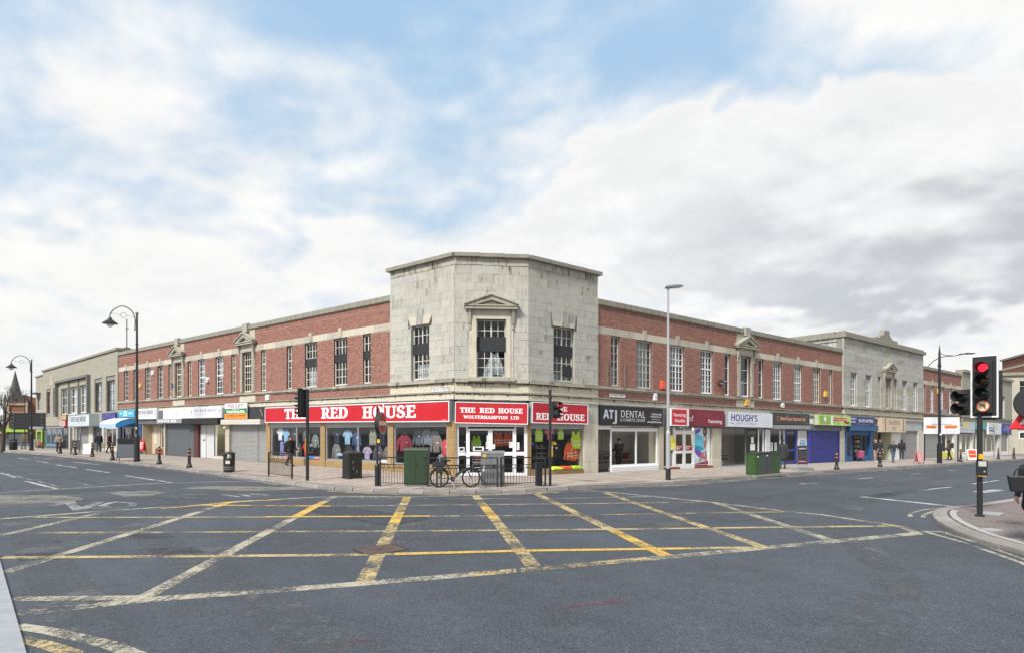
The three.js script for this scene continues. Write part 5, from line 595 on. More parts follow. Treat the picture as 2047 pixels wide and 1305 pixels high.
{ const y = FR.y(12), d = -0.2; for (const [a, c] of [[10.65, 11.5], [11.52, 12.35]]) { const q = mb(); for (const [p, r0, s, e] of [[a, a + 0.11, 0, 2.1], [c - 0.11, c, 0, 2.1], [a + 0.11, c - 0.11, 0, 0.3], [a + 0.11, c - 0.11, 0.9, 1.05], [a + 0.11, c - 0.11, 1.98, 2.1]]) q.span(p, r0, y + s, y + e, d - 0.05, d); const D = q.mesh('door', MAT.upvc, right); for (const [s, e] of [[0.3, 0.9], [1.05, 1.98]]) { const g = mesh('pane', unitPlane, MAT.glass, D); g.position.set((a + c) / 2, y + (s + e) / 2, d - 0.02); g.scale.set(c - a - 0.2, e - s, 1); } const n = mesh('notice', new THREE.PlaneGeometry(c - a - 0.24, 0.3), tex(canvasTex(96, 48, (x) => { bg(x, 96, 48, '#a82a3a'); x.fillStyle = '#eee'; x.fillRect(8, 6, 16, 34); x.fillRect(32, 10, 50, 8); x.fillRect(32, 26, 24, 8); })), D); n.position.set((a + c) / 2, y + 1.22, d + 0.003); }
  mb().span(10.55, 12.45, y + 2.1, y + 2.16, d - 0.06, d + 0.03).span(10.55, 10.65, y, y + 2.5, d - 0.06, d + 0.02).span(12.35, 12.45, y, y + 2.5, d - 0.06, d + 0.02).span(13.82, 13.92, y + 0.1, y + 2.5, d - 0.06, d + 0.02).mesh('door_frame', MAT.upvc, right); shopGlass(FR, right, 10.65, 12.35, 2.16, 2.45, d, MAT.upvc, [11.5], 0.04); shopGlass(FR, right, 9.52, 10.55, 0.15, 2.45, d, MAT.upvc, [], 0.06);
  signBoard(FR, 'window_poster', 'tall purple and turquoise poster of a woman in pale blue swimwear', 12.45, 13.82, 0.2, 2.42, d - 0.03, d, 260, (x, w, h) => { bg(x, w, h, '#cfe4ee'); const el = (c, cx, cy, rx, ry, a = 0) => { x.fillStyle = c; x.beginPath(); x.ellipse(cx * w, cy * h, rx * w, ry * h, a, 0, 7); x.fill(); }; el('#5fc2d8', 0.3, 0.42, 0.5, 0.22, 0.3); el('#6a52b8', 0.12, 0.12, 0.3, 0.06, -0.3); el('#7448ae', 0.35, 0.72, 0.42, 0.09, 0.5); el('#2a8fb0', 0.25, 0.55, 0.4, 0.06, 0.15); el('#b9c7d2', 0.4, 0.9, 0.5, 0.06); x.fillStyle = '#8d1f42'; x.beginPath(); x.moveTo(0, h * 0.98); x.lineTo(w, h * 0.9); x.lineTo(w, h); x.lineTo(0, h); x.fill(); el('#3a1f1a', 0.74, 0.12, 0.15, 0.13); el('#b8755a', 0.73, 0.11, 0.075, 0.06); el('#b8755a', 0.72, 0.34, 0.13, 0.13); el('#a9ccec', 0.72, 0.31, 0.15, 0.045); el('#b36f52', 0.74, 0.5, 0.1, 0.12); el('#a9ccec', 0.76, 0.62, 0.16, 0.05, -0.2); el('#b8755a', 0.52, 0.78, 0.3, 0.055, -0.9); el('#aa684c', 0.8, 0.8, 0.09, 0.17); el('#b8755a', 0.84, 0.36, 0.04, 0.14, 0.1); }, { m: MAT.white });
  mb().span(9.5, 10.9, y - 0.2, y + 0.16, -0.35, -0.02).span(12.4, 14.0, y - 0.2, y + 0.14, -0.35, 0.0).mesh('brick_step', mt([0.34, 0.11, 0.07], 0.9), right); room(FR, right, 9.5, 13.95, 0, 2.5, 3, mt([0.3, 0.28, 0.24], 0.9), MAT.floorD, 'shop', -0.34);
  const t = grp('hanging_disc_sign', 'round yellow price disc hanging in the tanning shop window', 'sign'); FR.put(t, 10.28, 1.05, d + 0.04); mb().add(new THREE.CylinderGeometry(0.42, 0.42, 0.02, 32), M4(0, 0.45, 0, Math.PI / 2)).mesh('disc', std([0.74, 0.7, 0.2], 0.6), t); const f = mesh('face', new THREE.CircleGeometry(0.41, 32), tex(canvasTex(128, 128, (x) => { bg(x, 128, 128, '#e6df6a'); txt(x, '£ZERO', 64, 56, 34, '#c77a3a', { sx: 0.85 }); txt(x, 'FREE', 64, 92, 24, '#cfa040'); }), 0.6), t); f.position.set(0, 0.45, 0.012); }
pier(FR, right, 14.0, 14.92, -0.3, 3.38, -0.4, -0.06, 44, [dressedLt, stone[2], bandS]);
// hair salon
signBoard(FR, 'shop_sign', 'pale grey hair salon sign with purple lettering', 15.15, 20.25, 2.45, 3.4, -0.05, 0.2, 760, (x, w, h) => { bg(x, w, h, '#d8dbe2'); fit(x, "HOUGH'S", w * 0.06, w * 0.65, h * 0.38, h * 0.44, '#413a74', { bold: false, stroke: 5 }); fit(x, 'HAIR SALON', w * 0.16, w * 0.55, h * 0.77, h * 0.17, '#8a8f98', { bold: false }); x.fillStyle = '#6d7078'; x.fillRect(w * 0.05, h * 0.76, w * 0.08, 6); x.fillRect(w * 0.57, h * 0.76, w * 0.07, 6); ['01902 420218', 'www.houghs.co.uk', 'Ladies & Gents', 'Hairdressers', '38 Victoria Street'].forEach((s, i) => fit(x, s, w * 0.7, w * 0.95, h * (0.2 + i * 0.17), h * 0.08, '#b4b9c6', { bold: false })); }, { m: MAT.grey });
{ const y = FR.y(17.5), d = -0.16; mb().span(14.95, 20.4, y - 0.25, y + 0.1, -0.35, -0.05).mesh('stall_riser', std([0.36, 0.38, 0.41], 0.6), right); shopGlass(FR, right, 14.95, 17.7, 0.1, 2.45, d, MAT.greyDk, [], 0.05); const q = mb().span(17.75, 17.87, y, y + 2.3, d - 0.05, d).span(18.95, 19.07, y, y + 2.3, d - 0.05, d).span(17.87, 18.95, y, y + 0.25, d - 0.05, d).span(17.87, 18.95, y + 0.9, y + 1.0, d - 0.05, d).span(17.87, 18.95, y + 2.2, y + 2.3, d - 0.05, d).mesh('door', MAT.black, right); for (const [s, e] of [[0.25, 0.9], [1.0, 2.2]]) { const g = mesh('pane', unitPlane, MAT.glass, q); g.position.set(18.41, y + (s + e) / 2, d - 0.02); g.scale.set(1.08, e - s, 1); } mb().span(18.2, 18.75, y + 1.0, y + 1.4, d + 0.002, d + 0.006).span(18.3, 18.6, y + 1.45, y + 1.85, d + 0.002, d + 0.006).mesh('notice', MAT.white, q); shopGlass(FR, right, 19.1, 19.8, 0.1, 2.45, d, MAT.upvc, [], 0.1); room(FR, right, 14.95, 20.4, 0, 2.5, 2.3, mt([0.66, 0.56, 0.44], 0.9), mt([0.3, 0.24, 0.18], 0.7), 'shop');
  const st = mb(); for (let k = 0; k < 9; k++) st.span(15.3 + k * 0.24, 15.56 + k * 0.24, y + 2.2 - k * 0.22, y + 2.26 - k * 0.22, -2.5, -1.75); st.box(16.5, y + 1.35, -1.7, 2.9, 0.12, 0.05, 0, 0, -0.74).box(16.5, y + 2.0, -1.7, 2.9, 0.06, 0.05, 0, 0, -0.74); st.mesh('staircase', mt([0.4, 0.34, 0.26], 0.8), right); }
signBoard(FR, 'vertical_sign', 'narrow white upright price list beside the salon door', 19.82, 20.38, 0.3, 2.4, -0.1, -0.06, 90, (x, w, h) => { bg(x, w, h, '#d8dade'); x.fillStyle = '#aab0ba'; for (let k = 0; k < 9; k++) x.fillRect(w * 0.4, h * (0.06 + k * 0.1), w * 0.24, h * 0.05); }, { m: MAT.white });
[[15.6, 'dark salon chair nearest the pier behind the salon window'], [16.9, 'dark salon chair near the door behind the salon window']].forEach(([u, l]) => { const t = grp('salon_chair', l, 'chair'); FR.put(t, u, 0, -1.3); mb().lathe([[0.02, 0], [0.26, 0], [0.26, 0.03], [0.04, 0.06], [0.03, 0.42]]).mesh('pedestal', MAT.steel, t); mb().box(0, 0.47, 0, 0.5, 0.1, 0.48).mesh('seat', MAT.blackMatt, t); mb().box(0, 0.78, -0.22, 0.48, 0.5, 0.08).mesh('backrest', MAT.blackMatt, t); for (const s of [-1, 1]) mb().box(s * 0.27, 0.66, 0, 0.05, 0.05, 0.4).mesh('armrest', MAT.blackMatt, t); });
// optician
signBoard(FR, 'shop_sign', 'dark grey optician sign with orange lettering', 20.42, 25.3, 2.7, 3.48, -0.05, 0.1, 700, (x, w, h) => { bg(x, w, h, '#39373b'); fit(x, 'Ideal Eyes Optical Ltd', w * 0.19, w * 0.89, h * 0.48, h * 0.3, '#f0a56a'); x.strokeStyle = '#e0703c'; x.lineWidth = 7; x.beginPath(); x.arc(w * 0.14, h * 0.5, h * 0.18, 1, 5.4); x.stroke(); fit(x, 'Est 1976', w * 0.9, w * 0.97, h * 0.2, h * 0.08, '#a98', { bold: false }); fit(x, '01902 4227', w * 0.86, w * 0.97, h * 0.85, h * 0.09, '#b87a55', { bold: false }); }, { m: MAT.blackMatt });
{ const y = FR.y(23), d = -0.2; mb().span(20.42, 25.4, y + 2.42, y + 2.68, -0.35, 0.12).mesh('shutter_housing', MAT.shutter, right); mb().span(20.45, 22.45, y - 0.25, y + 0.75, -0.35, -0.1).mesh('stall_riser', mt([0.04, 0.22, 0.5], 0.5), right); shopGlass(FR, right, 20.45, 22.45, 0.75, 2.42, d, MAT.upvc, [21.9], 0.07); const q = mb().span(22.5, 22.68, y, y + 2.4, d - 0.06, d + 0.02).span(23.9, 24.14, y, y + 2.4, d - 0.06, d + 0.02).span(22.68, 23.9, y + 2.25, y + 2.4, d - 0.06, d + 0.02).span(22.68, 23.9, y, y + 0.22, d - 0.05, d).span(22.68, 23.9, y + 0.9, y + 1.05, d - 0.05, d).mesh('door', mt([0.03, 0.05, 0.33], 0.5), right); for (const [s, e] of [[0.22, 0.9], [1.05, 2.25]]) { const g = mesh('pane', unitPlane, MAT.glass, q); g.position.set(23.29, y + (s + e) / 2, d - 0.02); g.scale.set(1.22, e - s, 1); } mb().span(24.14, 25.4, y - 0.2, y + 2.42, -0.35, -0.12).mesh('panel', MAT.oldWhite, right); room(FR, right, 20.45, 25.4, 0, 2.5, 3, mt([0.36, 0.35, 0.3], 0.9), MAT.floorD, 'shop');
  const pn = (u0, u1, h0, h1, l, draw) => signBoard(FR, 'window_poster', l, u0, u1, h0, h1, -0.12, -0.1, 120, draw, { m: MAT.white, in: 0.01 }); pn(24.25, 25.15, 1.1, 1.75, 'blue and white poster beside the optician door', (x, w, h) => { bg(x, w, h, '#e9eef2'); x.fillStyle = '#3b8fc6'; x.fillRect(8, 8, w - 16, h - 16); fit(x, 'FREE', w * 0.15, w * 0.85, h * 0.3, h * 0.2, '#eef'); fit(x, 'SIGHT TEST', w * 0.15, w * 0.85, h * 0.6, h * 0.16, '#eef'); }); }
[[20.8, 'white notice low in the optician window, nearest the salon'], [21.3, 'white notice low in the optician window, nearest its mullion']].forEach(([u, l]) => signBoard(FR, 'window_poster', l, u - 0.14, u + 0.14, 0.95, 1.5, -0.19, -0.18, 48, (x, w, h) => { bg(x, w, h, '#e4e6e6'); x.fillStyle = '#50555a'; x.fillRect(8, 8, 10, h - 20); x.fillRect(24, 20, 12, 8); }, { m: MAT.white, in: 0.005 }));
// butcher, blue shutter
{ const y = FR.y(28); mb().span(25.45, 25.75, y - 0.3, y + 2.4, -0.35, -0.05).mesh('pilaster', mt([0.04, 0.05, 0.4], 0.5), right); mb().span(25.45, 26.2, y + 2.4, y + 3.38, -0.35, -0.04).mesh('blue_panel', mt([0.05, 0.06, 0.42], 0.5), right); mb().span(25.5, 26.15, y + 2.85, y + 3.2, -0.04, -0.02).mesh('white_panel', MAT.white, right); } shutter(FR, right, 25.75, 30.3, -0.1, 2.76, -0.12, MAT.shutBlue, 0.09);
signBoard(FR, 'shop_sign', 'green butcher sign with a red ribbon above the blue shutter', 26.2, 31.3, 2.76, 3.5, 0, 0.3, 700, (x, w, h) => { const g = ['#9fc54a', '#b7d873', '#8fbb3c']; bg(x, w, h, g[1]); x.fillStyle = g[0]; for (let k = 0; k < 9; k++) { x.beginPath(); x.arc((k * 83) % w, (k * 37) % h, 34, 0, 7); x.fill(); } x.fillStyle = '#e8ece0'; x.fillRect(w * 0.37, 0, w * 0.06, h); x.fillStyle = '#7db83c'; x.fillRect(w * 0.03, h * 0.08, w * 0.33, h * 0.84); x.fillStyle = '#e9eee6'; x.beginPath(); x.arc(w * 0.19, h * 0.42, h * 0.26, 0, 7); x.fill(); x.fillStyle = '#c23a2a'; x.fillRect(w * 0.09, h * 0.66, w * 0.2, h * 0.18); fit(x, 'BUTCHER', w * 0.11, w * 0.27, h * 0.75, h * 0.09, '#eee'); x.fillStyle = '#b32a2c'; x.fillRect(w * 0.43, h * 0.2, w * 0.45, h * 0.36); x.fillStyle = '#8a1f22'; x.beginPath(); x.moveTo(w * 0.8, h * 0.56); x.lineTo(w * 0.97, h * 0.62); x.lineTo(w * 0.93, h * 0.9); x.lineTo(w * 0.78, h * 0.75); x.fill(); fit(x, 'REAL POLISH BUTCHER', w * 0.43, w * 0.87, h * 0.38, h * 0.18, '#f0d8d0'); fit(x, 'fresh meat', w * 0.44, w * 0.62, h * 0.75, h * 0.12, '#5f93b0', { bold: false }); }, { m: mt([0.6, 0.66, 0.4], 0.6) });
pier(FR, right, 30.32, 31.12, -0.3, 3.38, -0.4, -0.06, 48, [dressedLt, bandS, stone[2]]);
{ const t = grp('ceiling_lamp', 'lit yellow ceiling lamp behind the tanning shop transom', 'lamp'); FR.put(t, 11.9, 2.36, -0.75); mb().span(-0.4, 0.4, 0.05, 0.09, -0.1, 0.1).mesh('housing', MAT.white, t); mb().span(-0.38, 0.38, 0.02, 0.05, -0.08, 0.08).mesh('diffuser', new THREE.MeshStandardMaterial({ color: 0x000000, emissive: lin(1, 0.85, 0.3), emissiveIntensity: 1.3 }), t); const l = new THREE.PointLight(lin(1, 0.86, 0.5), 2.2, 0); l.position.set(0, -0.06, 0); l.castShadow = true; t.add(l); }
// ---------- right: stone block with a crest, then more brick ----------
const stoneR = FR.thing('stone_building', 'grey ashlar shop building with stepped crest, right of the brick terrace', 'building');
{
  const t = stoneR, u0 = 30.75, u1 = 46.8, z = 0.02, top = 9.85, ws = [[31.92, 33.02], [34.55, 35.68], [36.88, 37.48], [40.1, 40.75], [41.9, 43.05], [44.36, 45.48]], ops = [...ws.map((w) => [...w, 4.31, 6.95]), [38.3, 39.5, 4.31, 6.95]];
  wall(FR, t, 'wall', mt([0.34, 0.325, 0.29], 0.95), u0 + 0.02, u1 - 0.02, 2.4, top - 0.3, ops, -0.5, z - 0.08); ashlar(FR, t, u0, u1, 4.31, top - 0.32, 0.44, [1.5, 1.1, 1.8], ops, -0.1, z, 300, [stone[1], stone[3], stone[0], dressed, stone[4]]);
  ws.forEach((w, i) => win(FR, t, ...w, 4.36, 6.92, { cols: w[1] - w[0] > 0.8 ? 3 : 1, rows: 6, m: i === 2 || i === 3 ? WC : WU, z: -0.14, transom: 3, ...(i % 2 ? cur : {}) })); win(FR, t, 38.3, 39.5, 4.36, 6.92, { cols: 3, rows: 6, m: WC, z: -0.16 }); aedicule(FR, t, 38.9, { z, hw: 0.6, pw: 1.05, ped: 7.4 }); mb().span(38.2, 39.6, FR.y(38.9, 8.0), FR.y(38.9, 8.3), -0.1, z + 0.06).mesh('carved_shield', stone[4], t);
  course(FR, t, 'coping_stone', [copeS], u0 - 0.1, u1 + 0.1, top - 0.34, top - 0.05, -0.6, z + 0.2, 1.3, [], 310); course(FR, t, 'coping_stone', [copeS], u0, u1, top - 0.05, top + 0.12, -0.5, z + 0.02, 1.3, [], 311);
  const y = FR.y(38.8) + top + 0.1; mb().ext([[-2.3, 0], [-2.3, 0.24], [-1.5, 0.26], [-1.2, 0.5], [-0.75, 0.55], [-0.45, 0.98], [0.45, 1.0], [0.55, 0.62], [1.1, 0.3], [1.6, 0.26], [2.2, 0.24], [2.2, 0]], 0.4, M4(38.8, y - 0.05, -0.4)).mesh('crest', copeS, t);
  crustBand(FR, t, 'shop_cornice_stone', u0, u1, 3.4, 3.66, -0.3, z + 0.06, 1.2); course(FR, t, 'cornice_ledge_stone', [copeS], u0, u1, 3.66, 3.73, -0.3, z + 0.13, 1.2, [], 3); crustBand(FR, t, 'frieze_stone', u0, u1, 3.73, 4.14, -0.3, z, 1.1); course(FR, t, 'string_course_stone', [copeS, dressed], u0, u1, 4.14, 4.31, -0.3, z + 0.13, 1.2, [], 5);
  mb().span(u0, u0 + 0.3, FR.y(u0, 3.4), FR.y(u0, top - 0.3), -7, -0.5).mesh('return_wall', stone[1], t); mb().span(u1 - 0.3, u1, FR.y(u1, 2), FR.y(u1, top - 0.3), -7, -0.5).mesh('return_wall', stone[1], t); mb().span(u0 - 0.15, u0 + 0.35, FR.y(u0, top - 0.34), FR.y(u0, top + 0.1), -7, -0.6).mesh('return_coping', copeS, t); wall(FR, t, 'roof', MAT.leadGrey, u0, u1, top - 0.7, top - 0.6, [], -8, -0.4); room(FR, t, u0 + 0.3, u1 - 0.3, 4.1, 7.5, 4, MAT.roomW, MAT.floorD, 'upper_room', -0.52);
  // charity shop, blue
  const q = mb(), Y = FR.y(33.5); q.span(31.15, 31.4, Y - 0.4, Y + 2.45, -0.4, 0).span(35.5, 35.95, Y - 0.4, Y + 2.45, -0.4, 0).span(31.4, 32.5, Y - 0.4, Y + 0.42, -0.4, -0.05).span(34.0, 35.5, Y - 0.4, Y + 0.42, -0.4, -0.05).span(31.4, 35.5, Y + 2.1, Y + 2.45, -0.4, -0.05); q.mesh('blue_timber_front', MAT.bluePaint, t); shopGlass(FR, t, 31.4, 32.5, 0.42, 2.1, -0.12, MAT.bluePaint, [], 0.05); shopGlass(FR, t, 34.0, 35.5, 0.42, 2.1, -0.12, MAT.bluePaint, [], 0.05); shopGlass(FR, t, 32.5, 34.0, 0.0, 2.1, -0.6, MAT.bluePaint, [], 0.05); room(FR, t, 31.2, 36, 0, 2.5, 3, mt([0.3, 0.24, 0.17], 0.9), MAT.floorD, 'shop', -0.62);
  // the unit behind the people, the white-painted bay and its shutter
  mb().span(36.0, 37.1, Y - 0.4, Y + 3.4, -0.4, -0.08).mesh('pier', mt([0.16, 0.15, 0.14], 0.8), t); mb().span(40.05, 41.75, Y - 0.5, Y + 2.4, -0.35, -0.06).mesh('white_pilaster', MAT.white, t); mb().span(39.7, 40.05, Y - 0.5, Y + 2.4, -0.9, -0.06).mesh('cream_jamb', std([0.6, 0.62, 0.42], 0.7), t); room(FR, t, 37.1, 40.0, 0, 2.5, 3, mt([0.4, 0.32, 0.12], 0.9), MAT.floorD, 'shop', -0.9); shopGlass(FR, t, 37.1, 39.7, 0.0, 2.4, -0.85, MAT.greyDk, [38.4], 0.06);
  shutter(FR, t, 41.85, 45.65, -0.15, 2.55, -0.15, MAT.shutter, 0.09); mb().span(41.75, 46.7, Y + 2.45, Y + 3.4, -0.35, -0.02).mesh('white_fascia', mt([0.6, 0.61, 0.62], 0.7), t); mb().span(45.68, 46.75, Y - 0.6, Y + 2.45, -0.35, 0).mesh('white_pilaster', MAT.oldWhite, t); mb().span(30.9, 46.7, Y + 2.4, Y + 3.4, -0.5, -0.36).mesh('shop_beam', MAT.greyDk, t);
}
signBoard(FR, 'shop_sign', 'dark blue charity shop sign with white lettering', 31.4, 36.0, 2.84, 3.52, 0, 0.14, 560, (x, w, h) => { bg(x, w, h, '#23306a'); fit(x, 'CHARITY', w * 0.01, w * 0.27, h * 0.24, h * 0.22, '#dfe3ee'); fit(x, 'SHOP', w * 0.04, w * 0.24, h * 0.62, h * 0.22, '#dfe3ee'); fit(x, 'BLUES APPEAL', w * 0.35, w * 0.95, h * 0.42, h * 0.4, '#e3e6f0'); fit(x, 'working for the community', w * 0.28, w * 0.75, h * 0.86, h * 0.08, '#aab2cc', { bold: false }); }, { m: MAT.blue });
{ const t = grp('shop_blind_box', 'blue roller box under the dark blue charity shop sign', 'shutter box'); FR.put(t, 33.75, 2.42, 0); mb().span(-2.4, 2.4, 0, 0.4, -0.05, 0.35).mesh('box', MAT.bluePaint, t); mb().span(-2.42, 2.42, 0.405, 0.43, -0.05, 0.37).mesh('flashing', MAT.greyDk, t); }
signBoard(FR, 'shop_sign', 'beige shop sign with dark spaced capitals above the group of people', 36.8, 41.6, 2.36, 3.52, 0, 0.4, 520, (x, w, h) => { bg(x, w, h, '#d8c2a6'); fit(x, 'NATIVE', w * 0.26, w * 0.75, h * 0.3, h * 0.32, '#4c3a30', { font: 'serif' }); fit(x, 'DESIGN', w * 0.38, w * 0.6, h * 0.66, h * 0.09, '#7c6450'); fit(x, 'ROOM', w * 0.41, w * 0.57, h * 0.82, h * 0.09, '#7c6450'); for (const q of [0.09, 0.88]) for (let k = 0; k < 8; k++) { x.fillStyle = ['#5a4636', '#8a6a4c'][k % 2]; x.fillRect(w * q, h * (0.04 + k * 0.115), w * 0.045, h * 0.09); } }, { m: std([0.5, 0.4, 0.3], 0.7) });
const right2 = FR.thing('brick_terrace', 'red brick range beyond the grey crested building, behind the large white road sign', 'building');
brickRange(FR, right2, 46.82, 57.5, [[47.25, 47.75, { m: WU }], [48.95, 50.02, { m: WU, transom: 3, ...cur }], [51.6, 52.6, { m: WU, transom: 3, ...cur }], [53.94, 55.0, { m: WU, transom: 3, ...cur }], [56.15, 56.81, { m: WU }]], [], 400);
{ const t = right2, Y = FR.y(52); beam(FR, t, 46.9, 57.5); shutter(FR, t, 47.3, 51.2, -0.2, 2.4, -0.15, MAT.shutter, 0.09); for (const [a, c] of [[46.9, 47.3], [51.2, 51.5], [55.2, 56.0]]) mb().span(a, c, Y - 0.5, Y + 2.5, -0.35, 0.0).mesh('pilaster', MAT.oldWhite, t); shopGlass(FR, t, 51.5, 55.2, 0.55, 2.4, -0.15, MAT.white, [53.3], 0.08); mb().span(51.5, 55.2, Y - 0.5, Y + 0.55, -0.35, -0.1).mesh('yellow_riser', std([0.68, 0.6, 0.06], 0.6), t); room(FR, t, 51.5, 57.4, 0, 2.5, 3, mt([0.3, 0.3, 0.28], 0.9), MAT.floorD, 'shop'); shopGlass(FR, t, 56.0, 57.45, 0.5, 2.4, -0.15, MAT.white, [], 0.08); mb().span(56.0, 57.5, Y - 0.5, Y + 0.5, -0.35, -0.1).mesh('stall_riser', MAT.white, t); mb().span(47, 56, Y + 2.5, Y + 3.38, -0.03, 0.06).mesh('white_fascia', mt([0.58, 0.59, 0.6], 0.7), t); }
wallBox(FR, 'alarm_box', 'yellow alarm on the brick range beyond the grey crested building', 'alarm box', 50.9, 6.2, 0.44, 0.44, 0.14, std([0.74, 0.48, 0.08], 0.5));
const stoneR2 = FR.thing('stone_building', 'plain grey stone building with shops behind the near traffic light', 'building');
{ const t = stoneR2, u0 = 57.55, u1 = 75.4, top = 8.75, ops = []; for (const u of [59.2, 62, 65.2, 68.4, 71.4]) ops.push([u, u + 1.2, 4.36, 6.9]); wall(FR, t, 'wall', render_, u0, u1, 3.4, top, ops, -0.5, 0); for (const o of ops) win(FR, t, ...o, { cols: 3, rows: 6, m: WU, z: -0.15 }); course(FR, t, 'coping_stone', [copeS], u0, u1, top, top + 0.28, -0.6, 0.18, 1.6, [], 320); course(FR, t, 'string_course_stone', [copeS], u0, u1, 4.1, 4.28, -0.3, 0.12, 1.6, [], 321); crustBand(FR, t, 'shop_cornice_stone', u0, u1, 3.4, 3.7, -0.3, 0.08, 1.4); room(FR, t, u0, u1, 4, 7.4, 4, MAT.roomW, MAT.floorD, 'upper_room', -0.52);
  mb().span(u1 - 0.3, u1, FR.y(u1, -1), FR.y(u1, top), -9, -0.5).mesh('return_wall', render_, t); beam(FR, t, u0, u1); const Y = FR.y(66); mb().span(57.6, 75.3, Y - 0.6, Y + 0.4, -0.35, -0.08).mesh('stall_riser', MAT.white, t); shopGlass(FR, t, 57.7, 60.7, 0.4, 2.4, -0.15, MAT.white, [59.2], 0.1); shopGlass(FR, t, 61.0, 64, 0.4, 2.4, -0.15, MAT.white, [62.5], 0.1); shopGlass(FR, t, 64.3, 69.8, 0.4, 2.4, -0.15, MAT.oldWhite, [66, 68], 0.1); for (const u of [60.85, 64.15, 70.1]) mb().span(u - 0.15, u + 0.25, Y - 0.6, Y + 3.4, -0.35, 0).mesh('pilaster', MAT.oldWhite, t); for (const u of [70.5, 73.6]) mb().span(u, u + 0.45, Y - 0.6, Y + 3.4, -0.35, 0.03).mesh('pilaster', MAT.oldWhite, t); shutter(FR, t, 71, 73.6, 0, 2.5, -0.1, MAT.shutter, 0.1); room(FR, t, 57.6, 70.2, 0, 2.5, 3, mt([0.42, 0.42, 0.38], 0.9), MAT.floorD, 'shop'); }
signBoard(FR, 'shop_sign', 'grey shop sign with a yellow plate left of the near traffic light pole', 56.2, 60.8, 2.5, 3.55, 0, 0.2, 360, (x, w, h) => { bg(x, w, h, '#bfc4c8'); x.fillStyle = '#e8c92c'; x.fillRect(w * 0.18, h * 0.06, w * 0.3, h * 0.32); x.fillStyle = '#3c3f44'; x.fillRect(0, h * 0.1, w * 0.17, 7); x.fillRect(0, h * 0.24, w * 0.17, 7); fit(x, 'The ice cabin', w * 0.08, w * 0.9, h * 0.7, h * 0.2, '#9aa2aa', { bold: false }); }, { m: MAT.grey });
signBoard(FR, 'shop_sign', 'turquoise shop sign directly behind the near traffic light pole', 61.0, 65.0, 2.9, 3.66, 0, 0.15, 200, (x, w, h) => { bg(x, w, h, '#4aa0a8'); x.fillStyle = '#bfe0e0'; x.fillRect(w * 0.1, h * 0.2, w * 0.12, h * 0.2); x.fillRect(w * 0.5, h * 0.5, w * 0.2, h * 0.2); }, { m: MAT.teal });
signBoard(FR, 'shop_sign', 'white shop sign with a dark blue square right of the near traffic light pole', 65.6, 70.4, 2.4, 3.7, 0, 0.15, 300, (x, w, h) => { bg(x, w, h, '#d9dcdd'); x.fillStyle = '#2e4e78'; x.fillRect(w * 0.08, h * 0.4, w * 0.34, h * 0.36); x.fillStyle = '#dfe6ee'; x.fillRect(w * 0.12, h * 0.5, w * 0.26, 8); x.fillStyle = '#c9bfae'; x.fillRect(w * 0.6, h * 0.2, w * 0.1, h * 0.4); }, { m: MAT.white });
signBoard(FR, 'shop_sign', 'royal blue sign above the last grey shutter on the right', 70.9, 74.4, 2.6, 3.7, 0, 0.15, 240, (x, w, h) => { bg(x, w, h, '#2c3d96'); x.fillStyle = '#c9b45a'; x.fillRect(w * 0.42, h * 0.2, w * 0.16, h * 0.16); fit(x, 'The Mortgage Shop', w * 0.1, w * 0.9, h * 0.55, h * 0.14, '#d6daf0', { bold: false }); }, { m: MAT.blue });
// cream-painted house and the red brick block behind it at the right edge
{ const t = FR.thing('cream_building', 'cream painted building with white windows at the far right edge', 'building'), cw = mt([0.62, 0.58, 0.46], 0.85), F = new Fac([72, 76], unit2([0.93, -0.36]), -0.9, 0); t.position.set(72, 0, -76); t.rotation.y = F.th; const ops = [[-6.2, -5.0, 5.2, 7.4], [-3.4, -1.6, 5.2, 7.4], [1, 2.8, 5.2, 7.4], [-6.2, -5, 8.4, 9.9]]; wall(F, t, 'wall', cw, -9.5, 8, 0, 11, ops, -0.5, 0); for (const o of ops) win(F, t, ...o, { cols: 2, rows: 2, m: WU, z: -0.1 }); course(F, t, 'cornice_stone', [copeS], -9.5, 8, 10.6, 11, -0.3, 0.3, 2, [], 330); course(F, t, 'string_course_stone', [dressedLt], -9.5, 8, 4.4, 4.75, -0.3, 0.2, 2, [], 331); room(F, t, -9, 7.6, 0.5, 10.3, 5, MAT.roomW, MAT.floorD, 'room', -0.52); }
{ const t = grp('brick_block', 'red brick block with stone bands rising behind the cream building', 'building', 92, -1, -98, -0.35); mb().box(0, 8, 0, 16, 15.6, 10).mesh('wall', mt([0.36, 0.15, 0.09], 0.92), t); for (const h of [12.6, 14.3]) mb().box(0, h, 0.03, 16.06, 0.35, 10.06).mesh('stone_band', bandS, t); mb().box(0, 15.95, 0, 16.5, 0.3, 10.5).mesh('coping', copeS, t); mb().box(-7.6, 13, 5.05, 0.7, 5.5, 0.1).mesh('stone_quoin', bandS, t); }
signBoard(new Fac([72, 76], unit2([0.93, -0.36]), -0.9, 0), 'to_let_board', 'pale to let board on the cream building at the right', -6.5, -2, 3.6, 4.3, 0.05, 0.12, 200, (x, w, h) => { bg(x, w, h, '#e2dfdf'); fit(x, 'TO LET', w * 0.15, w * 0.85, h * 0.4, h * 0.36, '#d3a0ae', { bold: false }); }, { m: MAT.white });

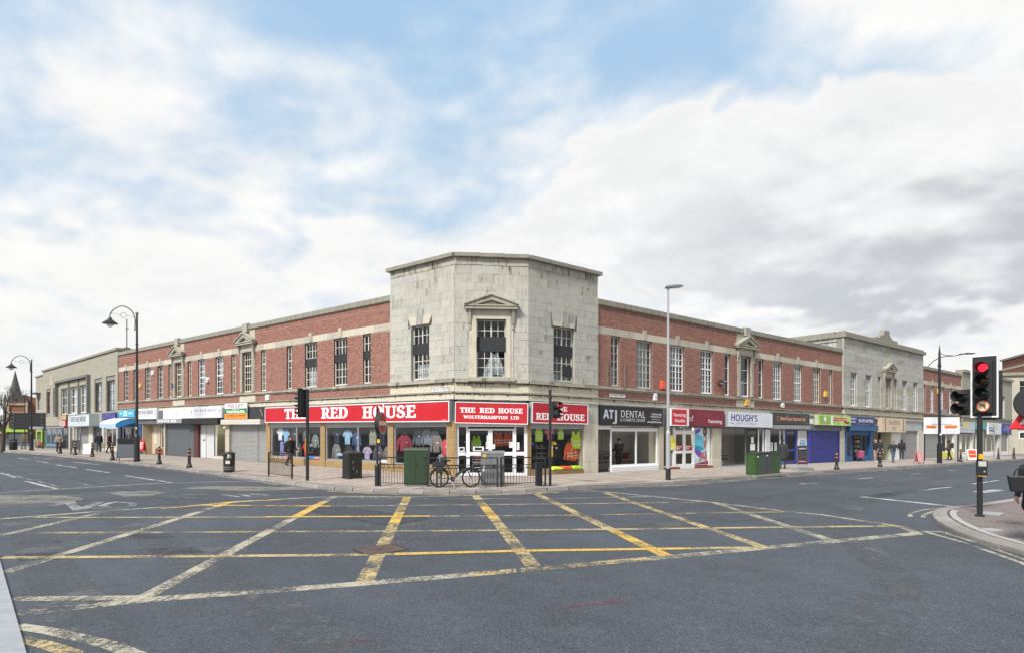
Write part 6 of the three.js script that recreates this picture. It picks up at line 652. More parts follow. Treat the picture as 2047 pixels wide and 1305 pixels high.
// ---------- left: rendered stone-faced building with a framed bay ----------
const stoneL = FL2.thing('stone_building', 'buff rendered building with large framed windows, left of the brick terrace', 'building');
{
  const F = FL2, t = stoneL, u0 = -26.9, u1 = 0, top = 8.98, ops = [[-3.2, -0.7, 3.5, 6.3], [-6.75, -4.45, 3.55, 6.32], [-11.6, -9.1, 3.65, 6.3], [-15.1, -12.0, 3.65, 6.3], [-18.8, -15.8, 3.65, 6.35], [-22.2, -20.3, 3.9, 6.38], [-25.2, -23.3, 3.95, 6.38]];
  wall(F, t, 'wall', mt([0.36, 0.345, 0.3], 0.95), u0 + 0.02, u1 - 0.02, 2.2, top - 0.2, ops, -0.5, -0.08); ashlar(F, t, u0, u1, 2.5, top - 0.2, 1.07, [2.1, 2.3, 1.9], ops, -0.12, 0, 500, [render_, render_, render_, render_, tex(stoneT(118, [0.60, 0.58, 0.525], 0.22), 0.95)]);
  course(F, t, 'coping_stone', [copeS], u0 - 0.1, u1 + 0.12, top - 0.2, top, -0.6, 0.12, 1.6, [], 510); mb().span(u1 - 0.3, u1, F.y(0, 2), F.y(0, top - 0.2), -5, -0.5).mesh('return_wall', render_, t); mb().span(-0.35, 0.12, F.y(0, top - 0.2), F.y(0, top), -5, -0.6).mesh('return_coping', copeS, t); wall(F, t, 'roof', MAT.leadGrey, u0, u1, top - 0.7, top - 0.6, [], -8, -0.4);
  ops.forEach((o, i) => { const rd = i > 4 ? mt([0.16, 0.04, 0.05], 0.6) : i < 2 ? mt([0.09, 0.06, 0.05], 0.7) : MAT.white; win(F, t, ...o, { cols: 3, rows: 3, m: i > 1 && i < 5 ? MAT.white : rd, z: -0.12, fr: i < 2 ? 0.1 : 0.07, bar: 0.04, sill: false, ...(i !== 4 ? { blind: [o[2] + 0.05, o[3] - 0.1] } : {}) }); });
  const y = F.y(-14), fm = mt([0.24, 0.24, 0.22], 0.85); mb().span(-20.1, -8.0, y + 7.0, y + 7.22, -0.1, 0.34).span(-8.3, -8.0, y + 3.4, y + 7.0, -0.1, 0.3).span(-20.1, -19.85, y + 3.4, y + 7.0, -0.1, 0.3).mesh('bay_frame', fm, t); for (const u of [-11.85, -15.45]) mb().span(u - 0.16, u + 0.16, y + 3.5, y + 7.0, -0.05, 0.12).mesh('bay_mullion', fm, t); for (const [a, c] of [[-11.6, -9.1], [-15.1, -12], [-18.8, -15.8]]) mb().span(a, c, y + 6.36, y + 6.9, -0.02, 0.06).mesh('bay_panel', mt([0.5, 0.45, 0.34], 0.9), t); mb().span(-23.4, -22.3, F.y(-23, 7.0), F.y(-23, 8.1), -0.02, 0.03).mesh('pale_patch', mt([0.62, 0.56, 0.4], 0.9), t);
  room(F, t, u0 + 0.2, u1 - 0.3, 3.0, 7.5, 4, mt([0.55, 0.55, 0.52], 0.9), MAT.floorD, 'upper_room', -0.52);
  for (const [a, c, h] of [[-4.4, -3.9, 2.6], [-0.3, 0, 2.6], [-8.6, -7.3, 2.4], [-14.2, -13.8, 3], [-15.7, -15.3, 3]]) mb().span(a, c, y - 0.3, y + h, -0.4, 0.01).mesh('pilaster', MAT.oldWhite, t);
  shutter(F, t, -7.3, -4.4, 0, 2.25, -0.15, MAT.shutDk, 0.1); shutter(F, t, -11.6, -8.6, 0, 2.3, -0.12, MAT.shutter, 0.1); shopGlass(F, t, -3.9, -0.3, 0.35, 2.1, -0.2, MAT.oldWhite, [-2.1], 0.1); mb().span(-3.9, -0.3, y - 0.3, y + 0.35, -0.35, -0.1).mesh('stall_riser', MAT.oldWhite, t); shopGlass(F, t, -13.8, -11.6, 0.1, 2.3, -0.2, MAT.white, [-12.7], 0.1); shopGlass(F, t, -19, -15.7, 0.1, 2.4, -0.2, MAT.greyDk, [-17], 0.1); mb().span(-19.2, -15.2, y - 0.2, y + 0.9, -0.3, -0.05).mesh('black_riser', MAT.blackMatt, t); shopGlass(F, t, -26.3, -19.3, 0.2, 2.4, -0.2, std([0.1, 0.26, 0.44], 0.5), [-24, -21.6], 0.25); room(F, t, u0 + 0.1, -0.2, 0, 2.6, 3, mt([0.4, 0.4, 0.37], 0.9), MAT.floorD, 'shop'); mb().span(u0, u1, y + 2.35, y + 3.5, -0.5, -0.14).mesh('shop_beam', mt([0.3, 0.28, 0.24], 0.9), t);
}
signBoard(FL2, 'shop_sign', 'pale blue-white box sign with black serif lettering on the rendered building', -12.6, -5.3, 2.26, 3.42, 0, 0.75, 560, (x, w, h) => { bg(x, w, h, '#cdd9de'); slabText(x, 'ONE WAY MUSIC', w * 0.14, w * 0.86, h * 0.4, h * 0.4, '#2f3136'); fit(x, 'GUITARS AMPS DRUMS KEYBOARDS', w * 0.15, w * 0.88, h * 0.78, h * 0.12, '#8d9aa2', { bold: false }); }, { m: std([0.4, 0.46, 0.48], 0.6), frame: MAT.grey, fw: 0.09 });
signBoard(FL2, 'shop_sign', 'worn purple-blue sign beside the blue awning', -3.95, -0.1, 2.8, 3.4, 0, 0.15, 360, (x, w, h) => { bg(x, w, h, '#3c3f86'); const r = rng(3); for (let k = 0; k < 40; k++) { x.fillStyle = r() < 0.3 ? '#c9cbe0' : '#52549a'; x.fillRect(r() * w, r() * h, 2 + r() * 8, 2 + r() * 10); } }, { m: MAT.blue });
signBoard(FL2, 'shop_sign', 'small yellow sign high on the rendered building', -17.8, -15.95, 3.0, 3.6, 0, 0.15, 120, (x, w, h) => { bg(x, w, h, '#b98a3c'); x.fillStyle = '#d8b65a'; x.fillRect(10, 10, w - 30, h - 20); x.fillStyle = '#8a4a2a'; x.fillRect(30, 14, 14, 12); }, { m: MAT.blackMatt });
signBoard(FL2, 'shop_sign', 'white sign with red lettering under the small yellow sign', -17.9, -15.8, 2.4, 2.95, 0, 0.3, 120, (x, w, h) => { bg(x, w, h, '#ddd6d6'); fit(x, 'FB', w * 0.3, w * 0.75, h * 0.5, h * 0.6, '#8a2a3a'); }, { m: MAT.red });
signBoard(FL2, 'shop_sign', 'plain white sign between the small yellow sign and the music shop', -15.2, -12.7, 2.95, 3.6, 0, 0.15, 120, (x, w, h) => { bg(x, w, h, '#e2e4e6'); }, { m: MAT.white });
{ // next building, seen as a narrow slip, green shop below
  const F = new Fac([FL2.at(-26.9, 0).x, -FL2.at(-26.9, 0).z], FL2.d, FL2.y(-26.9), 0.003), t = F.thing('stone_building', 'narrow grey stone slip of a building at the end of the left street', 'building'); const ops = [[-2.6, -1.4, 4.4, 6.2]]; wall(F, t, 'wall', mt([0.3, 0.285, 0.24], 0.95), -3.45, 0, 2.2, 8.35, ops, -0.5, -0.06); ashlar(F, t, -3.47, 0, 2.2, 8.35, 0.75, [1.7, 1.8], ops, -0.1, 0, 560, [render_, render_]); win(F, t, ...ops[0], { cols: 2, rows: 2, m: MAT.white }); mb().span(-3, -1, F.y(-2, 6.3), F.y(-2, 6.45), 0, 0.6).mesh('hood', MAT.greyDk, t); course(F, t, 'coping_stone', [copeS], -3.5, 0, 8.35, 8.5, -0.5, 0.1, 1.6, [], 561); room(F, t, -3.4, 0, 0, 7, 2, MAT.roomW, MAT.floorD, 'room', -0.55); mb().span(-3.45, -2.9, F.y(-2, -0.2), F.y(-2, 2.3), -0.5, 0).span(-0.9, 0, F.y(-2, -0.2), F.y(-2, 2.3), -0.5, 0).span(-2.9, -0.9, F.y(-2, 1.9), F.y(-2, 2.3), -0.5, 0).mesh('green_front', mt([0.42, 0.56, 0.16], 0.6), t); shopGlass(F, t, -2.9, -0.9, 0, 1.9, -0.3, mt([0.3, 0.5, 0.06], 0.6), [-1.8], 0.1); }
// ---------- far left: corner house, chimney stack, church, low brick building, bare trees ----------
{ const t = grp('corner_house', 'distant red brick corner house with cream quoins and a green shop sign', 'building', -97.4, 0.3, -118, 0.45), br = mt([0.38, 0.17, 0.09], 0.92), cq = mt([0.58, 0.52, 0.38], 0.9); mb().box(0, 4, -3, 3.2, 8, 6).mesh('wall', br, t); for (const s of [-1, 1]) mb().box(s * 1.45, 4.4, 0.05, 0.4, 7.2, 0.2).mesh('quoin', cq, t); for (const h of [5.9, 7.6]) mb().box(0, h, 0.06, 3.5, 0.35, 0.3).mesh('stone_band', cq, t); mb().box(0, 4.4, 0.04, 1.0, 1.5, 0.1).mesh('window', MAT.greyDk, t); mb().box(0, 1.2, 0.05, 3.4, 2.2, 0.2).mesh('shopfront', MAT.greyDk, t); mb().ext([[-1.9, 0], [1.9, 0], [0.9, 1.5], [-0.9, 1.5]], 6, M4(0, 8, -6)).mesh('roof', mt([0.16, 0.12, 0.11], 0.9), t); mb().box(4.2, 4.6, -4.5, 6, 9, 7).mesh('side_wing', br, t); mb().box(4, 10, -4, 0.9, 2.2, 0.9).mesh('chimney', br, t); mb().box(0, 2.5, 0.3, 3.4, 0.7, 0.2).mesh('green_sign', std([0.42, 0.66, 0.06], 0.6), t); }
{ const t = grp('church', 'distant grey church tower with a tall pointed spire', 'church', -290, 0, -350), st = mt([0.17, 0.165, 0.155], 0.95); mb().box(0, 11, 0, 8.2, 22, 8.2, 0.3).mesh('tower', st, t); mb().add(new THREE.ConeGeometry(3.9, 17.5, 8), M4(0, 30.6, 0, 0, 0.3)).mesh('spire', st, t); for (const [a, c] of [[-1, -1], [1, -1], [1, 1], [-1, 1]]) mb().add(new THREE.ConeGeometry(0.8, 4.5, 6), M4(a * 3.3 + c * 0.9, 24, c * 3.3 - a * 0.9)).mesh('pinnacle', st, t); mb().box(12, 7, 4, 18, 14, 9, 0.3).mesh('nave', st, t); mb().ext([[-5, 0], [5, 0], [0, 6]], 18, M4(4, 14, 6, 0, Math.PI / 2 + 0.3)).mesh('nave_roof', mt([0.2, 0.2, 0.2], 0.9), t); }
{ const t = grp('low_brick_building', 'low distant red brick building with a pale roof behind the bare tree', 'building', -108, 0.2, -122, 0.5); mb().box(0, 1.9, 0, 9, 3.8, 6).mesh('wall', mt([0.32, 0.13, 0.09], 0.92), t); mb().box(0, 3.95, 0, 9.4, 0.3, 6.4).mesh('roof', mt([0.5, 0.5, 0.5], 0.8), t); mb().box(3.2, 2.3, 3.1, 3, 0.7, 0.2).mesh('green_sign', std([0.4, 0.62, 0.08], 0.6), t); mb().box(-1, 1.3, 3.05, 2, 1.6, 0.1).mesh('window', MAT.greyDk, t); }
function bareTree(name, label, X, Z, H, seed, r0) {
  const r = rng(seed), t = grp(name, label, 'tree', X, roadY(X, Z), -Z, 0, 'bare trees on the left'), tr = mb(), tw = mb(), bark = mt([0.10, 0.085, 0.07], 0.95);
  const grow = (p, d, len, rad, lv) => { const q = p.clone().addScaledVector(d, len); (lv < 2 ? tr : tw).rod(p.toArray(), q.toArray(), rad, rad * 0.7, lv < 2 ? 8 : 4); if (lv >= 6) return; const n = lv === 0 ? 4 : 2 + (r() < 0.55 ? 1 : 0); for (let k = 0; k < n; k++) { const e = d.clone().add(new THREE.Vector3((r() - 0.5) * 1.5, (r() - 0.28) * 0.9, (r() - 0.5) * 1.5)).normalize(); grow(p.clone().addScaledVector(d, len * (0.62 + 0.38 * r())), e, len * (0.62 + r() * 0.22), rad * 0.56, lv + 1); } };
  grow(new THREE.Vector3(), new THREE.Vector3(0.05, 1, 0).normalize(), H * 0.3, r0, 0); tr.mesh('trunk', bark, t); stuff(tw.mesh('crown', bark, t));
}
bareTree('bare_tree', 'tall bare tree at the left edge of the picture', -47.5, 55.9, 8.6, 5, 0.2); bareTree('bare_tree', 'low twiggy bare tree in front of the distant corner house', -74, 86, 6.0, 8, 0.16); bareTree('bare_tree', 'bare tree beside the church tower, half out of the frame', -92, 104, 9.5, 14, 0.2);
// ---------- street furniture ----------
const onPave = (name, label, cat, X, Z, ry = 0, group) => grp(name, label, cat, X, paveY(X, Z), -Z, ry, group);
const aL = FL.th, aR = FR.th;
// bollards
{
  const gold = std([0.5, 0.4, 0.22], 0.5), redB = std([0.55, 0.12, 0.06], 0.5), whiteB = std([0.6, 0.6, 0.58], 0.5);
  const proto = grp('bollard', '', 'bollard'), body = mb().lathe([[0, 0], [0.15, 0], [0.155, 0.05], [0.13, 0.1], [0.125, 0.16], [0.1, 0.2], [0.082, 0.26], [0.07, 0.8], [0.085, 0.82], [0.085, 0.85], [0.062, 0.87], [0.06, 0.92], [0.075, 0.95], [0.07, 1.0], [0.035, 1.04], [0, 1.05]]).mesh('post', MAT.black, proto);
  mb().lathe([[0.0745, 0.66], [0.0745, 0.74], [0.07, 0.74], [0.07, 0.66]]).mesh('red_band', redB, proto); mb().lathe([[0.063, 0.875], [0.066, 0.885], [0.066, 0.91], [0.061, 0.92]]).mesh('pale_collar', gold, proto); mb().lathe([[0.127, 0.11], [0.133, 0.115], [0.13, 0.14], [0.124, 0.15]]).mesh('base_ring', MAT.greyDk, proto);
  const L = [[-17.37, 32.27, 'black bollard second along the left kerb from the litter bin side, beside the dark shutter'], [-20.75, 35.27, 'black bollard in front of the beige music shop entrance'], [-26.5, 39.78, 'black bollard just left of the tall swan-neck lamp post and back of notice board'], [-30.57, 43.68, 'black bollard left of the two walking people in dark coats'], [-33.76, 46.35, 'black bollard beside the small white pavement board'], [-36.87, 48.92, 'black bollard in front of the hooded walker on the left'], [19.14, 35.34, 'black bollard with a red band in front of the blue shutter'], [24.1, 39.26, 'black bollard in front of the group of standing people'], [36.48, 48.75, 'black bollard right of the white road sign posts'], [45.16, 55.66, 'black bollard right of the near traffic light pole, closer one'], [48.82, 58.32, 'rightmost black bollard near the right edge']];
  L.forEach(([X, Z, label], i) => { let o = proto; if (i) { o = proto.clone(); o.name = num('bollard'); scene.add(o); } o.position.set(X, paveY(X, Z), -Z); o.rotation.y = i; o.userData = { label, category: 'bollard', group: 'black bollards along the kerb' }; });
  proto.userData.label = 'black bollard right of the beige music shop, nearest the litter bin';
}
{ // litter bin
  const t = onPave('litter_bin', 'round black litter bin with silver hoops on the left pavement', 'litter bin', -13.8, 29.25, 0.2); mb().lathe([[0, 0], [0.25, 0], [0.26, 0.03], [0.265, 0.62], [0.27, 0.66], [0.24, 0.66], [0.24, 0.1], [0, 0.1]]).mesh('body', MAT.black, t); mb().lathe([[0.0, 0.98], [0.16, 0.97], [0.27, 0.93], [0.285, 0.88], [0.27, 0.86], [0.0, 0.86]]).mesh('lid', MAT.black, t); for (let k = 0; k < 4; k++) mb().box(0.25 * Math.cos(k * Math.PI / 2 + 0.6), 0.76, 0.25 * Math.sin(k * Math.PI / 2 + 0.6), 0.06, 0.22, 0.16, -(k * Math.PI / 2 + 0.6)).mesh('strut', MAT.black, t); for (const h of [0.14, 0.24, 0.7]) mb().torus(0, h, 0, 0.266, 0.008, Math.PI / 2).mesh('hoop', std([0.5, 0.5, 0.46], 0.5), t); mb().span(-0.1, 0.1, 0.4, 0.55, 0.262, 0.27).mesh('label_plate', MAT.cream, t);
}
// pedestrian guard rail
function rail(label, P, Q, H = 1.08) {
  const dx = Q[0] - P[0], dz = Q[1] - P[1], L = Math.hypot(dx, dz), t = onPave('guard_railing', label, 'railing', P[0], P[1], Math.atan2(dz, dx)), dy = paveY(...Q) - paveY(...P); t.rotation.order = 'YXZ'; t.rotation.z = Math.atan2(dy, L);
  for (const x of [0.03, L - 0.03]) mb().box(x, H / 2 - 0.05, 0, 0.055, H + 0.1, 0.055).mesh('post', MAT.black, t); for (const [h, r] of [[H - 0.02, 0.022], [H - 0.28, 0.012], [H - 0.4, 0.012], [0.12, 0.012]]) mb().span(0.05, L - 0.05, h - r, h + r, -r, r).mesh('rail', MAT.black, t);
  const n = Math.round(L / 0.115), st = (L - 0.1) / n; for (let k = 1; k < n; k++) { const x = 0.05 + k * st; mb().rod([x, 0.12, 0], [x, H - 0.4, 0], 0.008, 0.008, 6).mesh('bar', MAT.black, t); if (k % 2) mb().torus(x, H - 0.34, 0, 0.052, 0.011, 0, 0, 0, 5, 14).mesh('ring', MAT.black, t); }
  for (let k = 4; k < n; k += 4) mb().rod([0.05 + k * st, H - 0.28, 0], [0.05 + k * st, H - 0.03, 0], 0.008, 0.008, 6).mesh('bar', MAT.black, t);
}
rail('short black guard railing with rings left of the crossing signal', [-10.87, 26.75], [-9.2, 25.11]); rail('black guard railing between the no entry post and the parked bicycle', [-4.9, 22.15], [-2.69, 21.73]); rail('black guard railing behind the front of the parked bicycle', [-2.6, 21.72], [-0.5, 21.76]); rail('black guard railing in front of the shop doors, right of the grey cabinet', [-0.42, 21.77], [1.27, 22.33]);
{ const t = onPave('square_post', 'short square black post at the end of the guard railing', 'post', 1.0, 22.42, 0.3); mb().box(0, 0.42, 0, 0.22, 0.84, 0.2).mesh('post', MAT.black, t); mb().box(0, 0.85, 0, 0.24, 0.03, 0.22).mesh('cap', MAT.blackMatt, t); }
{ // dark cabinet with a pyramid top
  const t = onPave('postal_box', 'scuffed black pouch box with a pyramid lid on the pavement', 'cabinet', -6.8, 25.5, 0.75), m = mt([0.022, 0.024, 0.024], 0.45), s = 0.6; mb().box(0, 0.53, 0, s, 1.06, s).mesh('body', m, t); mb().add(new THREE.ConeGeometry(s * 0.77, 0.15, 4), M4(0, 1.15, 0, 0, Math.PI / 4)).box(0, 1.06, 0, s + 0.05, 0.04, s + 0.05).mesh('lid', mt([0.04, 0.042, 0.042], 0.5), t); mb().box(0, 0.03, 0, s + 0.03, 0.06, s + 0.03).mesh('plinth', m, t); for (const a of [0, Math.PI / 2, Math.PI, -Math.PI / 2]) mb().box(0, 0, 0, s * 0.7, 0.8, 0.015).mesh('door_panel', mt([0.016, 0.018, 0.018], 0.4), t).position.set(Math.sin(a) * s / 2, 0.56, Math.cos(a) * s / 2) && (t.children.at(-1).rotation.y = a); for (const [x, h] of [[-0.12, 0.7], [-0.1, 0.44], [0.05, 0.3]]) mb().box(x, h, s / 2 + 0.009, 0.03, 0.12, 0.004).mesh('scuff', mt([0.3, 0.3, 0.28], 0.8), t);
}
{ // no entry drum
  const t = onPave('no_entry_sign', 'round red no entry sign on a black post, turned away to the right', 'sign', -4.99, 22.22); mb().rod([0, -0.05, 0], [0, 0.75, 0], 0.095).mesh('base_sleeve', MAT.black, t); mb().lathe([[0.095, 0.75], [0.06, 0.82], [0.04, 0.84]]).mesh('collar', MAT.black, t); mb().rod([0, 0.75, 0], [0, 2.95, 0], 0.042).mesh('post', MAT.black, t); mb().box(0.05, 1.66, 0.03, 0.09, 0.13, 0.05).mesh('yellow_reflector', std([0.8, 0.45, 0.03], 0.5), t);
  const h = new THREE.Group(); const q = (g, m, n, z) => { const o = mesh(n, g, m, t); o.position.set(0.13, 2.32, 0.06); o.rotation.set(0, 1.42, 0); o.translateZ(z); return o; }; q(new THREE.CylinderGeometry(0.41, 0.41, 0.15, 36).rotateX(Math.PI / 2), MAT.blackMatt, 'drum', 0); q(new THREE.CircleGeometry(0.4, 36), tex(canvasTex(256, 256, (x) => { bg(x, 256, 256, '#c8c2b6'); x.fillStyle = '#8f3a30'; x.beginPath(); x.arc(128, 128, 120, 0, 7); x.fill(); x.fillStyle = '#cdbf9c'; x.fillRect(26, 104, 204, 48); }), 0.5), 'face', 0.079); mb().box(0.06, 2.32, 0.02, 0.12, 0.1, 0.08).mesh('bracket', MAT.blackMatt, t);
}
function cabinet(name, label, X, Z, ry, w, h, d, m, o = {}) { const t = onPave(name, label, 'cabinet', X, Z, ry); mb().span(-w / 2, w / 2, 0.08, h - 0.1, -d / 2, d / 2).mesh('body', m, t); mb().span(-w / 2 + 0.03, w / 2 - 0.03, -0.05, 0.08, -d / 2 + 0.03, d / 2 - 0.03).mesh('plinth', o.pm || MAT.cabGrey, t); mb().ext([[-d / 2 - 0.02, 0], [d / 2 + 0.02, 0], [d / 2, 0.06], [-d / 2, 0.1]], w + 0.03, M4(-w / 2 - 0.015, h - 0.1, 0, 0, -Math.PI / 2, 0).multiply(new THREE.Matrix4().makeScale(1, 1, -1))).mesh('lid', o.lid || m, t); for (const s of [-1, 1]) mb().span(s * w / 4 - w / 4 + 0.012, s * w / 4 + w / 4 - 0.012, 0.14, h - 0.17, d / 2, d / 2 + 0.014).mesh('door', m, t); mb().span(0.03, 0.06, h * 0.5, h * 0.62, d / 2 + 0.014, d / 2 + 0.035).mesh('handle', MAT.blackMatt, t); return t; }
cabinet('utility_cabinet', 'tall dark green utility cabinet behind the guard railing', -3.5, 22.05, -0.03, 0.87, 1.42, 0.42, MAT.green);
{ const t = cabinet('utility_cabinet', 'grey utility cabinet with a small yellow sticker outside the corner doors', -0.72, 22.25, 0.02, 0.86, 1.3, 0.4, MAT.cabGrey); mb().span(-0.34, -0.24, 1.05, 1.18, 0.214, 0.219).mesh('yellow_sticker', MAT.yellow, t); mb().span(-0.36, -0.28, 0.55, 0.75, 0.214, 0.219).mesh('pale_sticker', MAT.white, t); }
{ const t = onPave('utility_cabinet', 'wide green and grey double utility cabinet on the right pavement', 'cabinet', 12.72, 30.3, aR + 0.02); const y0 = -0.08; for (const [x0, x1, d, m] of [[-1.25, -0.82, 0.25, MAT.greenLt], [0.45, 1.2, 0.22, MAT.greenLt]]) mb().span(x0, x1, y0, 1.02, -d, d).mesh('side_cabinet', m, t); mb().span(-0.82, 0.45, y0, 1.08, -0.24, 0.25).mesh('centre_cabinet', MAT.greyGreen, t); mb().span(-1.28, -0.8, 1.02, 1.06, -0.28, 0.28).mesh('lid', MAT.greenLt, t); mb().span(-0.84, 0.47, 1.08, 1.12, -0.27, 0.28).mesh('lid', MAT.greyGreen, t); mb().span(0.43, 1.23, 1.02, 1.06, -0.25, 0.25).mesh('lid', MAT.greenLt, t); for (const [x, h] of [[-1.06, 0.86], [-0.2, 0.9]]) mb().span(x, x + 0.13, h, h + 0.07, 0.251, 0.258).mesh('sticker', MAT.white, t); mb().span(-0.2, -0.18, y0 + 0.1, 1.04, 0.25, 0.254).mesh('door_gap', MAT.blackMatt, t); mb().span(-1.6, 1.3, -0.1, -0.002, -0.5, 0.5).mesh('plinth_slab', MAT.kerb, t); }

// ---------- signals ----------
const lens = { red: new THREE.MeshStandardMaterial({ color: lin(0.4, 0, 0.01), emissive: lin(1, 0.03, 0.06), emissiveIntensity: 0.75, roughness: 0.3 }), off: std([0.03, 0.028, 0.025], 0.25), amber: std([0.06, 0.03, 0.01], 0.25), green: std([0.012, 0.03, 0.028], 0.25) };
function head(t, x, y, z, yaw, n, o = {}) {
  const g = new THREE.Group(); g.name = 'signal_head'; g.position.set(x, y, z); g.rotation.y = yaw; t.add(g); const p = 0.3, H = n * p;
  mb().ext([[-0.15, 0], [0.15, 0], [0.15, H], [-0.15, H]], 0.16, M4(0, 0, -0.12), 0.012).mesh('housing', MAT.blackMatt, g);
  if (o.bw) { mb().span(-o.bw / 2, o.bw / 2, -0.12, H + 0.16, -0.1, -0.075).mesh('backing_board', MAT.blackMatt, g); if (o.white) { const b = mb(), w = o.bw / 2, e = 0.034; b.span(-w, w, -0.12, -0.12 + e, -0.075, -0.071).span(-w, w, H + 0.16 - e, H + 0.16, -0.075, -0.071).span(-w, -w + e, -0.12 + e, H + 0.16 - e, -0.075, -0.071).span(w - e, w, -0.12 + e, H + 0.16 - e, -0.075, -0.071); b.mesh('white_border', MAT.white, g); } }
  (o.lamps || Array(n).fill('off')).forEach((k, i) => {
    const cy = H - (i + 0.5) * p; if (k === 'sign') { const s = mesh('turn_ban_roundel', new THREE.CircleGeometry(0.142, 40), tex(canvasTex(256, 256, (x) => { bg(x, 256, 256, '#c9b98e'); x.lineWidth = 26; x.strokeStyle = '#c4412c'; x.fillStyle = '#d6caa2'; x.beginPath(); x.arc(128, 128, 112, 0, 7); x.fill(); x.strokeStyle = '#2c3030'; x.lineWidth = 20; x.beginPath(); x.moveTo(158, 186); x.lineTo(158, 130); x.quadraticCurveTo(158, 104, 128, 104); x.lineTo(96, 104); x.stroke(); x.fillStyle = '#2c3030'; x.beginPath(); x.moveTo(62, 104); x.lineTo(104, 78); x.lineTo(104, 130); x.fill(); x.strokeStyle = '#c4412c'; x.lineWidth = 26; x.beginPath(); x.arc(128, 128, 112, 0, 7); x.stroke(); x.lineWidth = 18; x.beginPath(); x.moveTo(56, 56); x.lineTo(200, 200); x.stroke(); }), 0.4), g); s.position.set(0, cy, 0.07); mb().add(new THREE.TorusGeometry(0.142, 0.012, 8, 36), M4(0, cy, 0.068)).mesh('rim', MAT.blackMatt, g); return; }
    const l = mesh('lens', new THREE.SphereGeometry(0.17, 24, 8, 0, 7, 0, 0.62).rotateX(Math.PI / 2), lens[k], g); l.position.set(0, cy, -0.08);
    const vis = new THREE.CylinderGeometry(0.128, 0.118, 0.24, 28, 1, true, Math.PI * 0.62 - 0.9 + 0.9, Math.PI * 1.76); vis.rotateX(Math.PI / 2); const v = mesh('visor', vis, std([0.022, 0.022, 0.025], 0.6, { side: THREE.DoubleSide }), g); v.position.set(0, cy, 0.18); v.rotation.z = Math.PI * 0.0;
    mb().torus(0, cy, 0.055, 0.122, 0.012, 0, 0, 0, 6, 28).mesh('bezel', MAT.blackMatt, g);
  });
  return g;
}
function signalPole(label, X, Z, H, r) { const t = onPave('traffic_signal', label, 'traffic light', X, Z); mb().rod([0, -0.1, 0], [0, H, 0], r, r, 16).mesh('pole', MAT.black, t); mb().lathe([[r, H], [r, H + 0.015], [0, H + 0.03]]).mesh('pole_cap', MAT.blackMatt, t); return t; }
function button(t, x, y, z, yaw) { const b = mb().box(0, 0, 0, 0.2, 0.36, 0.12).mesh('push_button_unit', MAT.black, t); b.position.set(x, y, z); b.rotation.y = yaw; mb().box(0, 0.1, 0.062, 0.15, 0.12, 0.004).mesh('instruction_panel', std([0.45, 0.47, 0.44], 0.4), b); mb().box(0, -0.19, 0, 0.16, 0.014, 0.12).mesh('yellow_strip', MAT.yellow, b); mb().add(new THREE.CylinderGeometry(0.022, 0.022, 0.02, 14), M4(0.04, -0.08, 0.064, Math.PI / 2)).mesh('push_button', MAT.steel, b); }
{ const t = grp('traffic_signal', 'large near traffic light showing red above a no left turn roundel', 'traffic light', 11.15, 0.1, -14.29); mb().rod([0, -0.1, 0], [0, 2.5, 0], 0.058, 0.058, 18).mesh('pole', MAT.black, t); mb().rod([0, 2.4, 0], [0, 3.4, -0.12], 0.05).mesh('pole_extension', MAT.black, t);
  head(t, -0.02, 2.46, 0.14, -0.86, 4, { bw: 0.53, white: true, lamps: ['red', 'amber', 'green', 'sign'] }); head(t, 0.46, 2.42, -0.3, 2.5, 3, { bw: 0.5 }); head(t, -0.1, 2.42, -0.3, -1.5, 2); mb().rod([0, 2.6, 0], [0.46, 2.6, -0.24], 0.022).rod([0, 3.2, -0.1], [0.46, 3.2, -0.24], 0.022).rod([0, 2.5, 0], [-0.1, 2.6, -0.28], 0.022).mesh('bracket', MAT.blackMatt, t); button(t, -0.04, 1.15, 0.11, -0.45); mb().span(-0.08, 0.02, 1.36, 1.48, 0.06, 0.1).mesh('yellow_plate', MAT.yellow, t); mb().lathe([[0, 0], [0.1, 0], [0.1, 0.02], [0.06, 0.03]]).mesh('base_collar', MAT.blackMatt, t); }
{ const t = signalPole('two-lamp red signal on a black pole by the hi-vis shop window', 1.42, 22.33, 3.55, 0.052); head(t, 0.2, 2.52, 0.1, 0.55, 2, { lamps: ['red', 'green'] }); mb().rod([0, 2.7, 0], [0.18, 2.7, 0.0], 0.02).rod([0, 3.0, 0], [0.18, 3.0, 0.0], 0.02).mesh('bracket', MAT.blackMatt, t); }
{ const t = signalPole('traffic light facing away to the left, in front of the big red sign', -8.37, 24.53, 3.75, 0.065); head(t, -0.25, 2.7, 0.0, -2.05, 3, { bw: 0.54 }); mb().rod([0, 2.8, 0], [-0.18, 2.8, 0], 0.022).rod([0, 3.3, 0], [-0.18, 3.3, 0], 0.022).mesh('bracket', MAT.blackMatt, t); button(t, 0.14, 1.35, 0.05, 0.9); mb().span(-0.2, 0.14, 3.72, 3.8, -0.06, 0.06).mesh('detector', MAT.galv, t); mb().span(-0.07, -0.05, 1.15, 1.75, 0.05, 0.075).mesh('yellow_strip', MAT.yellow, t); }
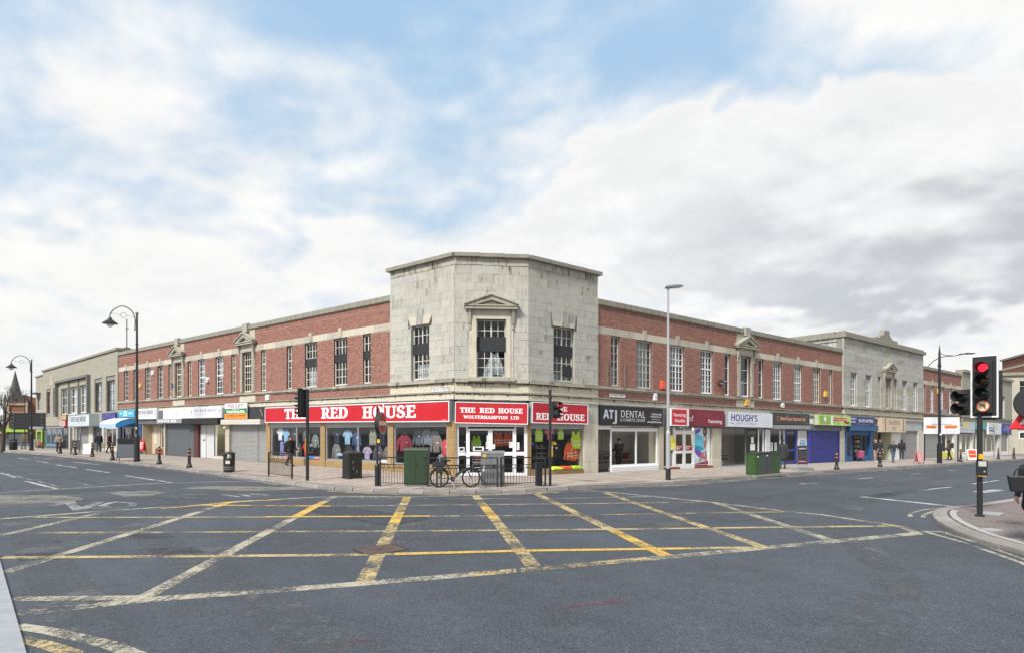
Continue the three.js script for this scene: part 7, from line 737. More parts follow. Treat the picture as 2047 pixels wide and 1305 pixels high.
{ // signs on the pole just outside the right edge
  const X = 9.84, Z = 11.4, t = grp('sign_post', 'post with a red warning triangle and a black round sign at the right edge', 'sign', X, 0.1, -Z); const w = [0.0, 0]; mb().rod([0, -0.1, 0], [0, 2.95, 0], 0.055).mesh('pole', MAT.black, t);
  const tri = [[-0.34, 0], [0.34, 0], [0, 0.6]], f = (k, dy) => tri.map(([x, y]) => [x * k, (y - 0.2) * k + 0.2 + dy]); const T = new THREE.Group(); const q = (o) => { o.rotation.y = -0.5; o.position.set(0, 2.06, 0.08); return o; }; q(mb().ext(f(1, 0), 0.02, undefined, 0.03).mesh('triangle', MAT.red, t)); const ti = q(mb().ext(f(0.62, 0), 0.012).mesh('triangle_face', MAT.white, t)); ti.translateZ(0.046); const d = q(mb().add(new THREE.CylinderGeometry(0.32, 0.32, 0.1, 36), M4(0, 0.47, 0.16, Math.PI / 2)).mesh('round_drum', MAT.blackMatt, t)); const gb = q(mb().box(0.03, -0.13, 0, 0.5, 0.14, 0.05).mesh('arrow_panel', MAT.white, t)); mb().box(0.03, -0.13, 0.026, 0.46, 0.1, 0.01).mesh('arrow_face', MAT.black, gb); mb().ext([[-0.05, 0], [0, 0.035], [0, 0.015], [0.06, 0.015], [0.06, -0.015], [0, -0.015], [0, -0.035]], 0.004, M4(-0.1, -0.13, 0.032)).mesh('green_arrow', new THREE.MeshStandardMaterial({ color: lin(0, 0.3, 0.12), emissive: lin(0.05, 0.8, 0.35), emissiveIntensity: 0.6 }), gb); }

// ---------- lamp posts ----------
{ const t = onPave('street_lamp', 'tall slim grey street lamp with a flat lantern', 'street lamp', 6.62, 25.42), m = std([0.42, 0.43, 0.44], 0.45, { metalness: 0.3 }); mb().rod([0, -0.1, 0], [0, 0.5, 0], 0.108, 0.108, 18).mesh('dark_base', MAT.blackMatt, t); mb().rod([0, 0.5, 0], [0, 2.0, 0], 0.1, 0.098, 18).lathe([[0.098, 2.0], [0.07, 2.1]]).rod([0, 2.1, 0], [0, 8.1, 0], 0.07, 0.042, 16).mesh('column', m, t); mb().box(0.12, 0.9, 0.0, 0.02, 0.5, 0.1).mesh('access_door', m, t); mb().ext([[0, 0], [0.5, 0.05], [0.62, 0.08], [0.6, 0.12], [0.3, 0.13], [-0.1, 0.08], [-0.12, 0.02]], 0.24, M4(0, 8.1, -0.12)).mesh('lantern', std([0.16, 0.165, 0.17], 0.5), t); mb().box(0.34, 8.128, 0, 0.34, 0.02, 0.18, 0, 0, 0.1).mesh('lens', std([0.6, 0.6, 0.58], 0.3), t); }
function swan(label, X, Z, H, arm, yaw, s = 1) {
  const t = onPave('swan_neck_lamp', label, 'street lamp', X, Z, yaw, 'black swan-neck lamps'); mb().lathe([[0, 0], [0.2, 0], [0.2, 0.1], [0.165, 0.16], [0.16, 1.5], [0.18, 1.52], [0.15, 1.62], [0.1, 1.72]]).mesh('base', MAT.black, t); mb().rod([0, 1.7, 0], [0, H - 0.1, 0], 0.085, 0.055, 14).mesh('column', MAT.black, t); mb().sph(0, H, 0, 0.1).mesh('finial', std([0.35, 0.25, 0.12], 0.4), t); for (const h of [3.4, 5.6, 7.4]) mb().torus(0, h, 0, 0.085, 0.02, Math.PI / 2).mesh('collar', MAT.black, t);
  const pts = [[-0.12, H - 1.1, 0], [-0.12, H - 0.3, 0], [-arm * 0.22, H + 0.18, 0], [-arm * 0.55, H + 0.42, 0], [-arm * 0.85, H + 0.2, 0], [-arm, H - 0.15, 0], [-arm, H - 0.35, 0]]; mb().tube(pts, 0.03, 48, 8).rod([0, H - 1.0, 0], [-0.13, H - 1.0, 0], 0.02).rod([0, H - 0.5, 0], [-0.13, H - 0.5, 0], 0.02).mesh('arm', MAT.black, t); mb().torus(-arm * 0.5, H - 0.15, 0, 0.16, 0.012).rod([-0.1, H - 0.25, 0], [-arm * 0.5 + 0.16, H - 0.15, 0], 0.008).rod([-arm, H - 0.05, 0], [-arm * 0.5 - 0.16, H - 0.15, 0], 0.008).mesh('scroll_ring', MAT.black, t);
  mb().lathe([[0, 0.28], [0.1, 0.26], [0.1, 0.18], [0.14, 0.14], [0.42, -0.08], [0.43, -0.12], [0.3, -0.1], [0, -0.08]], -arm, H - 0.6, 0).mesh('lamp_hood', MAT.black, t); mb().lathe([[0, -0.34], [0.1, -0.32], [0.2, -0.2], [0.24, -0.08], [0, -0.08]], -arm, H - 0.6, 0).mesh('lamp_bowl', new THREE.MeshPhysicalMaterial({ color: lin(0.8, 0.82, 0.8), roughness: 0.3, transmission: 0.6, thickness: 0 }), t); return t;
}
const swL = swan('tall black swan-neck street lamp in front of the left brick terrace', -23.79, 38.03, 9.35, 1.5, 0.25); mb().box(0, 1.0, 0.1, 0.08, 0.12, 0.1).mesh('pale_tag', MAT.cream, swL).position.y = 1.1; swan('black swan-neck street lamp further left, in front of the church spire', -45.3, 56.52, 8.5, 1.75, 0.1);
swan('small distant swan-neck lamp between the corner house and the buff building', -84.5, 104, 8.2, 1.6, 0.1);
{ const t = onPave('street_lamp', 'dark street lamp with a spike top and curved bracket arms, right pavement', 'street lamp', 32.68, 45.83, 0); mb().lathe([[0, 0], [0.17, 0], [0.17, 1.4], [0.1, 1.5], [0.085, 7.3], [0.12, 7.35], [0.11, 7.5], [0.09, 7.6], [0.075, 8.4], [0, 9.1]]).mesh('column', MAT.black, t); mb().tube([[-0.9, 7.35, 0], [-0.5, 7.75, 0], [0.2, 8.1, 0], [1.2, 8.2, 0], [2.2, 8.42, 0]], 0.03, 36, 6).tube([[0, 8.4, 0], [0.4, 8.25, 0], [1.0, 8.2, 0]], 0.022, 16, 6).mesh('arm', MAT.black, t); mb().ext([[0, 0], [1.1, 0.02], [1.2, 0.06], [0.9, 0.1], [0.1, 0.05]], 0.3, M4(1.5, 8.3, -0.15)).mesh('lantern', MAT.blackMatt, t); mb().box(0.3, 3.9, 0.02, 0.5, 0.34, 0.03).mesh('back_plate', MAT.cabGrey, t); mb().box(0, 2.2, 0.12, 0.12, 0.14, 0.06).mesh('pale_tag', MAT.white, t); mb().torus(0, 5.2, 0, 0.1, 0.02, Math.PI / 2).mesh('collar', MAT.black, t); }
{ const t = grp('camera_mast', 'thin red-brown camera mast on the roof of the buff building', 'mast'); FL2.put(t, -0.35, 8.98, -0.8); mb().rod([0, 0, 0], [0, 2.6, 0], 0.04).mesh('mast', mt([0.1, 0.035, 0.045], 0.6), t); mb().box(0, 0.05, 0, 0.5, 0.1, 0.4).mesh('base_plate', mt([0.12, 0.04, 0.05], 0.6), t); mb().box(0.25, 1.75, 0.05, 0.42, 0.1, 0.12, 0, 0, -0.15).rod([0, 2.0, 0], [0.25, 1.8, 0.04], 0.015).mesh('camera', MAT.cabGrey, t); }

// ---------- boards and signs ----------
function flatSign(name, label, X, Z, ry, w, h0, h1, posts, px, draw, back) { const t = onPave(name, label, 'road sign', X, Z, ry); mb().span(-w / 2, w / 2, h0, h1, -0.03, 0).mesh('panel', back, t); for (const x of posts) mb().rod([x, -0.1, -0.07], [x, h1 - 0.1, -0.07], 0.05, 0.05, 10).mesh('post', MAT.blackMatt, t); const f = mesh('face', new THREE.PlaneGeometry(w - 0.02, h1 - h0 - 0.02), tex(canvasTex(px, Math.round(px * (h1 - h0) / w), draw), 0.5), t); f.position.set(0, (h0 + h1) / 2, 0.003); return t; }
flatSign('direction_sign', 'large white direction sign with two orange panels on the right pavement', 35.4, 49.4, -0.12, 2.75, 2.25, 3.62, [-1.28, 1.28], 420, (x, w, h) => { bg(x, w, h, '#dfe1e2'); fit(x, 'Penn Road Island', w * 0.3, w * 0.7, h * 0.08, h * 0.05, '#8a8f92', { bold: false }); x.strokeStyle = '#c06a78'; x.lineWidth = 3; x.beginPath(); x.arc(w * 0.48, h * 0.24, 12, 0, 7); x.stroke(); x.fillStyle = '#5a5f62'; x.fillRect(w * 0.2, h * 0.4, w * 0.6, 6); x.fillStyle = '#e8884c'; x.fillRect(w * 0.06, h * 0.48, w * 0.3, h * 0.2); x.fillRect(w * 0.58, h * 0.48, w * 0.36, h * 0.2); fit(x, 'Hospital', w * 0.1, w * 0.32, h * 0.54, h * 0.06, '#8d4a22'); fit(x, 'Shoppers City', w * 0.61, w * 0.9, h * 0.54, h * 0.06, '#8d4a22'); x.fillStyle = '#7a3d1c'; x.fillRect(w * 0.1, h * 0.61, w * 0.22, 7); x.fillRect(w * 0.62, h * 0.61, w * 0.26, 7); ['Theatre and', 'Market City', 'Car parks'].forEach((s, i) => fit(x, s, w * 0.62, w * 0.9, h * (0.77 + i * 0.09), h * 0.05, '#8a8f92', { bold: false })); }, MAT.white);
{ const X = -49.6, Z = 61.5, t = onPave('direction_sign', 'back of a large black direction sign on two posts at the far left', 'road sign', X, Z, 0.15); mb().span(-1.6, 1.6, 2.0, 3.72, -0.03, 0).mesh('panel', MAT.blackMatt, t); for (const x of [-1.35, 1.3]) { mb().rod([x, -0.3, -0.08], [x, 3.6, -0.08], 0.06).mesh('post', MAT.black, t); } for (let k = 0; k < 5; k++) { mb().span(-1.55, 1.55, 2.12 + k * 0.36, 2.16 + k * 0.36, 0, 0.02).mesh('stiffener', MAT.black, t); for (const s of [-1.4, 1.25]) mb().span(s - 0.08, s + 0.08, 2.11 + k * 0.36, 2.17 + k * 0.36, 0.02, 0.035).mesh('clip', MAT.cabGrey, t); } mb().span(0.1, 1.4, 2.04, 2.3, 0.021, 0.025).mesh('pale_tag_mark', mt([0.45, 0.45, 0.47], 0.8), t); }
function aBoard(name, label, X, Z, ry, w, h, face, frame, legs = 0.12) { const t = onPave(name, label, 'pavement board', X, Z, ry); for (const s of [1, -1]) { const o = mb().span(-w / 2, w / 2, legs, h, -0.015, 0.015).mesh('panel', frame, t); o.rotation.x = s * 0.16 * -1; o.position.z = s * 0.17; for (const x of [-w / 2 + 0.03, w / 2 - 0.03]) mb().span(x - 0.02, x + 0.02, 0, legs + 0.05, -0.014, 0.014).mesh('leg', MAT.blackMatt, o); if (s > 0) { const f = mesh('face', new THREE.PlaneGeometry(w - 0.08, h - legs - 0.08), face, o); f.position.set(0, (h + legs) / 2, 0.017); } } return t; }
aBoard('pavement_board', 'dark grey board turned away beside the tall left lamp post', -24.9, 38.75, 0.15, 1.1, 1.45, std([0.075, 0.085, 0.1], 0.6), MAT.blackMatt, 0.2);
aBoard('pavement_board', 'small white pavement board with faint writing on the left', -33.1, 46.8, -0.2, 0.76, 0.86, tex(canvasTex(128, 128, (x) => { bg(x, 128, 128, '#dfe0e2'); x.fillStyle = '#4a4c52'; x.fillRect(14, 18, 8, 8); x.fillRect(60, 20, 30, 6); x.fillRect(24, 38, 26, 6); x.fillStyle = '#c4c6ca'; x.fillRect(30, 60, 70, 5); x.fillRect(30, 80, 60, 5); }), 0.7), MAT.white, 0.06);
aBoard('pavement_board', 'dark grey chair-like board beside the small white pavement board', -34.15, 46.9, 0.9, 0.6, 1.15, mt([0.2, 0.2, 0.22], 0.7), MAT.cabGrey, 0.5);
{ const t = aBoard('pavement_board', 'red pavement board with white lines in the beige shop entrance', 0, 0, 0, 0.72, 1.1, tex(canvasTex(128, 192, (x) => { bg(x, 128, 192, '#b3222f'); x.fillStyle = '#e6d8d8'; for (let k = 0; k < 5; k++) x.fillRect(12 + (k % 2) * 6, 34 + k * 26, 98 - (k % 3) * 12, 13); }), 0.5), MAT.red, 0.25); t.position.copy(FL.at(-33.6, 0.0, 0.55)); t.rotation.y = FL.th + 0.2; }
{ const t = onPave('swing_sign', 'dark swing sign with white heading on a grey wheeled base outside the optician', 'pavement board', 16.39, 33.83, 0.35); mb().ext([[-0.62, 0], [0.62, 0], [0.55, 0.1], [0.35, 0.15], [-0.35, 0.15], [-0.55, 0.1]], 0.42, M4(0, 0, -0.21), 0.02).mesh('base', std([0.2, 0.22, 0.24], 0.6), t); for (const x of [-0.28, 0.28]) mb().rod([x, 0.12, 0], [x, 0.36, 0], 0.018).mesh('spring', MAT.steel, t); mb().span(-0.38, 0.38, 0.34, 1.4, -0.025, 0.025).mesh('frame', std([0.1, 0.105, 0.11], 0.4), t); const f = mesh('face', new THREE.PlaneGeometry(0.66, 0.96), tex(canvasTex(192, 280, (x, w, h) => { bg(x, w, h, '#2a2326'); fit(x, "HOUGH'S", w * 0.08, w * 0.9, h * 0.13, h * 0.09, '#e8e8ea'); for (let k = 0; k < 7; k++) { x.fillStyle = k % 3 ? '#6c6a70' : '#a86a80'; x.fillRect(w * 0.1, h * (0.28 + k * 0.08), w * 0.2, 7); x.fillStyle = '#8a888e'; x.fillRect(w * 0.78, h * (0.28 + k * 0.08), w * 0.12, 7); } x.fillStyle = '#48444a'; x.fillRect(w * 0.34, h * 0.27, w * 0.38, h * 0.2); x.fillRect(w * 0.34, h * 0.52, w * 0.38, h * 0.2); x.fillStyle = '#e2519a'; x.fillRect(w * 0.05, h * 0.87, w * 0.9, h * 0.05); x.fillStyle = '#f0e8ee'; x.fillRect(w * 0.05, h * 0.85, w * 0.7, 5); }), 0.4), t); f.position.set(0, 0.87, 0.027); }
aBoard('pavement_board', 'pale red pavement board leaning in front of the grey shutter on the right', 30.45, 44.87, 0.55, 0.8, 0.95, tex(canvasTex(160, 180, (x, w, h) => { bg(x, w, h, '#d97f83'); x.fillStyle = '#f2d8d6'; for (let k = 0; k < 6; k++) x.fillRect(w * 0.2, h * (0.14 + k * 0.13), w * (0.4 + 0.15 * (k % 2)), h * 0.05); x.strokeStyle = '#f0dede'; x.lineWidth = 6; x.strokeRect(3, 3, w - 6, h - 6); }), 0.6), std([0.6, 0.25, 0.25], 0.6));
aBoard('pavement_board', 'orange and white pavement board left of the near traffic light pole', 40.47, 52.82, 0.1, 0.95, 0.98, tex(canvasTex(160, 160, (x, w, h) => { bg(x, w, h, '#e3d6d0'); x.fillStyle = '#d5532f'; x.fillRect(w * 0.1, h * 0.08, w * 0.8, h * 0.74); x.fillStyle = '#f1dcd2'; x.fillRect(w * 0.2, h * 0.48, w * 0.6, 8); fit(x, 'Menu', w * 0.3, w * 0.85, h * 0.68, h * 0.12, '#5a2a1c'); }), 0.6), MAT.white, 0.04);
{ const t = onPave('yellow_bin', 'small yellow grit box beside the near traffic light pole', 'grit bin', 41.9, 54.2, 0.5); mb().span(-0.3, 0.3, 0, 0.75, -0.3, 0.3).mesh('body', MAT.yellow, t); mb().ext([[-0.34, 0], [0.34, 0], [0.3, 0.16], [-0.34, 0.08]], 0.64, M4(0, 0.75, -0.32)).mesh('lid', MAT.yellow, t); }
{ const t = onPave('sign_post', 'thin pale grey signpost right of the near traffic light pole', 'post', 44.63, 55.49); mb().rod([0, 0, 0], [0, 3.2, 0], 0.06).mesh('post', MAT.galv, t); mb().lathe([[0.06, 3.2], [0, 3.26]]).mesh('cap', MAT.galv, t); }
{ const t = onPave('litter_bin', 'dark litter bin at the foot of the bare tree, far left', 'litter bin', -49.0, 58.9, 0.3); mb().lathe([[0, 0], [0.32, 0], [0.34, 0.75], [0.3, 0.78], [0, 0.8]]).mesh('body', MAT.blackMatt, t); mb().lathe([[0, 1.15], [0.3, 1.08], [0.36, 0.98], [0.34, 0.92], [0, 0.92]]).mesh('lid', MAT.blackMatt, t); mb().rod([0.25, 0.7, 0], [0.25, 0.95, 0], 0.03).rod([-0.25, 0.7, 0], [-0.25, 0.95, 0], 0.03).mesh('strut', MAT.blackMatt, t); }
{ const t = grp('stacked_goods', 'pale wrapped bundle and crates outside the shops at the far left', 'goods'); FL2.put(t, -22.5, 0.0, 1.3); mb().box(-0.9, 0.5, 0, 0.9, 1.0, 0.7, 0.1).mesh('wrapped_bundle', MAT.white, t); for (const [x, h] of [[0.3, 0.18], [0.3, 0.54], [1.0, 0.18]]) mb().box(x, h, 0, 0.6, 0.32, 0.5).mesh('crate', mt([0.15, 0.15, 0.16], 0.7), t); mb().box(1.0, 0.55, 0, 0.55, 0.28, 0.45).mesh('produce', std([0.6, 0.22, 0.03], 0.8), t); }

// ---------- bicycle ----------
{
  const X = -2.04, Z = 21.5, t = grp('bicycle', 'black electric bicycle leaning on the guard railing', 'bicycle', X, paveY(X, Z), -Z, 0.15), R = 0.345, xr = -0.56, xf = 0.58, m = MAT.black, al = std([0.3, 0.3, 0.31], 0.35, { metalness: 0.6 });
  t.rotation.order = 'YXZ'; t.rotation.x = -0.1; t.position.y += 0.012;
  for (const x of [xr, xf]) { const w = mb().torus(x, R, 0, R - 0.022, 0.022, 0, 0, 0, 8, 40).mesh('tyre', MAT.rubber, t); w.name = 'wheel'; mb().torus(x, R, 0, R - 0.05, 0.012, 0, 0, 0, 6, 36).mesh('rim', MAT.blackMatt, w); const s = mb(); for (let k = 0; k < 24; k++) { const a = k * Math.PI / 12; s.rod([x + 0.03 * Math.cos(a + 1.2), R + 0.03 * Math.sin(a + 1.2), k % 2 ? 0.025 : -0.025], [x + (R - 0.055) * Math.cos(a), R + (R - 0.055) * Math.sin(a), 0], 0.0016, 0.0016, 4); } s.mesh('spokes', al, w); mb().rod([x, R, -0.06], [x, R, 0.06], 0.022).mesh('hub', al, w); mb().add(new THREE.CylinderGeometry(x > 0 ? 0.08 : 0.06, x > 0 ? 0.08 : 0.06, 0.004, 24), M4(x, R, 0.045, Math.PI / 2)).mesh('brake_disc', al, w); mb().add(new THREE.TorusGeometry(R + 0.02, 0.018, 6, 20, Math.PI * (x > 0 ? 0.55 : 0.8)), M4(x, R, 0, 0, 0, x > 0 ? 0.7 : 0.3)).mesh('mudguard', m, t); }
  const bb = [-0.1, 0.3, 0], ht = [0.36, 0.84, 0], hb = [0.41, 0.68, 0], st = [-0.27, 0.78, 0];
  mb().rod(bb, hb, 0.03, 0.03).rod(st, [0.37, 0.79, 0], 0.02).rod(bb, [-0.29, 0.84, 0], 0.02).rod(hb, ht, 0.024).rod(bb, [xr, R, 0.05], 0.012).rod(bb, [xr, R, -0.05], 0.012).rod(st, [xr, R, 0.05], 0.01).rod(st, [xr, R, -0.05], 0.01).mesh('frame', m, t);
  mb().rod([hb[0], hb[1], 0.05], [xf, R, 0.06], 0.018, 0.013).rod([hb[0], hb[1], -0.05], [xf, R, -0.06], 0.018, 0.013).box(hb[0], hb[1], 0, 0.05, 0.04, 0.13).mesh('fork', m, t); mb().box(0.17, 0.53, 0, 0.36, 0.1, 0.085, 0, 0, 0.65).mesh('battery', std([0.03, 0.03, 0.032], 0.3), t); mb().add(new THREE.CylinderGeometry(0.09, 0.09, 0.1, 24), M4(-0.08, 0.29, 0, Math.PI / 2)).mesh('motor', MAT.blackMatt, t); mb().torus(-0.1, 0.3, 0.065, 0.09, 0.006, 0, 0, 0, 4, 28).mesh('chainring', al, t); mb().rod([-0.1, 0.3, 0.09], [0.06, 0.24, 0.09], 0.012).rod([-0.1, 0.3, -0.09], [-0.26, 0.36, -0.09], 0.012).box(0.07, 0.24, 0.14, 0.09, 0.02, 0.08).box(-0.27, 0.36, -0.14, 0.09, 0.02, 0.08).mesh('crank', al, t);
  mb().ext([[-0.14, 0], [0.14, 0.02], [0.15, 0.04], [-0.02, 0.06], [-0.15, 0.075]], 0.1, M4(-0.32, 0.94, -0.05), 0.02).rod([-0.29, 0.84, 0], [-0.31, 0.95, 0], 0.014).mesh('saddle', MAT.blackMatt, t); mb().rod([0.35, 0.84, 0], [0.33, 1.0, 0], 0.018).tube([[0.26, 1.03, -0.32], [0.31, 1.05, -0.18], [0.34, 1.0, 0], [0.31, 1.05, 0.18], [0.26, 1.03, 0.32]], 0.013, 24, 6).rod([0.24, 1.02, 0.24], [0.22, 1.01, 0.34], 0.018).rod([0.24, 1.02, -0.24], [0.22, 1.01, -0.34], 0.018).mesh('handlebar', m, t); mb().tube([[0.28, 1.05, 0.3], [0.3, 1.14, 0.32], [0.36, 1.2, 0.33]], 0.006, 8, 5).mesh('mirror_stem', m, t); mb().ext([[0, 0], [0.05, 0.0], [0.08, 0.12], [0.05, 0.16], [0, 0.1]], 0.012, M4(0.34, 1.16, 0.33)).mesh('mirror', MAT.steel, t);
  mb().span(-0.85, -0.35, 0.745, 0.76, -0.06, 0.06).rod([-0.8, 0.745, 0.05], [xr, R, 0.07], 0.006).rod([-0.5, 0.745, 0.05], [xr, R, 0.07], 0.006).mesh('rear_rack', m, t); mb().ext([[-0.22, 0], [0.22, 0], [0.24, 0.07], [0.12, 0.14], [-0.2, 0.12]], 0.17, M4(-0.58, 0.765, -0.09), 0.02).mesh('rack_bag', MAT.blackMatt, t); mb().ext([[-0.11, 0], [0.08, 0], [0.11, 0.2], [-0.11, 0.2]], 0.07, M4(-0.55, 0.53, 0.07), 0.015).mesh('pannier', std([0.02, 0.022, 0.03], 0.8), t); mb().rod([-0.2, 0.28, 0.06], [-0.02, 0.02, 0.22], 0.01).mesh('kickstand', al, t);
}
// ---------- people: bodies meshed from smoothly joined tapered capsules ----------
const sdCap = (p, a, b, ra, rb) => { const bx = b[0] - a[0], by = b[1] - a[1], bz = b[2] - a[2], px = p[0] - a[0], py = p[1] - a[1], pz = p[2] - a[2], t = clamp((px * bx + py * by + pz * bz) / (bx * bx + by * by + bz * bz + 1e-9)), dx = px - bx * t, dy = py - by * t, dz = pz - bz * t; return Math.sqrt(dx * dx + dy * dy + dz * dz) - mix(ra, rb, t); };
function meshSDF(caps, k, N, size, c, tint) {   // caps: [a, b, ra, rb, tag, sub?]
  const mc = new MarchingCubes(N, MAT.white, false, false, 40000), h = N / 2, F = mc.field; mc.isolation = 0;
  for (let z = 0; z < N; z++) for (let y = 0; y < N; y++) for (let x = 0; x < N; x++) {
    const p = [(x - h) / h * size / 2 + c[0], (y - h) / h * size / 2 + c[1], (z - h) / h * size / 2 + c[2]]; let d = 9;
    for (const q of caps) { const e = sdCap(p, q[0], q[1], q[2], q[3]); if (q[5]) { d = Math.max(d, -e + 0); continue; } const w = clamp(0.5 + 0.5 * (d - e) / k); d = mix(d, e, w) - k * w * (1 - w); }
    F[x + y * N + z * N * N] = -d;
  }
  mc.update(); const n = mc.count, P = new Float32Array(n * 3), C = new Float32Array(n * 3), Nn = new Float32Array(n * 3);
  for (let i = 0; i < n; i++) { const p = [0, 1, 2].map((j) => mc.positionArray[i * 3 + j] * size / 2 + c[j]); let best = 9, tag = 0; for (const q of caps) { if (q[5]) continue; const e = sdCap(p, q[0], q[1], q[2], q[3]); if (e < best) { best = e; tag = q[4]; } } const col = tint(tag, p); for (let j = 0; j < 3; j++) { P[i * 3 + j] = p[j]; Nn[i * 3 + j] = mc.normalArray[i * 3 + j]; C[i * 3 + j] = col[j]; } }
  const g = new THREE.BufferGeometry(); g.setAttribute('position', new THREE.BufferAttribute(P, 3)); g.setAttribute('normal', new THREE.BufferAttribute(Nn, 3)); g.setAttribute('color', new THREE.BufferAttribute(C, 3)); return g;
}
const SKIN = [[0.46, 0.27, 0.19], [0.09, 0.05, 0.035], [0.3, 0.17, 0.11]];
const headCaps = [[[0, 0.06, -0.015], [0, 0.05, 0.02], 0.083, 0.078, 'skin'], [[0, -0.03, 0.03], [0, -0.065, 0.052], 0.06, 0.036, 'skin'], [[0, 0.015, 0.088], [0, -0.018, 0.108], 0.009, 0.015, 'skin'], [[-0.02, -0.05, 0.09], [0.02, -0.05, 0.09], 0.008, 0.008, 'lip'], [[-0.034, 0.02, 0.082], [-0.03, 0.02, 0.084], 0.011, 0.011, 'eye'], [[0.03, 0.02, 0.084], [0.034, 0.02, 0.082], 0.011, 0.011, 'eye'], [[-0.045, 0.036, 0.08], [-0.015, 0.038, 0.088], 0.008, 0.008, 'brow'], [[0.015, 0.038, 0.088], [0.045, 0.036, 0.08], 0.008, 0.008, 'brow'], [[-0.082, 0.0, -0.005], [-0.085, 0.035, -0.015], 0.012, 0.017, 'skin'], [[0.082, 0.0, -0.005], [0.085, 0.035, -0.015], 0.012, 0.017, 'skin'], [[0, -0.05, -0.01], [0, -0.15, -0.02], 0.055, 0.06, 'skin']];
const handCaps = [[[0, 0.0, 0], [0, -0.075, 0.004], 0.028, 0.034, 'skin'], [[-0.018, -0.02, 0], [-0.022, -0.08, 0.004], 0.018, 0.015, 'skin'], [[0.018, -0.02, 0], [0.024, -0.08, 0.004], 0.018, 0.015, 'skin'], ...[[-0.03, 0.052, 0.0085], [-0.01, 0.068, 0.0092], [0.01, 0.063, 0.009], [0.03, 0.048, 0.008]].flatMap(([x, L, r]) => [[[x, -0.085, 0.005], [x * 1.15, -0.085 - L * 0.5, 0.014], r, r, 'skin'], [[x * 1.15, -0.085 - L * 0.5, 0.014], [x * 1.12, -0.085 - L, 0.04], r, r * 0.85, 'skin']]), [[-0.03, -0.03, 0.006], [-0.058, -0.07, 0.022], 0.012, 0.011, 'skin'], [[-0.058, -0.07, 0.022], [-0.056, -0.1, 0.036], 0.01, 0.009, 'skin']];
const headG = SKIN.map((s) => meshSDF(headCaps, 0.018, 48, 0.42, [0, -0.01, 0], (t) => t === 'eye' ? [0.04, 0.03, 0.03] : t === 'lip' ? [s[0] * 0.9, s[1] * 0.6, s[2] * 0.6] : t === 'brow' ? [0.05, 0.035, 0.025] : s)), handG = SKIN.map((s) => meshSDF(handCaps, 0.006, 50, 0.24, [0, -0.07, 0.01], () => s));
const bodyM = std([1, 1, 1], 0.85, { vertexColors: true, bumpMap: foldB, bumpScale: 0.003 });
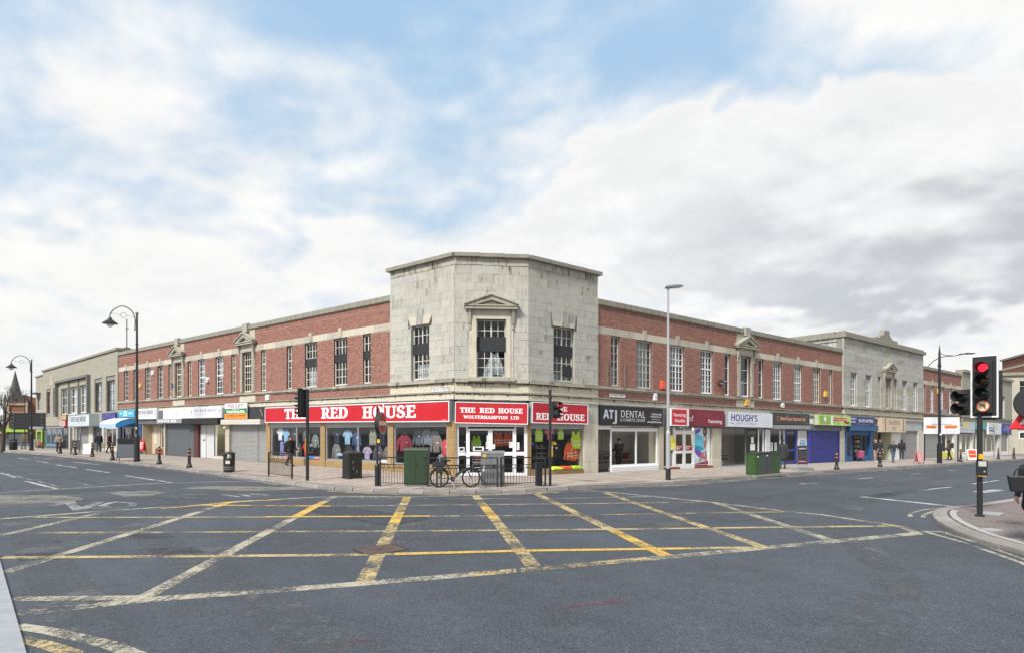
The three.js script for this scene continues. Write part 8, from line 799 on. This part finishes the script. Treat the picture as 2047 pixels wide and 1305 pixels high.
function person(label, o) {
  const { H = 1.72, top = [0.02, 0.02, 0.024], leg = [0.03, 0.035, 0.05], shoe = [0.02, 0.02, 0.02], skin = 0, legs = [[0.05, 0.05], [-0.05, 0.05]], arms = [[0, 0.1, 0.15], [0, 0.1, 0.15]], coat = 0, lean = 0, bulk = 1, group } = o, s = H / 1.75;
  const S = (a) => a.map((v) => v * s), tors = (a) => { const y = a[1] - 0.95; return [a[0], 0.95 + y * Math.cos(lean) - a[2] * Math.sin(lean) * 0, a[2] + y * Math.sin(lean)]; };
  const caps = [], add = (a, b, ra, rb, t) => caps.push([S(a), S(b), ra * s, rb * s, t]);
  for (const e of [-1, 1]) { add(tors([e * 0.07, 1.0, 0]), tors([e * 0.1, 1.32, 0]), 0.105 * bulk, 0.115 * bulk, 'top'); add(tors([e * 0.1, 1.33, 0]), tors([e * 0.17, 1.41, -0.01]), 0.09 * bulk, 0.068 * bulk, 'top'); }
  add(tors([0, 1.44, -0.01]), tors([0, 1.5, 0.0]), 0.075, 0.06, o.hood ? 'top' : 'top'); add(tors([0, 1.06, 0.03]), tors([0, 1.26, 0.03]), 0.11 * bulk, 0.11 * bulk, 'top');
  if (coat) for (const e of [-1, 1]) add([e * 0.06, 1.0, 0], [e * 0.09, 1.0 - coat, 0], 0.12 * bulk, 0.13 * bulk, 'top');
  let low = 9; const feet = [];
  legs.forEach(([hip, knee], i) => { const e = i ? 1 : -1, h = [e * 0.09, 0.94, 0], k = [e * 0.095, 0.94 - 0.43 * Math.cos(hip), 0.43 * Math.sin(hip)], q = hip - knee, a = [e * 0.1, k[1] - 0.42 * Math.cos(q), k[2] + 0.42 * Math.sin(q)]; feet.push([h, k, a, q]); low = Math.min(low, a[1] - 0.075 - Math.max(0, 0)); });
  feet.forEach(([h, k, a, q]) => { add(h, k, 0.098 * bulk, 0.066, 'leg'); add(k, a, 0.066, 0.05, 'leg'); const f = q < -0.25 ? 0.5 : 0.12; add([a[0], a[1] - 0.035, a[2] - 0.035], [a[0], a[1] - 0.045 - 0.06 * (f > 0.3 ? 0.6 : 0), a[2] + 0.15], 0.042, 0.036, 'shoe'); });
  const hands = [];
  arms.forEach(([fw, ab, el, inw = 0], i) => { const e = i ? 1 : -1, sh = tors([e * 0.2, 1.39, -0.01]), d = [Math.sin(ab) * e, -Math.cos(fw) * Math.cos(ab), Math.sin(fw)], eb = sh.map((v, j) => v + d[j] * 0.29), f2 = fw + el, w = [Math.sin(ab * 0.6) * e - inw * e, -Math.cos(f2) * Math.cos(ab * 0.6), Math.sin(f2)], L = Math.hypot(...w), wr = eb.map((v, j) => v + w[j] / L * 0.25); add(sh, eb, 0.066 * bulk, 0.055 * bulk, 'top'); add(eb, wr, 0.054 * bulk, 0.043, 'top'); hands.push([wr, w.map((v) => v / L), e]); });
  const cols = { top, leg, shoe, skin: SKIN[skin] }, g = meshSDF(caps, 0.035 * s, 76, 1.95 * s, S([0, 0.84, 0.02]), (t) => cols[t]);
  const parts = [g], hp = S(tors([0, 1.61, 0.02])), hg = headG[skin].clone(); hg.applyMatrix4(new THREE.Matrix4().compose(v3(hp), new THREE.Quaternion().setFromEuler(new THREE.Euler(o.nod ?? 0.05, o.look ?? 0, 0)), new THREE.Vector3(s, s, s))); parts.push(hg);
  for (const [w, d, e] of hands) { const q = new THREE.Quaternion().setFromUnitVectors(new THREE.Vector3(0, -1, 0), v3(d)), h = handG[skin].clone(), m = new THREE.Matrix4().compose(v3(S(w)), q.multiply(new THREE.Quaternion().setFromEuler(new THREE.Euler(0, e * -1.2, 0))), new THREE.Vector3(s * e * -1, s, s)); h.applyMatrix4(m); if (m.determinant() < 0) { const a = h.attributes.position.array, nn = h.attributes.normal.array, cc = h.attributes.color.array; for (let i = 0; i < a.length; i += 9) for (let j = 0; j < 3; j++) { [a[i + j], a[i + 3 + j]] = [a[i + 3 + j], a[i + j]]; [nn[i + j], nn[i + 3 + j]] = [nn[i + 3 + j], nn[i + j]]; } } parts.push(h); }
  const B = mergeGeometries(parts); { const p = B.attributes.position, uv = new Float32Array(p.count * 2); for (let i = 0; i < p.count; i++) { uv[2 * i] = p.getX(i) + p.getZ(i); uv[2 * i + 1] = p.getY(i); } B.setAttribute('uv', new THREE.BufferAttribute(uv, 2)); }
  B.computeBoundingBox(); const t = grp('person', label, 'person', 0, 0, 0, 0, group), dy = -B.boundingBox.min.y; B.translate(0, dy, 0); const bm = mesh('body', B, bodyM, t);
  const hy = hp[1] + dy, hd = (o.hairC ? o.hairC : [0.03, 0.022, 0.018]); const hair = mb(); const cap = new THREE.SphereGeometry(0.098 * s, 20, 14, 0, 7, 0, o.hat ? 1.5 : 1.75); cap.scale(1, 1.06, 1.12); const cp = cap.attributes.position; for (let i = 0; i < cp.count; i++) { const k = 1 + 0.05 * n3(cp.getX(i) * 40, cp.getY(i) * 40, cp.getZ(i) * 40); cp.setXYZ(i, cp.getX(i) * k, cp.getY(i) * k, cp.getZ(i) * k); } cap.computeVertexNormals(); hair.add(cap, M4(hp[0], hy + 0.045 * s, hp[2] - 0.012 * s, -0.28, o.look ?? 0)); if (o.hat) hair.torus(hp[0], hy + 0.06 * s, hp[2], 0.094 * s, 0.016 * s, Math.PI / 2 - 0.1); if (o.hood || o.long) hair.sph(hp[0], hy - 0.02 * s, hp[2] - 0.05 * s, 0.1 * s, 1.0, 1.35, 0.8); hair.mesh(o.hat ? 'hat' : o.hood ? 'hood' : 'hair', std(o.hood ? top : hd, 0.95, { side: THREE.DoubleSide }), t);
  if (o.fur) mb().torus(hp[0], hy - 0.11 * s, hp[2], 0.095 * s, 0.03 * s, Math.PI / 2 - 0.2).mesh('fur_collar', std(o.fur, 0.98), t); if (o.stripe) mb().span(-0.17 * s, 0.17 * s, (1.02 * s + dy), (1.06 * s + dy), 0.125 * s * bulk, 0.15 * s * bulk).mesh('belt', std(o.stripe, 0.7), t);
  return t;
}
const setP = (t, X, Z, yaw) => { t.position.set(X, paveY(X, Z), -Z); t.rotation.y = yaw; return t; };
const stride = [[0.38, 0.1], [-0.34, 0.22]], gL = 'people standing in the beige-signed doorway';
setP(person('person in a dark coat with fur collar walking right past the red shop', { H: 1.74, top: [0.018, 0.02, 0.02], leg: [0.02, 0.024, 0.02], fur: [0.3, 0.2, 0.12], legs: stride, arms: [[-0.25, 0.15, 0.2], [0.35, 0.2, 0.35]], hat: true, hairC: [0.03, 0.025, 0.02], coat: 0.12, bulk: 1.08, look: -0.5 }), -12.3, 33.2, 1.15);
setP(person('person in a dark knee-length coat standing outside the optician', { H: 1.75, top: [0.03, 0.035, 0.035], leg: [0.05, 0.055, 0.06], coat: 0.36, bulk: 1.08, skin: 1, hat: true, hairC: [0.02, 0.02, 0.02], arms: [[0.1, 0.2, 0.2], [0.05, 0.22, 0.1]], legs: [[0.08, 0.04], [-0.06, 0.06]], look: -0.3 }), 15.84, 35.1, -0.75);
setP(person('person with pale trousers and a black jacket standing under the beige sign', { H: 1.72, top: [0.02, 0.018, 0.022], leg: [0.33, 0.27, 0.24], shoe: [0.5, 0.5, 0.5], hairC: [0.35, 0.22, 0.12], group: gL, arms: [[0.3, 0.15, 0.9], [0.3, 0.15, 0.9]] }), 27.75, 45.8, 0.5);
setP(person('person in a dark blue coat, partly hidden between two others under the beige sign', { H: 1.78, top: [0.02, 0.028, 0.045], leg: [0.02, 0.02, 0.025], hat: true, hairC: [0.02, 0.02, 0.03], group: gL }), 28.6, 46.6, 0.2);
setP(person('person in a grey cap and blue jeans striding with hands at the waist', { H: 1.68, top: [0.03, 0.035, 0.045], leg: [0.07, 0.11, 0.19], shoe: [0.12, 0.05, 0.03], hat: true, hairC: [0.16, 0.15, 0.15], lean: 0.16, legs: [[0.34, 0.15], [-0.22, 0.12]], arms: [[-0.2, 0.55, 1.35, 0.8], [-0.2, 0.55, 1.35, 0.8]], bulk: 1.1, group: gL }), 28.95, 45.55, -0.2);
{ const t = person('mannequin in a black jacket and dark jeans standing by the white pilaster', { H: 1.74, top: [0.015, 0.016, 0.02], leg: [0.03, 0.05, 0.06], shoe: [0.5, 0.5, 0.48], skin: 1, arms: [[0.5, 0.1, 0.8], [0.1, 0.1, 0.2]], hood: true }); t.userData.category = 'mannequin'; t.name = num('mannequin'); setP(t, 32.3, 49.7, -0.5); }
{ const t = person('person with a dark backpack reaching towards the yellow shop window', { H: 1.72, top: [0.14, 0.08, 0.035], leg: [0.02, 0.028, 0.04], skin: 1, hairC: [0.02, 0.016, 0.014], legs: [[0.2, 0.1], [-0.2, 0.15]], arms: [[0.7, 0.25, 0.3], [0.2, 0.2, 0.3]], bulk: 1.08 }); mb().ext([[-0.15, 0], [0.15, 0], [0.17, 0.3], [0.1, 0.42], [-0.1, 0.42], [-0.17, 0.3]], 0.12, M4(0, 1.05, -0.27), 0.03).mesh('backpack', std([0.03, 0.035, 0.045], 0.8), t); setP(t, 38.2, 52.4, -2.6); }
{ const t = person('person in a dark navy jacket carrying a bag, walking away on the left', { H: 1.76, top: [0.015, 0.022, 0.035], leg: [0.05, 0.055, 0.055], hairC: [0.1, 0.095, 0.09], hat: true, legs: stride, arms: [[0.2, 0.15, 0.2], [-0.2, 0.15, 0.2]], bulk: 1.12 }); mb().ext([[-0.12, 0], [0.12, 0], [0.1, 0.34], [-0.1, 0.34]], 0.05, M4(-0.36, 0.34, 0.02), 0.01).mesh('carrier_bag', std([0.5, 0.32, 0.2], 0.7), t); setP(t, -35.3, 51.2, -2.6); }
setP(person('person in a dark maroon coat walking beside the navy jacket on the left', { H: 1.66, top: [0.065, 0.02, 0.024], leg: [0.02, 0.03, 0.028], hairC: [0.22, 0.15, 0.1], hat: true, legs: [[0.26, 0.12], [-0.2, 0.15]], coat: 0.1, arms: [[0.1, 0.1, 0.6], [0.1, 0.1, 0.6]] }), -33.2, 49.4, 1.9);
setP(person('person in a pale hooded jacket and black trousers walking on the far left', { H: 1.7, top: [0.27, 0.23, 0.185], leg: [0.012, 0.013, 0.016], shoe: [0.7, 0.7, 0.68], hood: true, skin: 2, legs: stride, arms: [[0.2, 0.2, 0.9, 0.4], [0.2, 0.2, 0.9, 0.4]], bulk: 1.08 }), -37.55, 49.7, 0.5);
setP(person('person in a brown jacket with back turned beside the dark sign posts', { H: 1.76, top: [0.13, 0.095, 0.06], leg: [0.1, 0.09, 0.075], hairC: [0.05, 0.04, 0.035], bulk: 1.1, legs: [[0.1, 0.05], [-0.1, 0.08]] }), -50.1, 61.5, 3.0);
{ const t = person('person in black with back to the window inside the dental practice', { H: 1.74, top: [0.012, 0.012, 0.014], leg: [0.014, 0.014, 0.017], hairC: [0.02, 0.018, 0.016], coat: 0.2, arms: [[0.4, 0.1, 0.9], [0.4, 0.1, 0.9]], nod: 0.4 }); t.position.copy(FR.at(6.6, 0.02, -0.65)); t.rotation.y = FR.th + 2.7; }
{ const t = person('person in black cut off by the right edge, carrying a black handbag', { H: 1.68, top: [0.014, 0.012, 0.015], leg: [0.012, 0.012, 0.014], hairC: [0.04, 0.03, 0.025], long: true, coat: 0.3, arms: [[0.12, 0.12, 0.35], [0.1, 0.15, 0.2]], legs: [[0.1, 0.05], [-0.1, 0.1]] }); t.position.set(9.38, 0.1, -10.72); t.rotation.y = -0.9; const b = grp('handbag', 'black leather handbag with pale trim at the right edge', 'handbag', 8.93, 1.06, -10.5, -0.5); mb().ext([[-0.14, 0], [0.14, 0], [0.2, 0.24], [-0.18, 0.24]], 0.1, M4(0, 0, -0.05), 0.02).mesh('body', std([0.012, 0.011, 0.013], 0.4), b); mb().tube([[-0.12, 0.24, 0], [-0.06, 0.38, 0], [0.06, 0.38, 0], [0.12, 0.24, 0]], 0.012, 20, 6).mesh('handle', std([0.015, 0.014, 0.016], 0.5), b); mb().span(0.04, 0.13, 0.15, 0.18, 0.072, 0.08).mesh('pale_trim', MAT.white, b); }

// ---------- goods in the windows ----------
const OUT = {
  shirt: [[-0.2, 0], [0.2, 0], [0.22, 0.45], [0.3, 0.36], [0.4, 0.46], [0.26, 0.66], [0.08, 0.72], [0, 0.68], [-0.08, 0.72], [-0.26, 0.66], [-0.4, 0.46], [-0.3, 0.36], [-0.22, 0.45]],
  jacket: [[-0.19, 0], [0.19, 0], [0.2, 0.44], [0.3, 0.0], [0.39, 0.03], [0.34, 0.5], [0.22, 0.68], [0.08, 0.78], [0, 0.7], [-0.08, 0.78], [-0.22, 0.68], [-0.34, 0.5], [-0.39, 0.03], [-0.3, 0.0], [-0.2, 0.44]],
  vest: [[-0.22, 0], [0.22, 0], [0.22, 0.42], [0.16, 0.5], [0.17, 0.66], [0.07, 0.68], [0, 0.5], [-0.07, 0.68], [-0.17, 0.66], [-0.16, 0.5], [-0.22, 0.42]],
  trousers: [[-0.2, 0], [-0.04, 0], [0, 0.66], [0.04, 0], [0.2, 0], [0.19, 0.95], [-0.19, 0.95]],
  pile: [[-0.3, 0], [0.3, 0], [0.27, 0.05], [0.12, 0.08], [0.02, 0.055], [-0.12, 0.09], [-0.28, 0.04]],
};
// an outline filled out into a draped, creased piece of cloth: both faces bulge away from the edge
function drape(pts, depth, seed) {
  const xs = pts.map((q) => q[0]), ys = pts.map((q) => q[1]), x0 = Math.min(...xs), x1 = Math.max(...xs), y1 = Math.max(...ys), c = 0.03, nx = Math.ceil((x1 - x0) / c), ny = Math.ceil(y1 / c), pos = [], idx = [], id = {};
  const inside = (x, y) => { let k = false; for (let i = 0, j = pts.length - 1; i < pts.length; j = i++) if ((ys[i] > y) !== (ys[j] > y) && x < (xs[j] - xs[i]) * (y - ys[i]) / (ys[j] - ys[i]) + xs[i]) k = !k; return k; };
  const edge = (x, y) => { let d = 9; for (let i = 0, j = pts.length - 1; i < pts.length; j = i++) { const ax = xs[j], ay = ys[j], bx = xs[i] - ax, by = ys[i] - ay, t = clamp(((x - ax) * bx + (y - ay) * by) / (bx * bx + by * by + 1e-9)); d = Math.min(d, Math.hypot(x - ax - bx * t, y - ay - by * t)); } return d; };
  const vert = (i, j, s) => id[i + ',' + j + ',' + s] ??= (() => { const x = x0 + i * c, y = j * c, e = inside(x, y) ? edge(x, y) : 0, f = 0.022 * n3(x * 9 + seed, y * 3.2, seed) + 0.012 * n3(x * 22, y * 8 + seed, 3), z = s * (0.006 + depth * Math.sqrt(Math.min(1, e / 0.11)) + (e > 0.02 ? f * Math.min(1, e / 0.07) : 0)); pos.push(x, y, z + 0.02); return pos.length / 3 - 1; })();
  for (let i = 0; i < nx; i++) for (let j = 0; j < ny; j++) if (inside(x0 + (i + 0.5) * c, (j + 0.5) * c)) for (const s of [1, -1]) { const q = [vert(i, j, s), vert(i + 1, j, s), vert(i + 1, j + 1, s), vert(i, j + 1, s)]; if (s > 0) idx.push(q[0], q[1], q[2], q[0], q[2], q[3]); else idx.push(q[0], q[2], q[1], q[0], q[3], q[2]); }
  const g = new THREE.BufferGeometry(); g.setAttribute('position', new THREE.Float32BufferAttribute(pos, 3)); g.setIndex(idx); g.computeVertexNormals(); return g;
}
const gm = {}; function cloth(c) { const k = c.join(); return gm[k] ??= std(c, 0.92, { bumpMap: foldB, bumpScale: 0.015 }); }
const hang = (F, kind, label, u, h, z, c, s = 1, sh = 0, stripe) => { const t = grp(kind === 'pile' ? 'folded_clothes' : 'hanging_' + kind, label, kind === 'pile' ? 'clothes' : kind); F.put(t, u, h, z); t.rotation.y += sh; const O = OUT[kind].map(([x, y]) => [x * s, y * s]); if (kind === 'pile') mb().ext(O, 0.3, M4(0, 0, -0.02), 0.04).mesh('fabric', cloth(c), t); else mesh('fabric', boxUV(drape(O, 0.05, u * 3 + h)), cloth(c), t); if (kind !== 'pile') { const H = Math.max(...OUT[kind].map((p) => p[1])) * s; mb().tube([[0, H, 0], [0, H + 0.06, 0], [0.03, H + 0.09, 0], [0.0, H + 0.12, 0]], 0.006, 10, 5).mesh('hanger_hook', MAT.steel, t); if (kind !== 'vest' && kind !== 'trousers') mb().span(-0.006, 0.006, 0.02, H - 0.1, 0.074, 0.078).mesh('placket', cloth(c.map((v) => v * 0.8)), t); } if (stripe) for (const y of [0.14, 0.26]) mb().span(-0.215 * s, 0.215 * s, y * s, (y + 0.05) * s, 0.074, 0.078).mesh('reflective_band', std(stripe, 0.4), t); if (kind === 'jacket' || kind === 'shirt') mb().span(0.06 * s, 0.14 * s, 0.4 * s, 0.47 * s, 0.074, 0.078).mesh('price_tag', MAT.white, t); };
const HV = [0.4, 0.66, 0.03], OR = [0.66, 0.11, 0.025], NV = [0.02, 0.026, 0.05], BK = [0.02, 0.02, 0.022], GY = [0.14, 0.14, 0.145], DN = [0.05, 0.09, 0.19], sil = [0.6, 0.6, 0.58];
const w1 = 'in the far left red-shop window', w2 = 'in the second red-shop window from the left', w3 = 'in the third red-shop window from the left', w4 = 'in the fourth red-shop window from the left', w5 = 'in the window beside the corner doors', w6 = 'in the hi-vis shop window';
[['shirt', 'white polo shirt ' + w1, -15.0, 1.32, -0.4, [0.62, 0.66, 0.7], 1.05], ['shirt', 'pale blue shirt ' + w1, -14.4, 1.2, -0.42, [0.22, 0.42, 0.62], 1.05], ['trousers', 'lilac-blue trousers ' + w1, -15.0, 0.42, -0.5, [0.2, 0.22, 0.5], 0.9], ['trousers', 'bright blue overalls ' + w1, -14.35, 0.42, -0.52, [0.05, 0.2, 0.58], 0.85], ['jacket', 'charcoal jacket hanging high ' + w1, -13.6, 1.3, -0.5, [0.07, 0.075, 0.08], 1], ['jacket', 'dark green-grey jacket low ' + w1, -13.3, 0.45, -0.55, [0.05, 0.055, 0.05], 1], ['pile', 'pile of red folded clothes ' + w1, -13.9, 0.38, -0.45, [0.4, 0.06, 0.08]],
['jacket', 'mid-grey jacket hanging high ' + w2, -12.25, 1.3, -0.42, GY, 0.95], ['shirt', 'bright red jumper low ' + w2, -12.2, 0.45, -0.4, [0.5, 0.02, 0.04], 1.1], ['jacket', 'pale grey-green jacket ' + w2, -11.4, 0.95, -0.45, [0.17, 0.2, 0.185], 1], ['jacket', 'navy jacket hanging high ' + w2, -10.75, 1.3, -0.5, NV, 1.05], ['jacket', 'black jacket low ' + w2, -11.0, 0.5, -0.6, BK, 1], ['pile', 'blue folded clothes ' + w2, -11.3, 0.38, -0.32, [0.04, 0.16, 0.42]], ['pile', 'pink folded clothes ' + w2, -10.7, 0.38, -0.32, [0.5, 0.25, 0.3], 0.8],
['shirt', 'navy polo shirt ' + w3, -9.3, 1.25, -0.42, NV, 1.1], ['shirt', 'light blue shirt ' + w3, -8.35, 1.2, -0.42, [0.25, 0.42, 0.58], 1.1], ['jacket', 'denim jacket ' + w3, -7.6, 1.15, -0.45, DN, 1.0], ['trousers', 'blue jeans ' + w3, -7.65, 0.42, -0.55, [0.05, 0.12, 0.26], 0.95], ['jacket', 'grey hooded top low ' + w3, -9.25, 0.4, -0.35, [0.16, 0.165, 0.165], 1.1], ['jacket', 'black jacket low ' + w3, -8.4, 0.4, -0.5, BK, 1.05], ['pile', 'light blue folded clothes ' + w3, -8.6, 0.62, -0.4, [0.25, 0.4, 0.5]],
['vest', 'grey-green gilet ' + w4, -6.2, 1.2, -0.4, [0.22, 0.23, 0.18], 1.3], ['trousers', 'navy trousers hanging ' + w4 + ', nearest the no entry sign', -5.5, 1.15, -0.45, NV, 1.0], ['trousers', 'dark navy trousers hanging ' + w4 + ', nearest the tiled pier', -4.95, 1.15, -0.5, [0.025, 0.035, 0.055], 1.0], ['jacket', 'purple-grey jumper low ' + w4, -5.75, 0.4, -0.38, [0.08, 0.075, 0.095], 1.05], ['jacket', 'brown-grey jacket low ' + w4, -5.05, 0.4, -0.42, [0.16, 0.13, 0.105], 1.0], ['shirt', 'lilac striped shirt low ' + w4, -6.6, 0.4, -0.36, [0.3, 0.26, 0.36], 1.0], ['pile', 'white bagged clothes ' + w4, -4.95, 0.38, -0.28, [0.55, 0.55, 0.57]],
['jacket', 'maroon jacket turned sideways ' + w5, -3.75, 0.95, -0.36, [0.24, 0.03, 0.05], 1.05, 0.7], ['jacket', 'pale denim jacket hanging highest ' + w5, -2.35, 1.3, -0.55, [0.17, 0.2, 0.235], 1.0], ['jacket', 'dark denim jacket ' + w5, -3.0, 1.25, -0.6, [0.09, 0.105, 0.125], 1.05], ['jacket', 'grey-blue jacket ' + w5, -1.8, 1.25, -0.55, [0.2, 0.22, 0.25], 0.95], ['jacket', 'brown-grey coat ' + w5, -1.5, 0.95, -0.36, [0.17, 0.15, 0.14], 1.1], ['jacket', 'red jacket hanging by the tiled pier ' + w5, -0.85, 0.82, -0.3, [0.55, 0.06, 0.075], 1.0, -0.3], ['shirt', 'black and white checked shirt low ' + w5, -1.2, 0.4, -0.4, [0.2, 0.22, 0.22], 0.7], ['trousers', 'black trousers low ' + w5, -2.6, 0.4, -0.5, BK, 0.8],
].forEach((q) => hang(FL, ...q));
[['vest', 'yellow hi-vis vest at the left ' + w6, 0.85, 1.55, -0.35, HV, 1.0, 0, sil], ['vest', 'small yellow hi-vis vest in the middle ' + w6, 2.25, 1.65, -0.4, HV, 0.8, 0, sil], ['vest', 'long yellow hi-vis vest at the right edge ' + w6, 3.15, 1.2, -0.3, [0.5, 0.66, 0.04], 1.25, -0.3, sil], ['shirt', 'pink-red shirt hanging high ' + w6, 1.55, 1.65, -0.4, [0.62, 0.12, 0.16], 0.75], ['jacket', 'orange hi-vis jacket at the left of the pair ' + w6, 2.72, 0.68, -0.32, OR, 1.1, 0.2, sil], ['jacket', 'orange hi-vis jacket at the right of the pair ' + w6, 3.1, 0.62, -0.42, [0.64, 0.13, 0.04], 0.95, -0.1, sil], ['jacket', 'black work jacket ' + w6, 1.95, 0.75, -0.55, BK, 1.15], ['jacket', 'dark grey work jacket high ' + w6, 0.45, 1.2, -0.6, [0.03, 0.032, 0.036], 1.1], ['trousers', 'black work trousers ' + w6, 1.75, 0.3, -0.5, BK, 0.75], ['pile', 'folded orange hi-vis clothes ' + w6, 2.35, 0.28, -0.28, OR], ['pile', 'folded yellow-green hi-vis clothes by the right frame ' + w6, 3.0, 0.28, -0.28, HV], ['pile', 'folded yellow hi-vis clothes behind the signal pole ' + w6, 1.72, 0.28, -0.28, [0.7, 0.8, 0.05], 0.9]].forEach((q) => hang(FR, ...q));
[['vest', 'green-yellow hi-vis vest seen through the left corner door', 0.95, 1.1, -0.9, HV, 1.0, 0, sil], ['vest', 'orange hi-vis vest seen through the right corner door', 1.95, 1.3, -0.9, OR, 1.0, 0.3, sil], ['vest', 'orange and black vest near the right side light of the corner doors', 2.4, 1.35, -0.95, [0.7, 0.1, 0.03], 0.9, 0, sil], ['jacket', 'purple-red jacket in the right side light of the corner doors', 2.92, 0.75, -0.5, [0.2, 0.05, 0.08], 0.8, 0.9], ['shirt', 'red shirt low behind the left corner door', 1.1, 0.6, -1.0, [0.5, 0.05, 0.05], 0.9], ['jacket', 'black jacket in the left side light of the corner doors', 0.33, 1.1, -0.5, BK, 0.9, 0.8]].forEach((q) => hang(FC, ...q));
for (const [n, label, u, h, c] of [['safety_helmet', 'yellow safety helmet ' + w6, 1.72, 1.42, [0.8, 0.5, 0.03]], ['safety_helmet', 'blue safety helmet ' + w6, 0.36, 1.42, [0.03, 0.12, 0.45]]]) { const t = grp(n, label, 'helmet'); FR.put(t, u, h, -0.3); const g = new THREE.SphereGeometry(0.15, 20, 10, 0, 7, 0, 1.6); g.scale(0.9, 1, 1.1); mb().add(g).mesh('shell', std(c, 0.35), t); mb().torus(0, 0, 0.01, 0.145, 0.014, Math.PI / 2).mesh('brim', std(c, 0.35), t); }
{ const t = grp('display_panel', 'tall yellow display card behind the signal pole', 'display card'); FR.put(t, 1.55, 0.85, -0.28); mb().span(-0.13, 0.13, 0, 0.52, -0.01, 0.01).mesh('card', std([0.82, 0.5, 0.02], 0.6), t); mb().span(-0.13, 0.13, 0.4, 0.5, 0.01, 0.013).mesh('heading', MAT.white, t); }
{ const t = grp('boot_rack', 'rack of dark work boots and tools at the left ' + w6, 'rack'); FR.put(t, 1.05, 0.27, -0.5); for (let k = 0; k < 5; k++) { mb().span(-0.3, 0.3, k * 0.24, k * 0.24 + 0.02, -0.12, 0.12).mesh('shelf', MAT.cabGrey, t); for (const x of [-0.16, 0.14]) mb().ext([[-0.12, 0], [0.1, 0], [0.12, 0.05], [0.02, 0.08], [-0.02, 0.16], [-0.12, 0.16]], 0.07, M4(x, k * 0.24 + 0.022, -0.03), 0.012).mesh('boot', cloth(k % 2 ? BK : [0.1, 0.07, 0.05]), t); } }
{ const t = grp('wire_rack', 'white wire goods rack behind the left corner door', 'rack'); FC.put(t, 1.0, 0.0, -0.42); for (const x of [-0.22, 0.22]) mb().rod([x, 0, 0], [x, 0.95, 0], 0.012).mesh('upright', MAT.white, t); for (let k = 0; k < 7; k++) mb().span(-0.22, 0.22, 0.1 + k * 0.12, 0.115 + k * 0.12, -0.12, 0.12).mesh('tray', MAT.white, t); mb().span(-0.2, 0.2, 0.5, 0.6, -0.1, 0.1).mesh('boxed_goods', MAT.roomD, t); }
{ const t = grp('toy_pushchair', 'pink pushchair standing in the charity shop doorway', 'pushchair'); t.position.copy(FR.at(33.4, 0, 0.1)); t.rotation.y = FR.th + 0.9; t.scale.setScalar(0.85); const pk = cloth([0.42, 0.09, 0.18]); mb().ext([[-0.2, 0], [0.25, 0.05], [0.3, 0.3], [-0.05, 0.6], [-0.3, 0.5], [-0.25, 0.2]], 0.4, M4(0, 0.4, -0.2), 0.03).mesh('hood', pk, t); for (const [x, z] of [[-0.3, -0.2], [0.3, -0.2], [-0.3, 0.2], [0.3, 0.2]]) mb().torus(x, 0.13, z, 0.11, 0.02).mesh('wheel', MAT.rubber, t); mb().rod([-0.3, 0.13, 0.2], [0.2, 0.5, 0.2], 0.012).rod([0.3, 0.13, 0.2], [-0.35, 1.0, 0.2], 0.012).rod([-0.3, 0.13, -0.2], [0.2, 0.5, -0.2], 0.012).rod([0.3, 0.13, -0.2], [-0.35, 1.0, -0.2], 0.012).mesh('frame', MAT.steel, t); }
{ const r = rng(66), S = (F, u0, u1, h0, z, label, n, pal) => { const t = grp('stock_shelf', label, 'shelves'); F.put(t, (u0 + u1) / 2, 0, z); const w = (u1 - u0) / 2; for (let k = 0; k < 5; k++) { mb().span(-w, w, h0 + k * 0.38, h0 + k * 0.38 + 0.02, -0.15, 0.15).mesh('shelf', MAT.roomW, t); for (let i = 0; i < n; i++) { const q = (r() - 0.5) * 0.04; mb().box(-w + (i + 0.5) * 2 * w / n + q, h0 + k * 0.38 + 0.02 + 0.12, 0, 2 * w / n * 0.7, 0.16 + r() * 0.1, 0.14).mesh('item', cloth(pal[Math.floor(r() * pal.length)]), t); } } };
  S(FR, 31.45, 32.45, 0.3, -0.75, 'shelves of mixed bric-a-brac in the left charity shop window', 4, [[0.4, 0.1, 0.1], [0.5, 0.45, 0.35], [0.1, 0.2, 0.3], [0.5, 0.5, 0.5]]); S(FR, 34.1, 35.4, 0.3, -0.75, 'shelves of books and toys in the right charity shop window', 5, [[0.5, 0.4, 0.1], [0.4, 0.12, 0.1], [0.55, 0.5, 0.4], [0.15, 0.15, 0.2]]); S(FR, 37.3, 39.5, 0.3, -1.3, 'shelves of golden goods inside the beige-signed shop', 6, [[0.5, 0.32, 0.05], [0.3, 0.2, 0.08], [0.4, 0.36, 0.2]]); S(FL, -23.0, -21.6, 0.2, -1.2, 'shelves of small instruments in the music shop window', 5, [[0.3, 0.1, 0.05], [0.1, 0.1, 0.1], [0.35, 0.3, 0.12]]); S(FR, 51.8, 54.9, 0.3, -1.0, 'shelves of packets in the yellow-based shop window', 7, [[0.4, 0.4, 0.35], [0.2, 0.3, 0.2], [0.4, 0.15, 0.1]]); S(FR, 57.8, 60.6, 0.3, -0.9, 'shelves of jars in the shop beyond the orange pavement board', 7, [[0.45, 0.45, 0.3], [0.3, 0.4, 0.2], [0.5, 0.45, 0.4]]); S(FR, 20.6, 21.8, 0.75, -0.9, 'shelves of spectacles in the optician window', 5, [[0.5, 0.45, 0.35], [0.4, 0.1, 0.05], [0.5, 0.5, 0.5]]); }
renderer.render(scene, camera);
